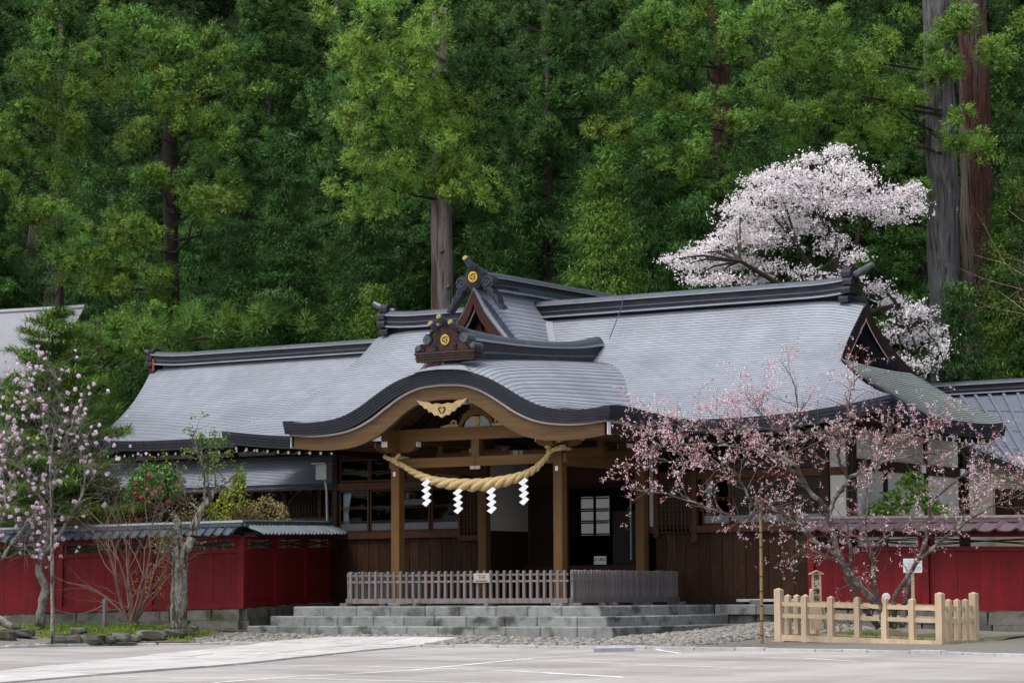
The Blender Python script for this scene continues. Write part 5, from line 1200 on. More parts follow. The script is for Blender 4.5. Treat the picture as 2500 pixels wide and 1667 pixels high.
def nrail(s0, o0, s1, o1, h, w=.03, t=.085, nm='rail'): return MB().bar(NF(s0, o0, h), NF(s1, o1, h), w, t).build(nm, 'wood_fresh', nf)
for s, o in ((0, 0), (Lf, 0), (Lf, DEP), (0, DEP)): npost(s, o, 1.05, .072, 'corner_post')
for s in np.linspace(0, Lf, 7)[1:-1]: npost(s, 0, .92, .058, 'picket')
for o in np.linspace(0, DEP, 5)[1:-1]: npost(Lf, o, .92, .052, 'picket'); npost(0, o, .92, .052, 'picket')
for s in (0, 1):
    nrail(s*Lf, .06, s*Lf, DEP-.06, .085, .11, .12, 'sill')
    for h in (.53, .765): nrail(s*Lf, .06, s*Lf, DEP-.06, h)
nrail(.06, 0, Lf-.06, 0, .085, .115, .12, 'sill'); nrail(.06, DEP, Lf-.06, DEP, .085, .11, .12, 'sill')
for h in (.53, .765): nrail(.06, 0, Lf-.06, 0, h); nrail(.06, DEP, Lf-.06, DEP, h)
for s, o in ((0, 0), (Lf, 0), (Lf, DEP), (0, DEP)): MB().bar(NF(s-.14, o, -.02), NF(s+.14, o, -.02), .16, .085).build('foot_block', 'wood_fresh', nf)
# soil inside and around
bm = MB(); bm.grid([[NF(lerp(-.1, Lf+.4, i/10), lerp(.12, DEP+4.0, j/8), .03+.16*smooth(j/4)+.03*math.sin(i*1.7+j)) for i in range(11)] for j in range(9)]); struct(bm.build('garden_soil', 'soil', smooth=True))

# inscribed wooden marker
mk = P(1995, 1530, d=52.6); mark = thing('marker_post', 'tall wooden marker with brush lettering and little gabled cap', 'sign post', (mk.x, mk.y, mk.z))
zt = P(1995, 1398, d=52.6).z; zb = P(1995, 1535, d=52.6).z; hx_ = HR; hn_ = -HD
def MK(a, o, z): return Vector((mk.x, mk.y, 0))+hx_*a+hn_*o+Vector((0, 0, z))
def mbox(a0, a1, o0, o1, z0, z1, nm, m, par): 
    V = [MK(a, o, z) for z in (z0, z1) for a, o in ((a0, o1), (a1, o1), (a1, o0), (a0, o0))]
    return MB().add(V, [(0, 3, 2, 1), (4, 5, 6, 7), (0, 1, 5, 4), (1, 2, 6, 5), (2, 3, 7, 6), (3, 0, 4, 7)]).build(nm, m, par)
mbox(-.095, .095, -.02, .02, zb, zt, 'board', 'wood_fresh', mark); mbox(-.13, -.097, -.05, .0, zb, zt-.38, 'stake', 'wood_fresh', mark)
for s_ in (1, -1):
    V = [MK(0, .06, zt+.06), MK(s_*.15, .06, zt-.01), MK(s_*.15, -.06, zt-.01), MK(0, -.06, zt+.06), MK(0, .06, zt+.035), MK(s_*.15, .06, zt-.035), MK(s_*.15, -.06, zt-.035), MK(0, -.06, zt+.035)]
    MB().add(V, [(0, 1, 2, 3), (7, 6, 5, 4), (0, 4, 5, 1), (1, 5, 6, 2), (2, 6, 7, 3)]).build('cap_board', 'wood_fresh', mark)
lettering('良い縁桜', .135, mark, MK(0, .0225, zt-.10), hx_, (0, 0, 1), vertical=True, gap=1.04, bold=.003)
V0 = MK(.12, -.05, zt-.62); MB().bar(V0, MK(.2, -.1, zb), .05, .05).build('brace', 'wood_fresh', mark)
# white notice on a post
wsn = P(2228, 1380, d=51.2); ntc = thing('notice_board', 'white printed notice on a slim wooden post behind the new fence', 'sign', (wsn.x, wsn.y, -.1))
mk = wsn; z = wsn.z; mbox(-.185, .185, -.015, .015, z-.14, z+.14, 'notice', 'white_paint', ntc); mbox(-.03, .03, -.05, -.017, -.2, z+.1, 'post', 'wood_fresh', ntc)
textlines(ntc, MK(0, .016, z), hx_, Vector((0, 0, 1)), .34, [(.045, .95), (.02, .6), (0, .5), (-.025, .9), (-.045, .85), (-.07, .95), (-.09, .7), (-.115, .3)], 'ink_soft', 9, .008)
lettering('良い縁桜', .032, ntc, MK(0, .018, z+.09), hx_, (0, 0, 1), 'ink_soft')
# round white lamp by the trunk
lm = P(2163, 1457, d=51.0); fl_ = thing('garden_spotlight', 'round white spotlight at the foot of the cherry', 'lamp', (lm.x, lm.y, lm.z))
bm = MB(); bm.tube([lm+HD*.08, lm+HD*.03, lm-HD*.03, lm-HD*.05], [.05, .08, .085, .07], 14); bm.build('lamp_head', 'white_paint', fl_)
bm = MB(); bm.tube([lm+HD*.05, lm+HD*.05+Vector((0, 0, -.5))], .02, 6); bm.build('lamp_stake', 'metal_grey', fl_)
# bamboo prop
bb, bt = P(1860, 1576, d=51.6), P(1857, 1232, d=51.8)
bam = thing('bamboo_prop', 'tall bamboo pole propping the long left cherry branch', 'pole', bb); 
bm = MB(); N = 26; pts = [bb.lerp(bt, i/N) for i in range(N+1)]; bm.tube(pts, [.037-.008*i/N for i in range(N+1)], 10); bm.build('culm', 'bamboo', bam, smooth=True)
for i in range(1, 10): p = bb.lerp(bt, i/9.6-.03); MB().tube([p-Vector((0, 0, .012)), p, p+Vector((0, 0, .012))], [.038-.008*i/10, .042-.008*i/10, .038-.008*i/10], 10).build('node_ring', 'bark_dark', bam)
# left garden: pale pole, stake and rope
pb_, pt_ = P(128.5, 1571, d=54.2), P(126, 1175, d=54.4)
pol = thing('pale_pole', 'slender weathered whitish pole standing at the left kerb', 'pole', pb_); r_ = random.Random(2)
bm = MB(); bm.tube([pb_.lerp(pt_, i/20)+Vector((r_.uniform(-.006, .006), 0, 0)) for i in range(21)], [.045-.012*i/20 for i in range(21)], 9); bm.build('shaft', 'bark_lichen', pol, smooth=True)
sb, st_ = P(256, 1530, d=56.6), P(256, 1461, d=56.6); stk = thing('rope_stake', 'short grey wooden stake holding a rope in the left garden', 'stake', sb)
MB().bar(sb, st_, .075, .075, up=(0, 1, 0)).build('stake', 'wood_grey', stk)
def cord(name, label, pts, r, m='twig'): o = MB().tube(pts, r, 5).build(name, m); return tag(o, label, 'rope')
def sagp(a, b, s, n=12): return [a.lerp(b, i/n)-Vector((0, 0, s*4*(i/n)*(1-i/n))) for i in range(n+1)]
cord('garden_rope', 'thin rope slung from the pale pole up to the stake', sagp(pb_.lerp(pt_, .22), sb.lerp(st_, .82), .16), .010, 'wood_grey')
cord('garden_rope', 'thin low rope hanging between the pale pole and the stake foot', sagp(pb_.lerp(pt_, .06), sb.lerp(st_, .2), .10), .010, 'wood_grey')
# ================================================================== plants
RG = np.random.default_rng(11)
def unit(v): return v/np.maximum(1e-9, np.linalg.norm(v, axis=-1, keepdims=True))
def blades(base, dirs, length, width, hint):
    side = unit(np.cross(dirs, hint))*(width[:, None]/2); n = len(base)
    V = np.empty((n, 3, 3), dtype=np.float32); V[:, 0] = base-side; V[:, 1] = base+side; V[:, 2] = base+dirs*length[:, None]
    return V.reshape(-1, 3), np.arange(3*n, dtype=np.int32).reshape(-1, 3)
def tones(n, rng, lo=.6, hi=1.25, yellow=.07, brown=0):
    t = rng.uniform(lo, hi, (n, 1))*np.ones((n, 3)); y = rng.uniform(-yellow, yellow, n); t[:, 0] *= 1+1.6*y; t[:, 2] *= 1-y
    b = rng.random(n) < brown; t[b] = t[b]*np.array([1.9, .85, 1.2]); return t
_ico = unit(np.array([(0, 0, 1), (.89, 0, .45), (.28, .85, .45), (-.72, .53, .45), (-.72, -.53, .45), (.28, -.85, .45), (.72, .53, -.45), (-.28, .85, -.45), (-.89, 0, -.45), (-.28, -.85, -.45), (.72, -.53, -.45), (0, 0, -1)]))
_icf = np.array([(0, 1, 2), (0, 2, 3), (0, 3, 4), (0, 4, 5), (0, 5, 1), (1, 6, 2), (2, 7, 3), (3, 8, 4), (4, 9, 5), (5, 10, 1), (6, 7, 2), (7, 8, 3), (8, 9, 4), (9, 10, 5), (10, 6, 1), (11, 7, 6), (11, 8, 7), (11, 9, 8), (11, 10, 9), (11, 6, 10)])
def pompoms(C, R, rng, n=250, blade=.26, width=.022, tang=1.0, upb=.45, tone=None, core=1, sub=12):
    """bough ends: a cluster of small shoot tufts, each a spray of needles"""
    N = len(C); C0 = np.asarray(C, float); R0 = np.asarray(R, float); T0 = tone if tone is not None else tones(N, rng)
    if sub:
        m = max(6, n//sub); w0 = unit(rng.normal(size=(N*sub, 3))+np.array([0, 0, upb])); Cs = np.repeat(C0, sub, 0); Rs = np.repeat(R0, sub)*rng.uniform(.75, 1.1, N*sub)
        S = Cs+w0*(Rs*.70)[:, None]*np.array([1, 1, .66]); Ts = np.repeat(T0, sub, 0)*rng.uniform(.75, 1.25, (N*sub, 1)); C = np.repeat(S, m, 0); W0 = np.repeat(w0, m, 0); Rr = np.repeat(Rs, m)*.46; M = N*sub*m; Tb = np.repeat(Ts, m, 0)
        w = unit(rng.normal(size=(M, 3))*.62+W0*.75+np.array([0, 0, .22]))
    else:
        M = N*n; C = np.repeat(C0, n, 0); Rr = np.repeat(R0, n); Tb = np.repeat(T0, n, 0); w = unit(rng.normal(size=(M, 3))+np.array([0, 0, upb]))
    tg = unit(np.cross(w, rng.normal(size=(M, 3)))); lo = .15 if sub else .5
    base = C+w*(Rr*rng.uniform(lo+.2*(sub > 0), .95, M))[:, None]; d = unit(w*(1-tang*.5)+tg*tang*.75+np.array([0, 0, .1]))
    ln = (.075+Rr*.17 if sub else Rr*blade+.04)*rng.uniform(.7, 1.35, M)
    V, Fc = blades(base, d, ln, np.full(M, width)*rng.uniform(.7, 1.3, M), w)
    T = np.repeat(Tb*rng.uniform(.85, 1.15, (M, 1)), 3, 0)
    if core:                                      # a few broad inner sprays close the middle
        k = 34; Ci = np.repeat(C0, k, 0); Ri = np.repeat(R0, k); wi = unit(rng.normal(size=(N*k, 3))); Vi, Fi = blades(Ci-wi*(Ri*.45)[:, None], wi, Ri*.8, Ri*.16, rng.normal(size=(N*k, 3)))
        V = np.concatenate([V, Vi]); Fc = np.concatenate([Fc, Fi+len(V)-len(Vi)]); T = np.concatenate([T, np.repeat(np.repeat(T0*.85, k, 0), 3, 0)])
    return V, Fc, T
def fans(C, O, rng, n=26, L=.30, width=.022, spread=.20, droop=.32, tone=None):
    """flat drooping sprays"""
    N = len(C); O = np.repeat(unit(np.asarray(O, float)), n, 0); Cc = np.repeat(np.asarray(C, float), n, 0)
    off = rng.normal(size=(N*n, 3))*np.array([spread, spread, spread*.42]); d = unit(O*.75+rng.normal(size=(N*n, 3))*.42+np.array([0, 0, -droop]))
    V, Fc = blades(Cc+off+O*.1, d, L*rng.uniform(.6, 1.3, N*n), width*rng.uniform(.6, 1.3, N*n), np.array([[0, 0, 1.]])+O*.5+rng.normal(size=(N*n, 3))*.2)
    T = tone if tone is not None else tones(N, rng)
    return V, Fc, np.repeat(np.repeat(T, n, 0)*rng.uniform(.8, 1.2, (N*n, 1)), 3, 0)
def puffs(C, rng, n=5, s=.03, tone=None, jit=.03):
    """blossoms: little petals turned every way"""
    N = len(C); Cc = np.repeat(np.asarray(C, float), n, 0)+rng.normal(size=(N*n, 3))*jit; a = unit(rng.normal(size=(N*n, 3))); b = unit(np.cross(a, rng.normal(size=(N*n, 3)))); ss = (s*rng.uniform(.6, 1.3, N*n))[:, None]
    V = np.empty((N*n, 4, 3), dtype=np.float32); V[:, 0] = Cc-a*ss; V[:, 1] = Cc-b*ss*.8; V[:, 2] = Cc+a*ss; V[:, 3] = Cc+b*ss*.8
    T = tone if tone is not None else np.ones((N, 3))
    return V.reshape(-1, 3), np.arange(4*N*n, dtype=np.int32).reshape(-1, 4), np.repeat(np.repeat(T, n, 0), 4, 0)
def merge(parts):
    V = []; Fc = []; T = []; o = 0
    for v, f, t in parts: V.append(v); Fc.append(f+o); T.append(t); o += len(v)
    return np.concatenate(V), np.concatenate(Fc), np.concatenate(T)
def add_np(name, data, m, parent=None, kind=None):
    V, Fc, T = data; o = wloc(parent); me = np_mesh(name, V-np.array(o), Fc, m, T); ob = bpy.data.objects.new(name, me); COL.objects.link(ob)
    if parent: ob.parent = parent
    if kind: ob['kind'] = kind
    return ob
def trunk_mesh(H, r0, r1, lean=0, m='bark_cedar', seed=0, n=12, base_flare=1.35):
    r = random.Random(seed); N = 14; pts = []; rs = []
    for i in range(N+1):
        u = i/N; pts.append((lean*u*u*H+r.uniform(-.03, .03), r.uniform(-.03, .03), H*u)); rs.append(lerp(r0, r1, u)*(base_flare if i == 0 else 1))
    bm = MB(); bm.tube(pts, rs, n, wob=.07, rng=r); me = bpy.data.meshes.new('trunk'); me.from_pydata(bm.v, [], bm.f); me.materials.append(MATS[m]); me.polygons.foreach_set('use_smooth', [True]*len(bm.f)); return me

def cedar_crown(seed, H=16, base=4.5, R=2.6, m='leaf_cedar', dens=1.35, nb=400):
    rng = np.random.default_rng(seed); C = []; Rr = []; lim = MB()
    z = base
    while z < H-.3:
        u = (z-base)/(H-base); rad_ = R*(1-u)**.62*(.75+.25*math.sin(z*1.9+seed))*min(1, .55+u*3)+.25
        for _ in range(max(2, int(4.2*dens*(rad_/R+.35)))):
            a = rng.uniform(0, 2*math.pi); ln = rad_*rng.uniform(.65, 1.12); dr = rng.uniform(-.12, .28); tip = np.array([math.cos(a)*ln, math.sin(a)*ln, z+dr*ln])
            lim.tube([(0, 0, z), (tip[0]*.5, tip[1]*.5, z+dr*ln*.15), tuple(tip)], [.06, .04, .02], 3, cap=False)
            k = 1+int(ln/.75)
            for j in range(k):
                f = 1-j*.27*rng.uniform(.7, 1.2)
                if f < .25: break
                C.append(np.array([tip[0]*f, tip[1]*f, z+dr*ln*f])+rng.normal(size=3)*.28); Rr.append(rng.uniform(.36, .66))
        z += rng.uniform(.42, .62)
    C.append(np.array([0, 0, H])); Rr.append(.5)
    V, Fc, T = pompoms(np.array(C), np.array(Rr), rng, n=nb)
    me = np_mesh('crown', V, Fc, m, T)
    lm = bpy.data.meshes.new('limbs'); lm.from_pydata(lim.v, [], lim.f); lm.materials.append(MATS['bark_dark'])
    return me, lm
def hinoki_crown(seed, H=11, base=.6, R=2.0, m='leaf_hinoki', n=60, dens=1.0, L=.17, tone=None):
    rng = np.random.default_rng(seed); C = []; O = []
    z = base
    while z < H:
        u = (z-base)/(H-base); rad_ = R*(1-u)**.75*(.85+.15*math.sin(z*3.1+seed))+.08
        for _ in range(int(dens*(6+15*rad_))):
            a = rng.uniform(0, 2*math.pi); f = rng.uniform(.55, 1.08); C.append((math.cos(a)*rad_*f, math.sin(a)*rad_*f, z+rng.uniform(-.2, .2)+.1*f)); O.append((math.cos(a), math.sin(a), .1))
        z += .30
    V, Fc, T = fans(np.array(C), np.array(O), rng, n=n, L=L, tone=tone(len(C), rng) if tone else None)
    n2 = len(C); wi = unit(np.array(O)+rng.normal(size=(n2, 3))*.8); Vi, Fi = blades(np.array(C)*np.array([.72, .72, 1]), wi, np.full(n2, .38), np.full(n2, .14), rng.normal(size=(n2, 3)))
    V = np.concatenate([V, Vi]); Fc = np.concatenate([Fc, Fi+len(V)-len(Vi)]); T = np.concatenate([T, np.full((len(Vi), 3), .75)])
    return np_mesh('crown', V, Fc, m, T)

CED = [cedar_crown(100+i, H=h, base=b, R=r, m='leaf_cedar') for i, (h, b, r) in enumerate(((16, 3.0, 2.7), (17, 5.5, 3.0), (14, 2.2, 2.5), (18, 7.0, 2.6), (15, 4.0, 3.2)))]
HIN = [hinoki_crown(200+i, H=h, R=r) for i, (h, r) in enumerate(((11, 2.1), (13, 2.3), (9, 1.9)))]
TRK = [trunk_mesh(13.0, .40, .06, 0, 'bark_forest', 1), trunk_mesh(13.0, .44, .06, 0, 'bark_forest', 2), trunk_mesh(8.2, .2, .04, 0, 'bark_dark', 3, 8)]
def tree(name, label, x, y, crown, limbs, trunk, s=1.0, sz=1.0, rot=0, group=None, z=None):
    zb = plaza_z(x, y)+hill(x, y)-.1 if z is None else z
    t = thing(name, label, 'tree', (x, y, zb), group); t.scale = (s, s, s*sz); t.rotation_euler = (0, 0, rot)
    for nm, me in (('trunk', trunk), ('limbs', limbs), ('crown', crown)):
        if me is not None:
            o = bpy.data.objects.new(nm, me); COL.objects.link(o); o.parent = t
            if nm == 'limbs': o['kind'] = 'stuff'
    return t
rf = random.Random(77)
ZONES = [(900, 'left', 'on the slope behind the left wing'), (1650, 'middle', 'on the slope behind the middle of the hall'), (9999, 'right', 'on the slope above the blossoming white cherry')]
def zone(px): return next(z for z in ZONES if px < z[0])
ORD = ['first', 'second', 'third', 'fourth', 'fifth', 'sixth', 'seventh', 'eighth', 'ninth', 'tenth', 'eleventh', 'twelfth', 'thirteenth', 'fourteenth', 'fifteenth', 'sixteenth', 'seventeenth', 'eighteenth', 'nineteenth', 'twentieth']
def forest_row(Y, step, kinds, smin, smax, row, px0=-120, px1=2620):
    k_ = -1
    px = px0+rf.uniform(0, 80)
    while px < px1:
        if Y < 23 and 2200 < px < 2460: px += 120; continue
        k_ += 1; wh = ORD[k_]+' from the left in the '+row+' row of the slope'
        yy = Y+rf.uniform(-1.6, 1.6); x = P(px, 800, y=yy).x; zn = zone(px); k = rf.choice(kinds)
        if k == 'c':
            cr, lm = rf.choice(CED); tree('cedar_tree', 'dark tufted cedar, '+wh, x, yy, cr, lm, TRK[rf.randrange(2)], rf.uniform(smin, smax), rf.uniform(.92, 1.1), rf.uniform(0, 6.28), 'cedars '+zn[2])
        else: tree('cypress_tree', 'fine-leaved dark cypress, '+wh, x, yy, rf.choice(HIN), None, TRK[2], rf.uniform(smin, smax)*1.05, rf.uniform(.9, 1.15), rf.uniform(0, 6.28), 'cypresses '+zn[2])
        px += step*rf.uniform(.75, 1.25)
forest_row(20, 235, 'hhc', .68, .95, 'lowest')
forest_row(25, 215, 'hcc', .85, 1.1, 'second')
forest_row(31, 215, 'cch', .95, 1.15, 'third')
forest_row(38, 210, 'cch', 1.05, 1.25, 'fourth')
forest_row(46, 200, 'cc', 1.1, 1.3, 'topmost', -160, 1000)

# ---- trees whose crowns are told apart: tufts gathered in the boughs one sees
def boughs(pads, d, rng, per=1.0, r=(.38, .66), dd=1.2, n=105):
    C = []; Rr = []
    for px, py, rx, ry in pads:
        q = d+rng.uniform(-dd, dd)*.4; c = P(px, py, d=q); sx, sy = rx*q/F, ry*q/F
        for _ in range(max(2, int(per*sx*sy*9))):
            o = rng.normal(size=3)*.55; C.append(np.array(c+HR*float(o[0]*sx)+Vector((0, 0, float(o[2]*sy)))+HD*float(o[1]*max(sx, .8)))); Rr.append(rng.uniform(*r))
    return np.array(C), np.array(Rr)
def bough_limbs(pads, d, tx, parent, every=1, m='bark_dark', r0=.07):
    bm = MB(); rr = random.Random(len(pads))
    for px, py, rx, ry in pads[::every]:
        a = P(tx, py+ry*1.3+30, d=d); b = P(px, py+ry*.2, d=d+rr.uniform(-.4, .4)); c = a.lerp(b, .5)+Vector((rr.uniform(-.2, .2), rr.uniform(-.2, .2), rr.uniform(-.45, -.1))); c2 = a.lerp(b, .8)+Vector((rr.uniform(-.15, .15), rr.uniform(-.15, .15), rr.uniform(-.25, .1))); bm.tube([a, c, c2, b], [r0, r0*.7, r0*.45, r0*.2], 4, cap=False)
    tag(bm.build('limbs', m, parent), kind='stuff')
rng = np.random.default_rng(5)
t1p = [(960, 50, 60, 55), (890, 120, 70, 55), (1000, 135, 75, 55), (925, 210, 85, 60), (1040, 220, 75, 55), (875, 290, 75, 55), (985, 300, 85, 55), (1085, 300, 65, 55), (845, 390, 65, 55), (955, 390, 75, 55), (1075, 400, 75, 50), (835, 470, 55, 45), (925, 480, 65, 45), (1000, 470, 60, 40), (1150, 440, 55, 45), (870, 20, 60, 40), (1130, 360, 60, 50), (1075, 130, 60, 55), (1072, 260, 55, 55), (1090, 350, 50, 45), (1070, 440, 45, 35), (1055, 40, 60, 50), (1090, 480, 30, 25)]
t1d = [(1150, 180, 80, 70), (1210, 290, 60, 60), (1180, 90, 80, 70), (1200, 480, 70, 40), (1130, 520, 60, 35), (820, 560, 50, 50), (1060, 20, 70, 60)]
b1 = P(1090, 1300, d=76); T1 = thing('cedar_tree', 'tall bright yellow-green cedar with thick bare trunk behind the hall', 'tree', (b1.x, b1.y, 0))
C, R_ = boughs(t1p, 75.2, rng, per=1.05, r=(.42, .72)); add_np('crown', pompoms(C, R_, rng, n=480, tone=tones(len(C), rng, .7, 1.25, .08)), 'leaf_cedar_lime', T1)  # yellow-green leaves, with the lit look of these boughs added to the colour
C, R_ = boughs(t1d, 76.3, rng, per=1.1); add_np('crown', pompoms(C, R_, rng, n=400), 'leaf_cedar', T1)  # right-side boughs in darker leaves, their shade put into the colour
bough_limbs(t1p[:10]+t1d[:3], 76, 1088, T1, every=2, r0=.05)
def px_trunk(px0, px1, y0, y1, d, w0, w1, m, parent, seed=0, n=18, wob=.085):
    a, b = P(px0, y0, d=d), P(px1, y1, d=d); a.z = min(a.z, 0.0) if y0 > 1200 else a.z; r = random.Random(seed); N = 24; bm = MB()
    bm.tube([a.lerp(b, i/N)+Vector((r.uniform(-.02, .02), r.uniform(-.02, .02), 0)) for i in range(N+1)], [lerp(w0, w1, i/N)*d/F/2 for i in range(N+1)], n, wob=wob, rng=r); return bm.build('trunk', m, parent, smooth=True)
px_trunk(1092, 1072, 1300, 20, 76.3, 82, 34, 'bark_pale', T1, 1)
for py, sx in ((612, -9), (700, 6)):   # old branch scars
    c = P(1088+sx, py, d=75.55); bm = MB(); bm.tube([c+HD*.15, c-HD*.02, c-HD*.06], [.08, .05, .02], 9); bm.build('knot', 'bark_pale', T1)
# pair of great trunks on the right
tr = [(1870, 175, 75, 50), (1790, 230, 65, 45), (1850, 260, 75, 50), (1900, 310, 80, 45), (1990, 180, 75, 55), (2080, 120, 75, 60), (2050, 210, 80, 55), (2000, 290, 80, 45), (2110, 280, 75, 50), (2180, 310, 65, 45), (2060, 350, 75, 45), (1940, 400, 70, 40), (2170, 220, 65, 60), (2250, 110, 80, 60), (2330, 60, 80, 60), (2290, 190, 55, 60), (2230, 250, 50, 50), (2310, 330, 55, 45), (1740, 300, 55, 50), (1960, 60, 90, 60), (1860, 70, 90, 60), (2270, 440, 55, 40), (2390, 350, 40, 35), (2440, 120, 60, 70)]
b2 = P(2320, 1300, d=72); T2 = thing('cedar_tree', 'huge grey-barked cedar, left one of the twin trunks at right', 'tree', (b2.x, b2.y, 0))
px_trunk(2322, 2285, 1300, -80, 72, 88, 66, 'bark_ash', T2, 4)
C, R_ = boughs(tr, 70.8, rng, per=1.15, dd=2.0); add_np('crown', pompoms(C, R_, rng, n=420, tone=tones(len(C), rng, .65, 1.3, .09)), 'leaf_cedar_bright', T2)
bough_limbs(tr, 71.5, 2300, T2, every=4, m='bark_dark', r0=.05)
b3 = P(2395, 1300, d=73.5); T3 = thing('cedar_tree', 'huge red-brown cedar, right one of the twin trunks at right', 'tree', (b3.x, b3.y, 0))
px_trunk(2398, 2372, 1300, -80, 73.5, 86, 70, 'bark_red', T3, 6)
C, R_ = boughs([(2450, 300, 50, 60), (2430, 200, 50, 60), (2420, 30, 80, 60), (2480, 430, 45, 60)], 74.5, rng, per=1.0); add_np('crown', pompoms(C, R_, rng, n=380), 'leaf_cedar', T3)
# cedar behind the white cherry
t4 = [(1560, 60, 80, 60), (1650, 50, 90, 70), (1620, 150, 80, 60), (1720, 110, 80, 60), (1560, 230, 60, 45), (1640, 260, 75, 50), (1510, 300, 65, 45), (1590, 330, 80, 45), (1690, 330, 60, 50), (1480, 360, 45, 35), (1620, 400, 70, 40), (1700, 420, 50, 40), (1740, 30, 80, 60), (1800, 380, 50, 50), (1790, 470, 45, 50)]
b4 = P(1770, 1300, d=77); T4 = thing('cedar_tree', 'cedar with reddish trunk rising behind the white cherry', 'tree', (b4.x, b4.y, 0))
px_trunk(1792, 1752, 1300, -60, 77, 66, 42, 'bark_red', T4, 8)
C, R_ = boughs(t4, 75.8, rng, per=1.1, dd=1.8); add_np('crown', pompoms(C, R_, rng, n=420, tone=tones(len(C), rng, .6, 1.2, .15)), 'leaf_cedar_bright', T4)
bough_limbs(t4, 76.5, 1765, T4, m='bark_dark', r0=.05)
# cedars at the upper left, boughs in tiers
t5 = [(300, 70, 80, 45), (250, 120, 60, 40), (330, 160, 60, 40), (290, 195, 70, 40), (100, 150, 75, 40), (170, 190, 70, 40), (60, 200, 60, 40), (190, 230, 60, 40), (80, 260, 70, 40), (150, 350, 55, 40), (20, 340, 60, 45), (40, 170, 50, 40), (60, 390, 50, 40), (20, 470, 60, 50), (65, 535, 70, 40), (430, 80, 80, 50), (440, 130, 70, 45), (540, 130, 70, 60), (580, 210, 50, 40), (145, 60, 60, 40), (140, 290, 50, 40), (150, 420, 55, 40), (130, 480, 55, 40), (140, 580, 60, 40), (160, 650, 60, 40)]
b5 = P(150, 1300, d=82); T5 = thing('cedar_tree', 'cedar with tiered boughs and pale twigs at the upper left corner', 'tree', (b5.x, b5.y, .5))
px_trunk(140, 150, 1300, 60, 84, 34, 10, 'bark_dark', T5, 9)
C, R_ = boughs(t5, 81, rng, per=1.1, dd=1.5); add_np('crown', pompoms(C, R_, rng, n=420, tone=tones(len(C), rng, .6, 1.25, .1)), 'leaf_cedar_bright', T5); bough_limbs(t5, 82, 130, T5, r0=.035, m='bark_dark')
t6 = [(420, 230, 80, 45), (380, 260, 70, 45), (470, 290, 80, 45), (350, 320, 70, 45), (520, 320, 60, 45), (460, 360, 60, 40), (420, 420, 70, 40), (500, 470, 70, 40), (540, 500, 50, 45), (390, 440, 50, 40), (290, 530, 75, 45), (340, 560, 55, 40), (470, 530, 50, 45), (240, 590, 60, 45), (370, 610, 50, 45), (330, 640, 70, 40), (400, 720, 75, 45), (370, 760, 60, 40), (250, 700, 60, 50), (450, 770, 50, 35), (180, 620, 70, 50)]
b6 = P(425, 1300, d=81.5); T6 = thing('cedar_tree', 'broad cedar with tiered boughs and dark trunk above the left wing', 'tree', (b6.x, b6.y, .5))
px_trunk(425, 415, 1300, 200, 81.5, 54, 30, 'bark_dark', T6, 10)
C, R_ = boughs(t6, 80, rng, per=1.15, dd=1.5); add_np('crown', pompoms(C, R_, rng, n=420, tone=tones(len(C), rng, .55, 1.15, .15)), 'leaf_cedar_bright', T6); bough_limbs(t6, 81, 425, T6, r0=.06)
t7 = [(300, 770, 60, 40), (250, 800, 60, 40), (330, 830, 50, 40), (215, 850, 55, 40), (280, 870, 60, 40), (180, 900, 60, 45), (250, 930, 60, 40), (300, 930, 40, 40), (160, 960, 60, 40), (220, 990, 55, 40), (120, 800, 45, 30)]
b7 = P(230, 1300, d=77); T7 = thing('cedar_tree', 'low bright green cedar between the far roof and the wing', 'tree', (b7.x, b7.y, 0))
px_trunk(235, 240, 1300, 780, 77.5, 34, 12, 'bark_dark', T7, 12)
C, R_ = boughs(t7, 76, rng, per=1.3, dd=1.2); add_np('crown', pompoms(C, R_, rng, n=420, tone=tones(len(C), rng, .65, 1.2, .1)), 'leaf_cedar_bright', T7); bough_limbs(t7, 77, 236, T7, r0=.05)
# distant bare trunks showing between crowns
for px, y0, y1, w, dd_ in ((1330, 560, -20, 30, 96), (1418, 480, 100, 24, 99), (822, 400, -20, 18, 100), (1230, 700, 380, 26, 88), (870, 640, 500, 22, 90)):
    a = P(px, y0+400, d=dd_); zb = plaza_z(a.x, a.y)+hill(a.x, a.y); t = thing('cedar_tree', None, None, (a.x, a.y, zb-.2)); tag(t, 'distant bare cedar trunk showing between the crowns, '+{1330: 'left of the blue-green pointed cypress', 1418: 'just left of the pointed cypress top', 822: 'at the top left of the bright cedar', 1230: 'low right of the bright cedar', 870: 'low left of the bright cedar'}[px], 'tree', 'distant bare trunks in the forest')
    bm = MB(); b = P(px+4, y1, d=dd_); bm.tube([(a.x, a.y, zb-.3), (b.x, b.y, b.z*.5+zb*.5), tuple(b), (b.x, b.y, b.z+1.5)], [w*dd_/F/2*1.1, w*dd_/F/2, w*dd_/F/2*.8, .08], 10); bm.build('trunk', 'bark_forest', t, smooth=True)
    C, R_ = boughs([(px+rf.uniform(-60, 60), y1-60, 60, 50), (px-40, y1-120, 60, 60), (px+40, y1-180, 60, 60)], dd_+.5, rng); add_np('crown', pompoms(C, R_, rng, n=80), 'leaf_cedar', t)

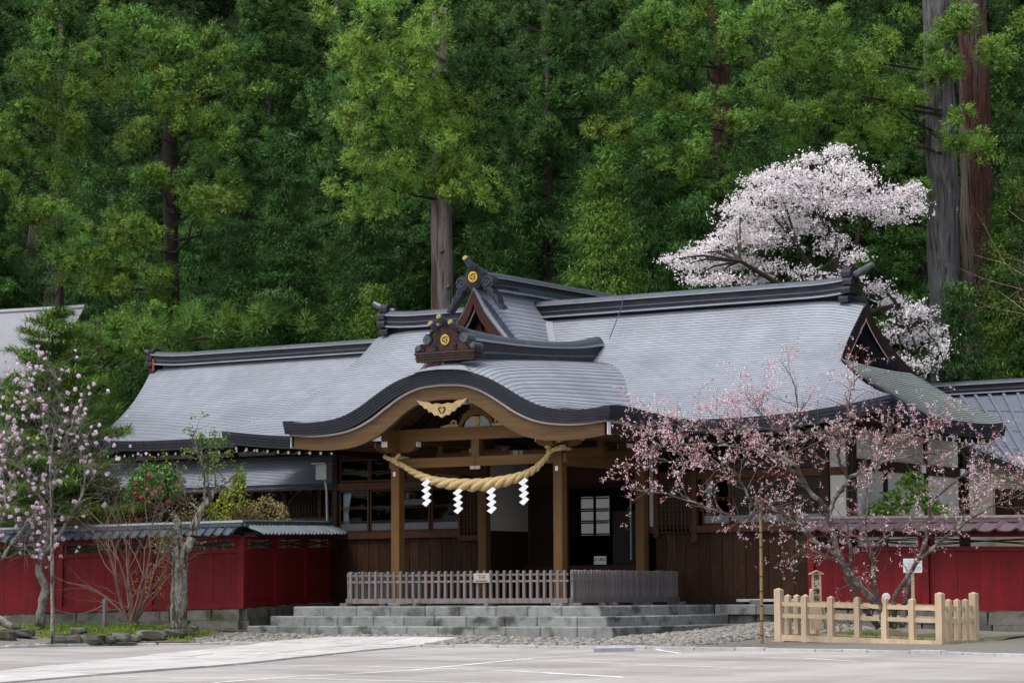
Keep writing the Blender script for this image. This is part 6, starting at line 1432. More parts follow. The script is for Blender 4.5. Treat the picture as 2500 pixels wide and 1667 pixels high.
# ---- golden cypress and others close behind the roofs
def gold_tone(n, rng): return tones(n, rng, .6, 1.35, .08, 0)
def cyp(label, px, ytop, d, R, m, seed, n=80, dens=1.2, base=1.0, L=.15, tone=gold_tone, name='cypress_tree'):
    top = P(px, ytop, d=d); zb = plaza_z(top.x, top.y)+hill(top.x, top.y); H = top.z-zb
    return tree(name, label, top.x, top.y, hinoki_crown(seed, H=H, base=base, R=R, m=m, n=n, dens=dens, L=L, tone=tone), None, trunk_mesh(H*.9, .16, .03, 0, 'bark_dark', seed, 8), z=zb)
cyp('golden-green cypress right behind the main ridge', 1470, 420, 73, 2.35, 'leaf_hinoki_gold', 31)
cyp('blue-green pointed cypress high behind the golden one', 1510, 85, 88, 2.0, 'leaf_hinoki', 32)
cyp('dense dark cypress left of the thick bare trunk', 900, 500, 77.5, 2.2, 'leaf_hinoki', 33)
cyp('leafy green cypress above the junction of wing and hall', 700, 330, 80, 2.6, 'leaf_hinoki', 34)
cyp('dense green cypress right of the thick bare trunk', 1215, 430, 76, 2.2, 'leaf_hinoki', 35)
cyp('bright green conifer at the right edge above the annex', 2480, 450, 71.5, 2.3, 'leaf_fir', 36, n=70)
cyp('low green conifer beneath the twin trunks', 2340, 690, 68.5, 1.3, 'leaf_hinoki', 37)
cyp('light green young cypress tucked behind the left ridge end', 910, 700, 74, 1.1, 'leaf_fir', 38)
cyp('rounded green conifer left of the white cherry', 1690, 480, 74, 1.8, 'leaf_hinoki', 39)
cyp('leafy green conifer rising behind the wing roof', 590, 560, 80, 2.2, 'leaf_hinoki', 40)
# pine spreading behind the wing roof
pn = [(380, 815, 70, 22), (470, 790, 70, 25), (560, 765, 60, 22), (540, 800, 80, 22), (640, 785, 70, 25), (620, 815, 80, 20), (720, 805, 70, 22), (700, 770, 50, 20), (780, 825, 50, 15), (430, 840, 60, 15), (330, 850, 50, 20), (510, 825, 70, 18)]
bp_ = P(620, 1100, d=79.5); PN = thing('pine_tree', 'flat spreading pale green pine just above the wing roof', 'tree', (bp_.x, bp_.y, 0))
C, R_ = boughs(pn, 78.6, rng, per=2.2, r=(.25, .42), dd=.8); add_np('crown', pompoms(C, R_, rng, n=130, blade=.7, width=.022, tang=.4, upb=.6, sub=0, core=.3, tone=tones(len(C), rng, .8, 1.2, .1)), 'leaf_pine', PN)
bm = MB(); bm.tube([(bp_.x, bp_.y, 0), P(640, 900, d=79.3), P(655, 830, d=79), P(690, 800, d=78.8)], [.2, .16, .12, .06], 8); bm.tube([P(655, 840, d=79.1), P(560, 815, d=78.9), P(430, 835, d=78.8)], [.1, .07, .04], 6); bm.tube([P(655, 830, d=79), P(680, 790, d=78.4), P(740, 795, d=78.3)], [.09, .06, .03], 6); bm.build('trunk', 'twig', PN)

# ---- fir standing in the left garden
fr0 = P(122, 1300, d=61.5); FR = thing('fir_tree', 'young fir with tiered branches behind the left red wall', 'tree', (fr0.x, fr0.y, .2)); C = []; O = []; bm = MB()
ztop = P(122, 755, d=61.5).z; rq = np.random.default_rng(8)
bm.tube([(fr0.x, fr0.y, .1), (fr0.x+.03, fr0.y, ztop*.6), (fr0.x, fr0.y, ztop)], [.11, .07, .02], 8); bm.build('trunk', 'bark_dark', FR); bl = MB()
z = ztop-.1
while z > 2.4:
    u = (ztop-z)/(ztop-2.4); rad_ = .25+2.15*u**.7
    for k in range(rq.integers(3, 6)):
        a = rq.uniform(0, 6.28); ln = rad_*rq.uniform(.55, 1.15); up_ = .32-.35*u+rq.uniform(-.1, .1); tipv = Vector((math.cos(a)*ln, math.sin(a)*ln, up_*ln)); o0 = Vector((fr0.x, fr0.y, z)); bl.tube([o0, o0+tipv*.6+Vector((0, 0, .02)), o0+tipv], [.025, .018, .008], 3, cap=False)
        for s in np.arange(.15, 1.02, .09/max(.4, ln)*1.1):
            for w in (-1, 0, 1): C.append(np.array(o0+tipv*float(s)+Vector((-math.sin(a), math.cos(a), 0))*w*.16*ln*(1.1-float(s)))); O.append((math.cos(a+w*.7), math.sin(a+w*.7), .1))
    z -= rq.uniform(.24, .34)
tag(bl.build('limbs', 'bark_dark', FR), kind='stuff')
add_np('crown', fans(np.array(C), np.array(O), rq, n=13, L=.20, width=.034, spread=.075, droop=.05, tone=tones(len(C), rq, .6, 1.3, .18)), 'leaf_fir', FR)

# ================================================================== branching helpers
def grow(bm, rng, p, d, length, r, level, tips, bend=.25, up=.12, n=4, split=(2, 4), shrink=.62, seg=5):
    """one shoot and its side shoots; collects points along the finest twigs"""
    pts = [Vector(p)]; d = Vector(d).normalized()
    for i in range(seg):
        d = (d+Vector(rng.normal(size=3)*bend)+Vector((0, 0, up))).normalized(); pts.append(pts[-1]+d*length/seg)
    rs = [r*(1-.75*i/seg) for i in range(seg+1)]; bm.tube(pts, rs, n if r > .015 else 3, cap=False)
    if level <= 0: tips += pts[1:]; return
    if level == 1: tips += pts[-2:]
    for k in range(rng.integers(split[0], split[1]+1)):
        i = rng.integers(1, seg+1); q = pts[i]; t = (pts[i]-pts[i-1]).normalized(); s = Vector(rng.normal(size=3)); s = (s-t*s.dot(t)).normalized()
        grow(bm, rng, q, t*.75+s*.75, length*shrink*rng.uniform(.7, 1.25), rs[i]*.62, level-1, tips, bend, up, n, split, shrink, max(3, seg-1))
def limb(bm, px, d0, d1, r0, r1, n=8, steps=30, scale=None, rng=None):
    k = len(px); pts = [P(a, b, d=lerp(d0, d1, i/(k-1))) for i, (a, b) in enumerate(px)]
    rs = resample(pts, [lerp(r0, r1, i/(k-1)) for i in range(k)], steps); out = [p for p, _, _ in rs]
    out = [p+(Vector(rng.normal(size=3)*.012) if rng is not None else Vector()) for p in out]
    bm.tube(out, [q for _, q, _ in rs], n, cap=True); return out, [q for _, q, _ in rs]
def Z5(pts): return [(1500+a/2.351, 1000+b/2.351) for a, b in pts]

# ---- the pink cherry in the new fence
rq = np.random.default_rng(42); D0 = 51.0
pk0 = P(2165, 1545, d=D0); PK = thing('cherry_tree', 'pink cherry with many crooked stems inside the new wooden fence', 'tree', (pk0.x, pk0.y, -.05))
limbs5 = [
 ([(1570, 1250), (1560, 1180), (1480, 1090), (1380, 990), (1310, 880), (1270, 780), (1245, 660), (1235, 590)], 0, .3, .085, .06),
 ([(1520, 1250), (1440, 1150), (1370, 1060), (1345, 950), (1360, 840), (1350, 740), (1330, 640)], .2, .7, .06, .03),
 ([(1235, 590), (1180, 520), (1110, 460), (1060, 340), (1000, 290), (940, 265), (800, 235), (650, 205), (450, 195), (240, 215)], .3, -.6, .055, .008),
 ([(1235, 590), (1270, 500), (1330, 430), (1345, 390), (1430, 360), (1490, 310), (1550, 240), (1575, 120), (1570, 40)], .3, .9, .05, .01),
 ([(1340, 390), (1290, 300), (1290, 200), (1275, 150), (1190, 130), (1080, 170)], .4, .0, .035, .01),
 ([(1290, 200), (1300, 120), (1340, 40), (1350, -80), (1400, -200)], .3, .8, .028, .007),
 ([(1110, 460), (1010, 360), (980, 250), (1000, 150), (1045, 60), (1050, -60), (1020, -180), (960, -280)], .2, .5, .034, .006),
 ([(1280, 830), (1160, 760), (1090, 690), (1020, 640), (960, 590), (880, 560), (810, 590), (740, 650), (700, 630), (620, 590), (540, 560), (430, 520), (300, 480), (180, 470), (60, 450)], .1, -1.2, .045, .008),
 ([(800, 560), (760, 480), (710, 380), (620, 320), (480, 290), (330, 300), (170, 240)], -.5, -1.2, .026, .006),
 ([(740, 645), (820, 560), (900, 560), (1000, 560)], -.5, -.2, .03, .01),
 ([(1560, 1250), (1530, 1170), (1510, 1060), (1490, 940), (1470, 800), (1440, 700), (1450, 560), (1480, 380), (1560, 200)], -.1, -.5, .05, .008),
 ([(1600, 1250), (1610, 1070), (1700, 930), (1760, 850), (1850, 780), (1960, 690), (2050, 620), (2150, 560), (2300, 500), (2420, 470)], -.1, -.9, .055, .008),
 ([(1650, 1250), (1660, 1120), (1700, 1000), (1740, 880), (1790, 720), (1810, 600), (1800, 540), (1900, 450), (2000, 380), (2060, 340), (2130, 260), (2150, 170)], .2, .8, .065, .008),
 ([(1960, 690), (2020, 560), (2120, 480), (2230, 440), (2352, 380)], -.5, .2, .02, .006),
 ([(940, 265), (850, 180), (760, 130), (640, 60), (560, 10)], .0, .4, .022, .005),
 ([(650, 205), (560, 130), (440, 90), (280, 80), (180, 100)], -.3, -.6, .018, .005),
 ([(1000, 150), (900, 90), (820, 0), (790, -90)], .2, .5, .018, .005),
 ([(1550, 240), (1640, 180), (1740, 130), (1850, 60)], .8, 1.0, .018, .005),
 ([(1490, 310), (1620, 280), (1780, 250), (1900, 230), (2080, 200), (2200, 200)], .5, .2, .018, .005),
 ([(1310, 880), (1200, 830), (1100, 790), (1010, 860)], -.1, -.5, .018, .004),
 ([(1470, 800), (1600, 700), (1750, 640), (1900, 620), (2010, 640)], -.3, -.8, .018, .005)]
bm = MB(); tw_ = MB(); fl_pts = []; wt = []
for pts, a, b, r0, r1 in limbs5:
    out, rs = limb(bm, Z5(pts), D0+a, D0+b, r0, r1, n=7, steps=34, rng=rq)
    L_ = len(out)
    for i in range(4, L_):
        if rs[i] > .045 and rq.random() < .75: continue
        if rq.random() < .85:
            t = (out[i]-out[i-1]).normalized(); s = Vector(rq.normal(size=3)*np.array([1, 1, .55])); s = (s-t*s.dot(t)).normalized(); tips = []
            grow(tw_, rq, out[i], t*.8+s*.8+Vector((0, 0, .1)), rq.uniform(.28, .7)*(1.25 if rs[i] < .02 else 1), min(.012, rs[i]*.7), 1, tips, bend=.22, up=.05, n=3, split=(2, 3), shrink=.55, seg=4)
            v = CAM; py = 833.5; q = tips[-1]-CAM; py = 833.5-F*(q.dot(UP)/q.dot(FW)); px = 1250+F*(q.dot(RT)/q.dot(FW))
            dn = (.85 if px < 1900 else .6) if py < 1180 else (.5 if px < 1850 else .34)
            if py > 1400: dn = .15
            fl_pts += [p for p in tips if rq.random() < dn]
bm.build('trunk', 'bark_cherry', PK, smooth=True); tag(tw_.build('twigs', 'twig', PK), kind='stuff')
FP = np.array([p for p in fl_pts for _ in range(3)])+rq.normal(size=(len(fl_pts)*3, 3))*.03
k = rq.random(len(FP)); tn = np.ones((len(FP), 3)); tn[k < .42] = (.92, .58, .65); tn[(k >= .45) & (k < .70)] = (1.08, 1.1, 1.1); tn[k > .80] = (.38, .15, .10); tn *= rq.uniform(.8, 1.1, (len(FP), 1))
add_np('blossoms', puffs(FP, rq, n=4, s=.0135, tone=tn, jit=.015), 'blossom_pink', PK, 'stuff')

# ---- the white cherry behind the hall
rq = np.random.default_rng(7); S_ = 1.06293
wp = [(1925, 345, 45, 20, 1), (1860, 365, 45, 20, 1), (1940, 385, 60, 28, 1), (1800, 395, 60, 22, 1), (1860, 412, 90, 30, 1), (1742, 412, 45, 22, 1), (1970, 420, 70, 28, 1), (1790, 440, 85, 32, 1), (1890, 460, 95, 36, 1.1), (1720, 452, 40, 22, 1), (1700, 480, 60, 28, 1), (1780, 500, 95, 36, 1.1), (1990, 470, 85, 32, 1), (2060, 450, 65, 28, 1), (2095, 432, 35, 20, 1), (2108, 480, 30, 25, .8), (2040, 500, 55, 22, .8), (1690, 530, 65, 28, 1), (1750, 548, 85, 30, 1.1), (1860, 520, 65, 28, .8), (1650, 560, 55, 22, 1), (1600, 580, 55, 18, 1), (1545, 595, 38, 12, 1), (1620, 608, 65, 20, 1), (1700, 600, 75, 26, .9), (1590, 640, 35, 15, .8), (1650, 640, 65, 18, .8), (1780, 612, 45, 22, .5), (1850, 625, 55, 26, .5), (1920, 560, 55, 36, .5), (1960, 590, 35, 26, .6), (1900, 640, 55, 22, .6), (1960, 640, 35, 22, .7),
      (2015, 660, 35, 25, .7), (2050, 690, 45, 26, .8), (2100, 715, 55, 30, .8), (2140, 760, 45, 36, .6), (2090, 775, 45, 36, .5), (2160, 800, 30, 36, .5), (2120, 840, 45, 26, .5), (2070, 830, 35, 36, .45), (2100, 872, 35, 20, .5), (2040, 760, 35, 36, .4), (1740, 640, 50, 18, .6), (1560, 610, 30, 10, .8)]
wb0 = P(2010, 1300, d=68); WC = thing('cherry_tree', 'large white cherry in full bloom behind the right of the hall', 'tree', (wb0.x, wb0.y, 0)); C = []; T_ = []
bm = MB()
root = P(1930*S_, 760*S_, d=68.2)
px_trunk(1935*S_, 1925*S_, 1300, 700*S_, 68.2, 40, 30, 'bark_dark', WC, 3)
hubs = [P(a*S_, b*S_, d=dd_) for a, b, dd_ in ((1830, 560, 67.6), (1900, 520, 68.2), (1700, 600, 67.2), (1980, 500, 68.8), (2060, 700, 68), (1850, 640, 67.6))]
for h in hubs: c = root.lerp(h, .5)+Vector((0, 0, .15)); bm.tube(resample([root, c, h], [.11, .08, .045], 8) and [q[0] for q in resample([root, c, h], [.11, .08, .045], 8)], list(np.linspace(.11, .05, 8)), 6)
for px, py, rx, ry, dn in wp:
    d_ = 68+rq.uniform(-.9, .7); c = P(px*S_, py*S_, d=d_); sx, sy = rx*S_*d_/F, ry*S_*d_/F
    h = min(hubs, key=lambda q: (q-c).length); m_ = h.lerp(c, .55)+Vector((0, 0, .12)); bm.tube([h, m_, c], [.045, .028, .012], 4, cap=False)
    n = int(dn*sx*sy*1150)
    o = rq.normal(size=(n, 3))*.44; base = np.array(c)+np.outer(o[:, 0]*sx, np.array(HR))+np.outer(o[:, 2]*sy*.8, (0, 0, 1))+np.outer(o[:, 1]*max(.5, sx*.9), np.array(HD))-np.outer(np.abs(o[:, 0])**2*sx*.12, (0, 0, 1))
    C.append(base)
    for q in base[::60]: bm.tube([c, c.lerp(Vector(q), .5)+Vector((0, 0, .05)), Vector(q)], [.012, .008, .004], 3, cap=False)
C = np.concatenate(C); tn = rq.uniform(.92, 1.14, (len(C), 1))*np.ones((len(C), 3)); k = rq.random(len(C)); tn[k < .07] *= (.95, .78, .82); tn[k > .975] = (.3, .22, .16)
add_np('blossoms', puffs(C, rq, n=4, s=.030, tone=tn, jit=.035), 'blossom_white', WC, 'stuff'); tag(bm.build('limbs', 'bark_dark', WC), kind='stuff')

# ================================================================== left garden
def LD(px, py, d): return P(px, py, d=d)
# bed surface: rises from the kerb to the wall foot
bm = MB(); rows = []
for j in range(13):
    v = j/12; row = []
    for i in range(31):
        px = lerp(-90, 600, i/30); dd_ = lerp(55.6 if px > 330 else 55.0, 60.8, v)
        zz = lerp(-.16, .20, smooth(v/.75))+.05*math.sin(px*.031+j*.9)*min(1, v*3)*(1-v)+(.09*smooth((.5-abs(v-.30))/.3) if px < 470 else -.05)
        b = P(px, 1500, d=dd_); row.append(Vector((b.x, b.y, zz-.12*smooth((px-470)/130))))
    rows.append(row)
bm.grid(rows); gb_ = struct(bm.build('garden_bed', 'soil', smooth=True))
BV = np.array([v.co for v in gb_.data.vertices])
def bz(x, y): d = (BV[:, 0]-x)**2+(BV[:, 1]-y)**2; i = np.argsort(d)[:4]; w = 1/(d[i]+1e-3); return float((BV[i, 2]*w).sum()/w.sum())
# edging rocks
def rock(name, label, c, sx, sy, sz, seed, m='old_stone', rot=0):
    r = np.random.default_rng(seed); u_, f_ = [], []
    bm = MB(); n1, n2 = 10, 6
    for a in range(n2+1):
        ph = math.pi*a/n2
        for b in range(n1):
            th = 2*math.pi*b/n1; q = 1+r.uniform(-.13, .13); e = .55
            x, y, z = math.sin(ph)*math.cos(th), math.sin(ph)*math.sin(th), math.cos(ph)
            sg = lambda t: math.copysign(abs(t)**e, t); u_.append(Vector(c)+HR*(sg(x)*sx*q)+HD*(sg(y)*sy*q)+Vector((0, 0, sg(z)*sz*q)))
    for a in range(n2):
        for b in range(n1): f_.append((a*n1+b, (a+1)*n1+b, (a+1)*n1+(b+1) % n1, a*n1+(b+1) % n1))
    bm.add(u_, f_); o = bm.build(name, m, smooth=False); return tag(o, label, 'rock', 'edging rocks of the left garden')
for k, (px, py, w, h, dd_, lab) in enumerate(((165, 1562, 38, 13, 54.9, 'long flat mossy edging rock just right of the pale pole'), (225, 1560, 34, 13, 55.0, 'grey edging rock, second right of the pole'), (268, 1560, 16, 10, 55.1, 'small edging rock between the grey and the pale one'), (296, 1557, 24, 13, 55.3, 'pale rounded edging rock in the middle of the row'), (330, 1557, 14, 8, 55.5, 'small pale edging rock at the gravel'), (370, 1549, 36, 12, 56.0, 'dark mossy edging rock below the gnarled tree'), (425, 1545, 34, 10, 56.4, 'brown mossy edging rock right of the gnarled trunk'), (472, 1533, 14, 6, 57.0, 'small pale stone in the grass right of the gnarled tree'), (12, 1555, 28, 18, 55.2, 'large grey rock at the lower left corner'), (60, 1545, 26, 11, 55.8, 'flat mossy rock left of the pole'), (190, 1538, 24, 7, 56.6, 'low stone behind the edging row'))):
    rock('garden_rock', lab, LD(px, py, dd_), w*dd_/F, .18, h*dd_/F, k)
# exposed root at the far left
o = MB().tube([LD(-30, 1500, 56.2), LD(5, 1515, 56), LD(25, 1528, 55.8), LD(50, 1533, 55.7)], [.12, .10, .07, .03], 8).build('exposed_root', 'bark_grey', smooth=True); tag(o, 'thick bare root reaching in at the left edge', 'root')
# grass and moss
rq = np.random.default_rng(3); B_ = []
for px0, px1, y0, y1, n in ((40, 240, 1525, 1550, 500), (230, 330, 1512, 1545, 420), (300, 470, 1515, 1545, 700), (470, 560, 1530, 1545, 160), (120, 300, 1505, 1525, 260)):
    for _ in range(n):
        px = rq.uniform(px0, px1); dd_ = rq.uniform(56.0, 58.6); q = P(px, 1500, d=dd_); B_.append((q.x, q.y, bz(q.x, q.y)))
for _ in range(170): q = NF(rq.uniform(0, Lf+.3), rq.uniform(-.1, 2.2), 0); B_.append((q.x, q.y, q.z+.10))
for _ in range(60): q = NF(rq.uniform(.9, 1.5), rq.uniform(.9, 1.5), 0); B_.append((q.x, q.y, q.z+.16))
B_ = np.array(B_); nb = 5; base = np.repeat(B_, nb, 0)+rq.normal(size=(len(B_)*nb, 3))*np.array([.04, .04, 0]); d = unit(rq.normal(size=(len(base), 3))*.5+np.array([0, 0, 1.]))
V, Fc = blades(base, d, rq.uniform(.04, .11, len(base)), rq.uniform(.012, .022, len(base)), unit(rq.normal(size=(len(base), 3))))
o = add_np('grass_tufts', (V, Fc, np.repeat(tones(len(base), rq, .7, 1.3, .2), 3, 0)), 'grass_blade'); tag(o, 'short green grass and moss tufts in the garden beds', 'grass', kind='stuff')

# ---- rosy azalea tree at far left
rq = np.random.default_rng(12)
a0 = LD(97, 1522, 57.4); AZ = thing('azalea_tree', 'grey-twigged azalea tree with scattered pink flowers at the far left', 'tree', a0)
bm = MB(); tw_ = MB(); tips = []
al = [([(96, 1530), (104, 1470), (110, 1430), (97, 1400), (93, 1370), (110, 1345), (118, 1310), (122, 1260), (125, 1190), (124, 1110)], 0, .5, .11, .03),
      ([(112, 1345), (150, 1300), (185, 1240), (205, 1200), (208, 1150), (195, 1100), (180, 1040)], 0, .8, .05, .012),
      ([(122, 1260), (90, 1200), (60, 1150), (30, 1100), (10, 1040)], .2, -.5, .045, .012),
      ([(-40, 1400), (0, 1370), (40, 1310), (80, 1260), (105, 1220)], -.5, .2, .05, .02), ([(0, 1365), (-10, 1300), (15, 1230), (5, 1150), (40, 1060)], -.5, .6, .04, .01),
      ([(125, 1190), (150, 1130), (165, 1060), (200, 990)], .4, -.3, .03, .008), ([(124, 1110), (110, 1050), (90, 990), (60, 940)], .5, .9, .025, .007), ([(205, 1200), (235, 1150), (250, 1100)], .5, .2, .02, .006), ([(60, 1150), (20, 1120), (-30, 1080)], .0, -.3, .02, .006), ([(40, 1310), (80, 1330), (110, 1310)], -.3, .1, .02, .006), ([(124, 1110), (140, 1020), (150, 950), (130, 900)], .5, .2, .022, .006)]
for pts, a, b, r0, r1 in al:
    out, rs = limb(bm, pts, 57.4+a, 57.4+b, r0, r1, n=8, steps=26, rng=rq)
    for i in range(5, len(out)):
        if rs[i] < .055:
            t = (out[i]-out[i-1]).normalized(); s = Vector(rq.normal(size=3)); s = (s-t*s.dot(t)).normalized(); grow(tw_, rq, out[i], t*.7+s*.8, rq.uniform(.45, .95), min(.012, rs[i]*.7), 2, tips, bend=.3, up=.06, n=3, split=(3, 4), shrink=.6, seg=4)
bm.build('trunk', 'bark_grey', AZ, smooth=True); tag(tw_.build('twigs', 'bark_grey', AZ), kind='stuff')
def scr(p): q = Vector(p)-CAM; w = q.dot(FW); return 1250+F*q.dot(RT)/w, 833.5-F*q.dot(UP)/w
tt = [p for p in tips if scr(p)[0] > -20]; rq.shuffle(tt)
fc = []; cnt = 0
for p in tt:
    if cnt >= 280: break
    px, py = scr(p); pr = .9 if px < 110 else .42
    if 1180 < py < 1260 and px > 120: pr *= .3
    if rq.random() < pr: fc.append(p); cnt += 1
for p in fc:                                     # each flower head a part of its own
    o_ = wloc(AZ); m = 16; R_ = rq.uniform(.028, .052); w = unit(rq.normal(size=(m, 3))); V, Fc, T = puffs(np.array(p)+w*R_*.75, rq, n=1, s=R_*.75, tone=rq.uniform(.85, 1.15, (m, 1))*np.ones((m, 3)), jit=.004)
    Vi = np.array(p)+_ico*R_*.6; V = np.concatenate([V, Vi]); T = np.concatenate([T, np.full((12, 3), .95)]); Fq = np.concatenate([Fc, np.stack([_icf[:, 0], _icf[:, 1], _icf[:, 2], _icf[:, 2]], 1)+len(V)-12])
    me = np_mesh('flower_head', V-np.array(o_), Fc, 'azalea', T[:]); ob = bpy.data.objects.new('flower_head', me); COL.objects.link(ob); ob.parent = AZ
# ---- bare twiggy shrub before the red wall
def bare_shrub(label, px, py, d, n, H, spread, seed, m='twig_red', level=3, r=.022, group=None, leaves=None, name='bare_shrub'):
    rq = np.random.default_rng(seed); p = LD(px, py, d); t = thing(name, label, 'shrub', p, group); bm = MB(); tips = []
    for k in range(n):
        a = rq.uniform(0, 6.28); s = rq.uniform(.2, 1)*spread; grow(bm, rq, p+Vector((math.cos(a)*.08, math.sin(a)*.08, 0)), HR*float(math.cos(a)*s)+HD*float(math.sin(a)*s*.6)+Vector((0, 0, 1)), H*rq.uniform(.45, .62), r*rq.uniform(.7, 1.2), level, tips, bend=.2, up=.06, n=4, split=(2, 4), shrink=.62, seg=5)
    tag(bm.build('stems', m, t), kind='stuff')
    if leaves:
        q = np.array([x for x in tips if rq.random() < leaves[1]]); add_np('leaves', puffs(np.repeat(q, 2, 0), rq, n=3, s=leaves[2], tone=tones(len(q)*2, rq, .6, 1.3, .2), jit=leaves[2]*1.5), leaves[0], t, 'stuff')
    return t
bare_shrub('bare reddish-brown shrub with fanned stems before the red wall', 322, 1518, 57.3, 15, 4.6, .85, 51, 'twig_red', 4, .026)
bare_shrub('small bare sapling with few buds left of the gnarled trunk', 398, 1512, 57.6, 3, 1.6, .35, 52, 'twig_red', 2, .012, leaves=('leaf_lime', .2, .02))
bare_shrub('bare brown thicket above the left wall cap', 285, 1400, 61.7, 12, 2.4, .9, 53, 'twig_red', 4, .018, leaves=('leaf_olive', .06, .025))
bare_shrub('sparse twiggy bush behind the left wall by the gnarled tree', 470, 1400, 61.0, 8, 2.6, .7, 54, 'twig', 3, .016, leaves=('leaf_olive', .2, .025))
# ---- gnarled tree with lichen bark
rq = np.random.default_rng(19)
g0_ = LD(437, 1527, 57.2); GN = thing('gnarled_tree', 'gnarled old tree with thick pale lichen trunk before the red wall', 'tree', g0_); bm = MB(); tw_ = MB(); tips = []
gl = [([(437, 1532), (435, 1480), (440, 1420), (438, 1370), (442, 1335)], 0, 0, .20, .17), ([(442, 1345), (432, 1310), (436, 1280), (428, 1262)], 0, .1, .13, .07), ([(445, 1350), (468, 1320), (470, 1290), (490, 1250), (510, 1215), (528, 1190)], 0, .3, .12, .05), ([(438, 1345), (410, 1335), (395, 1325)], -.05, -.2, .07, .04), ([(432, 1370), (420, 1340), (402, 1345), (392, 1350)], -.1, -.2, .05, .02),
      ([(510, 1215), (505, 1150), (480, 1100), (475, 1060)], .2, .4, .025, .008), ([(528, 1190), (520, 1130), (535, 1085)], .3, .3, .025, .006), ([(500, 1230), (497, 1140), (490, 1090)], .2, .1, .02, .006), ([(428, 1262), (400, 1240), (380, 1200)], .1, -.2, .025, .008), ([(490, 1250), (460, 1220), (440, 1180)], .2, .4, .025, .008), ([(528, 1190), (560, 1175), (570, 1150)], .3, .6, .02, .006)]
for pts, a, b, r0, r1 in gl:
    out, rs = limb(bm, pts, 57.2+a, 57.2+b, r0, r1, n=11, steps=22, rng=rq)
    if r1 < .06:
        for i in range(6, len(out)):
            if rq.random() < .75:
                t = (out[i]-out[i-1]).normalized(); s = Vector(rq.normal(size=3)); s = (s-t*s.dot(t)).normalized(); grow(tw_, rq, out[i], t*.6+s*.8+Vector((0, 0, .2)), rq.uniform(.3, .6), .010, 1, tips, bend=.3, up=.08, n=3, split=(2, 3), shrink=.55, seg=4)
bm.build('trunk', 'bark_lichen', GN, smooth=True); tag(tw_.build('twigs', 'twig', GN), kind='stuff')
q = np.array([x for x in tips if rq.random() < (.35 if scr(x)[1] < 1150 else .08)]); add_np('leaves', puffs(np.repeat(q, 3, 0), rq, n=3, s=.026, tone=tones(len(q)*3, rq, .6, 1.2, .2), jit=.04), 'leaf_fir', GN, 'stuff')
# ---- leafy shrubs behind the wall
def leafy(name, label, pads, d, m, n, s, seed, cat='shrub', flowers=None, core=None, tone=(.55, 1.3, .15)):
    rq = np.random.default_rng(seed); b = P(pads[0][0], 1450, d=d); t = thing(name, label, cat, (b.x, b.y, .2)); L = []; K = []
    for px, py, rx, ry in pads:
        c = P(px, py, d=d); sx, sy = rx*d/F, ry*d/F; w = unit(rq.normal(size=(n, 3))+np.array([0, 0, .2])); k = rq.uniform(.72, 1.04, n)*(1+.12*np.sin(w[:, 0]*6+px)*np.sin(w[:, 2]*5))
        L.append(np.array(c)+np.outer(w[:, 0]*sx*k, np.array(HR))+np.outer(w[:, 1]*sx*.9*k, np.array(HD))+np.outer(w[:, 2]*sy*k, (0, 0, 1)))
        K.append(np.array(c)+(_ico[:, :1]*sx*.72)*np.array(HR)+(_ico[:, 1:2]*sx*.65)*np.array(HD)+(_ico[:, 2:3]*sy*.72)*np.array((0, 0, 1)))
    L = np.concatenate(L); V, Fc, T = puffs(L, rq, n=1, s=s, tone=tones(len(L), rq, *tone), jit=s)
    add_np('foliage', (V, Fc, T), m, t, 'stuff')
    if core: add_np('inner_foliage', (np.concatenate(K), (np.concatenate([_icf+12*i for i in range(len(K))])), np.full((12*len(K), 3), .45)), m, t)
    bm = MB(); bm.tube([(b.x, b.y, .2), P(pads[0][0], pads[0][1], d=d)], [.06, .03], 6); bm.build('stem', 'twig', t)
    if flowers:
        for q in flowers:
            c = P(q[0], q[1], d=d-q[2]); Vk = np.array(c)-np.array(wloc(t))+_ico*.055*rq.uniform(.8, 1.2, (12, 1)); me = np_mesh('flower', Vk, _icf, 'camellia_red', np.full((12, 3), rq.uniform(.8, 1.2))); ob = bpy.data.objects.new('flower', me); COL.objects.link(ob); ob.parent = t
    return t
leafy('camellia_bush', 'rounded glossy camellia bush dotted with red flowers', [(378, 1175, 62, 45), (350, 1205, 45, 38), (410, 1190, 38, 42)], 60.9, 'leaf_broad', 1500, .036, 61, core=True, flowers=[(364, 1160, .62), (333, 1180, .62), (360, 1195, .68), (372, 1205, .66), (392, 1190, .62), (380, 1200, .7), (345, 1215, .6), (330, 1205, .5), (410, 1225, .5), (440, 1185, .4), (365, 1225, .6)])
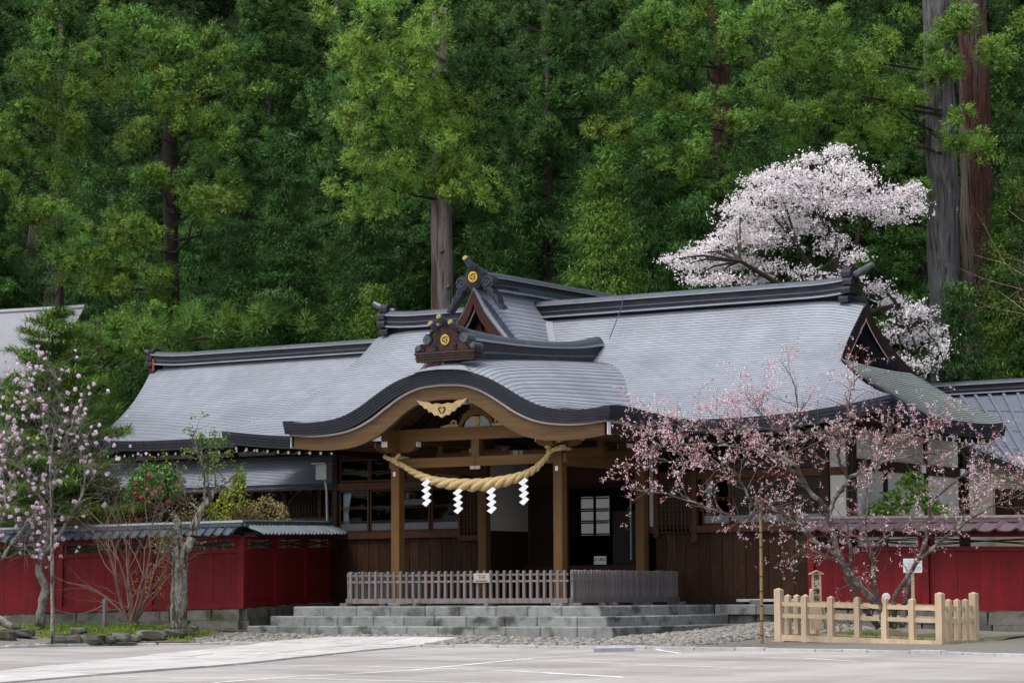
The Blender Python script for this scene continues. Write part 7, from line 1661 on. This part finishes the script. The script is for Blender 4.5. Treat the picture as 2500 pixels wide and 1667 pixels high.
leafy('round_shrub', 'domed olive-brown twiggy shrub behind the wall near the hall', [(645, 1262, 62, 48), (590, 1275, 55, 35), (560, 1290, 45, 28)], 62.5, 'leaf_olive', 1500, .028, 62, core=False, tone=(.7, 1.4, .15))
bare_shrub('fine twigs inside the domed shrub', 630, 1400, 62.5, 10, 3.2, .7, 63, 'twig', 3, .014)
leafy('yellow_shrub', 'yellow-green leafy shrub behind the left wall', [(205, 1250, 55, 28), (165, 1275, 45, 25), (240, 1275, 40, 22)], 61.6, 'leaf_lime', 420, .045, 64, core=False)
leafy('lime_shrub', 'lime green shrub between the camellia and the domed shrub', [(570, 1215, 36, 30), (545, 1245, 40, 25), (585, 1180, 14, 25)], 61.9, 'leaf_lime', 420, .034, 65, core=False)
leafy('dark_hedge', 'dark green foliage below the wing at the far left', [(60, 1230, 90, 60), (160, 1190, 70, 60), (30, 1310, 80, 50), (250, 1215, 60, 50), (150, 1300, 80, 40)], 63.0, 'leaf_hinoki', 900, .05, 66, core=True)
leafy('rhododendron', 'bright green rhododendron above the right wall cap', [(2150, 1240, 22, 14), (2180, 1215, 24, 14), (2215, 1185, 26, 14), (2200, 1240, 24, 14), (2240, 1215, 24, 14), (2130, 1255, 18, 10), (2270, 1235, 24, 14), (2300, 1250, 20, 12), (2230, 1165, 18, 10), (2170, 1250, 22, 10), (2255, 1190, 16, 9)], 57.6, 'leaf_rhodo', 120, .05, 67, core=False, tone=(.6, 1.5, .2))
# ---- conifers filling behind the far house and wing
for px, yt, d, R, sd_i, lab in ((175, 860, 72, 1.3, 72, 'small green cypress behind the young fir'), (330, 905, 76, 1.2, 73, 'small conifer tucked against the wing roof end'), (20, 920, 70, 1.4, 74, 'green conifer below the far pale roof')):
    cyp(lab, px, yt, d, R, 'leaf_hinoki', sd_i, base=.3)
# ---- pale bare twigs at the right edge
bare_shrub('pale leafless tree reaching in at the right edge', 2625, 1000, 63.5, 8, 8.0, .25, 81, 'twig_pale', 3, .022, leaves=('leaf_lime', .06, .02), name='bare_tree')
# ---- scattered fallen petals and litter on the forecourt would be too small to see
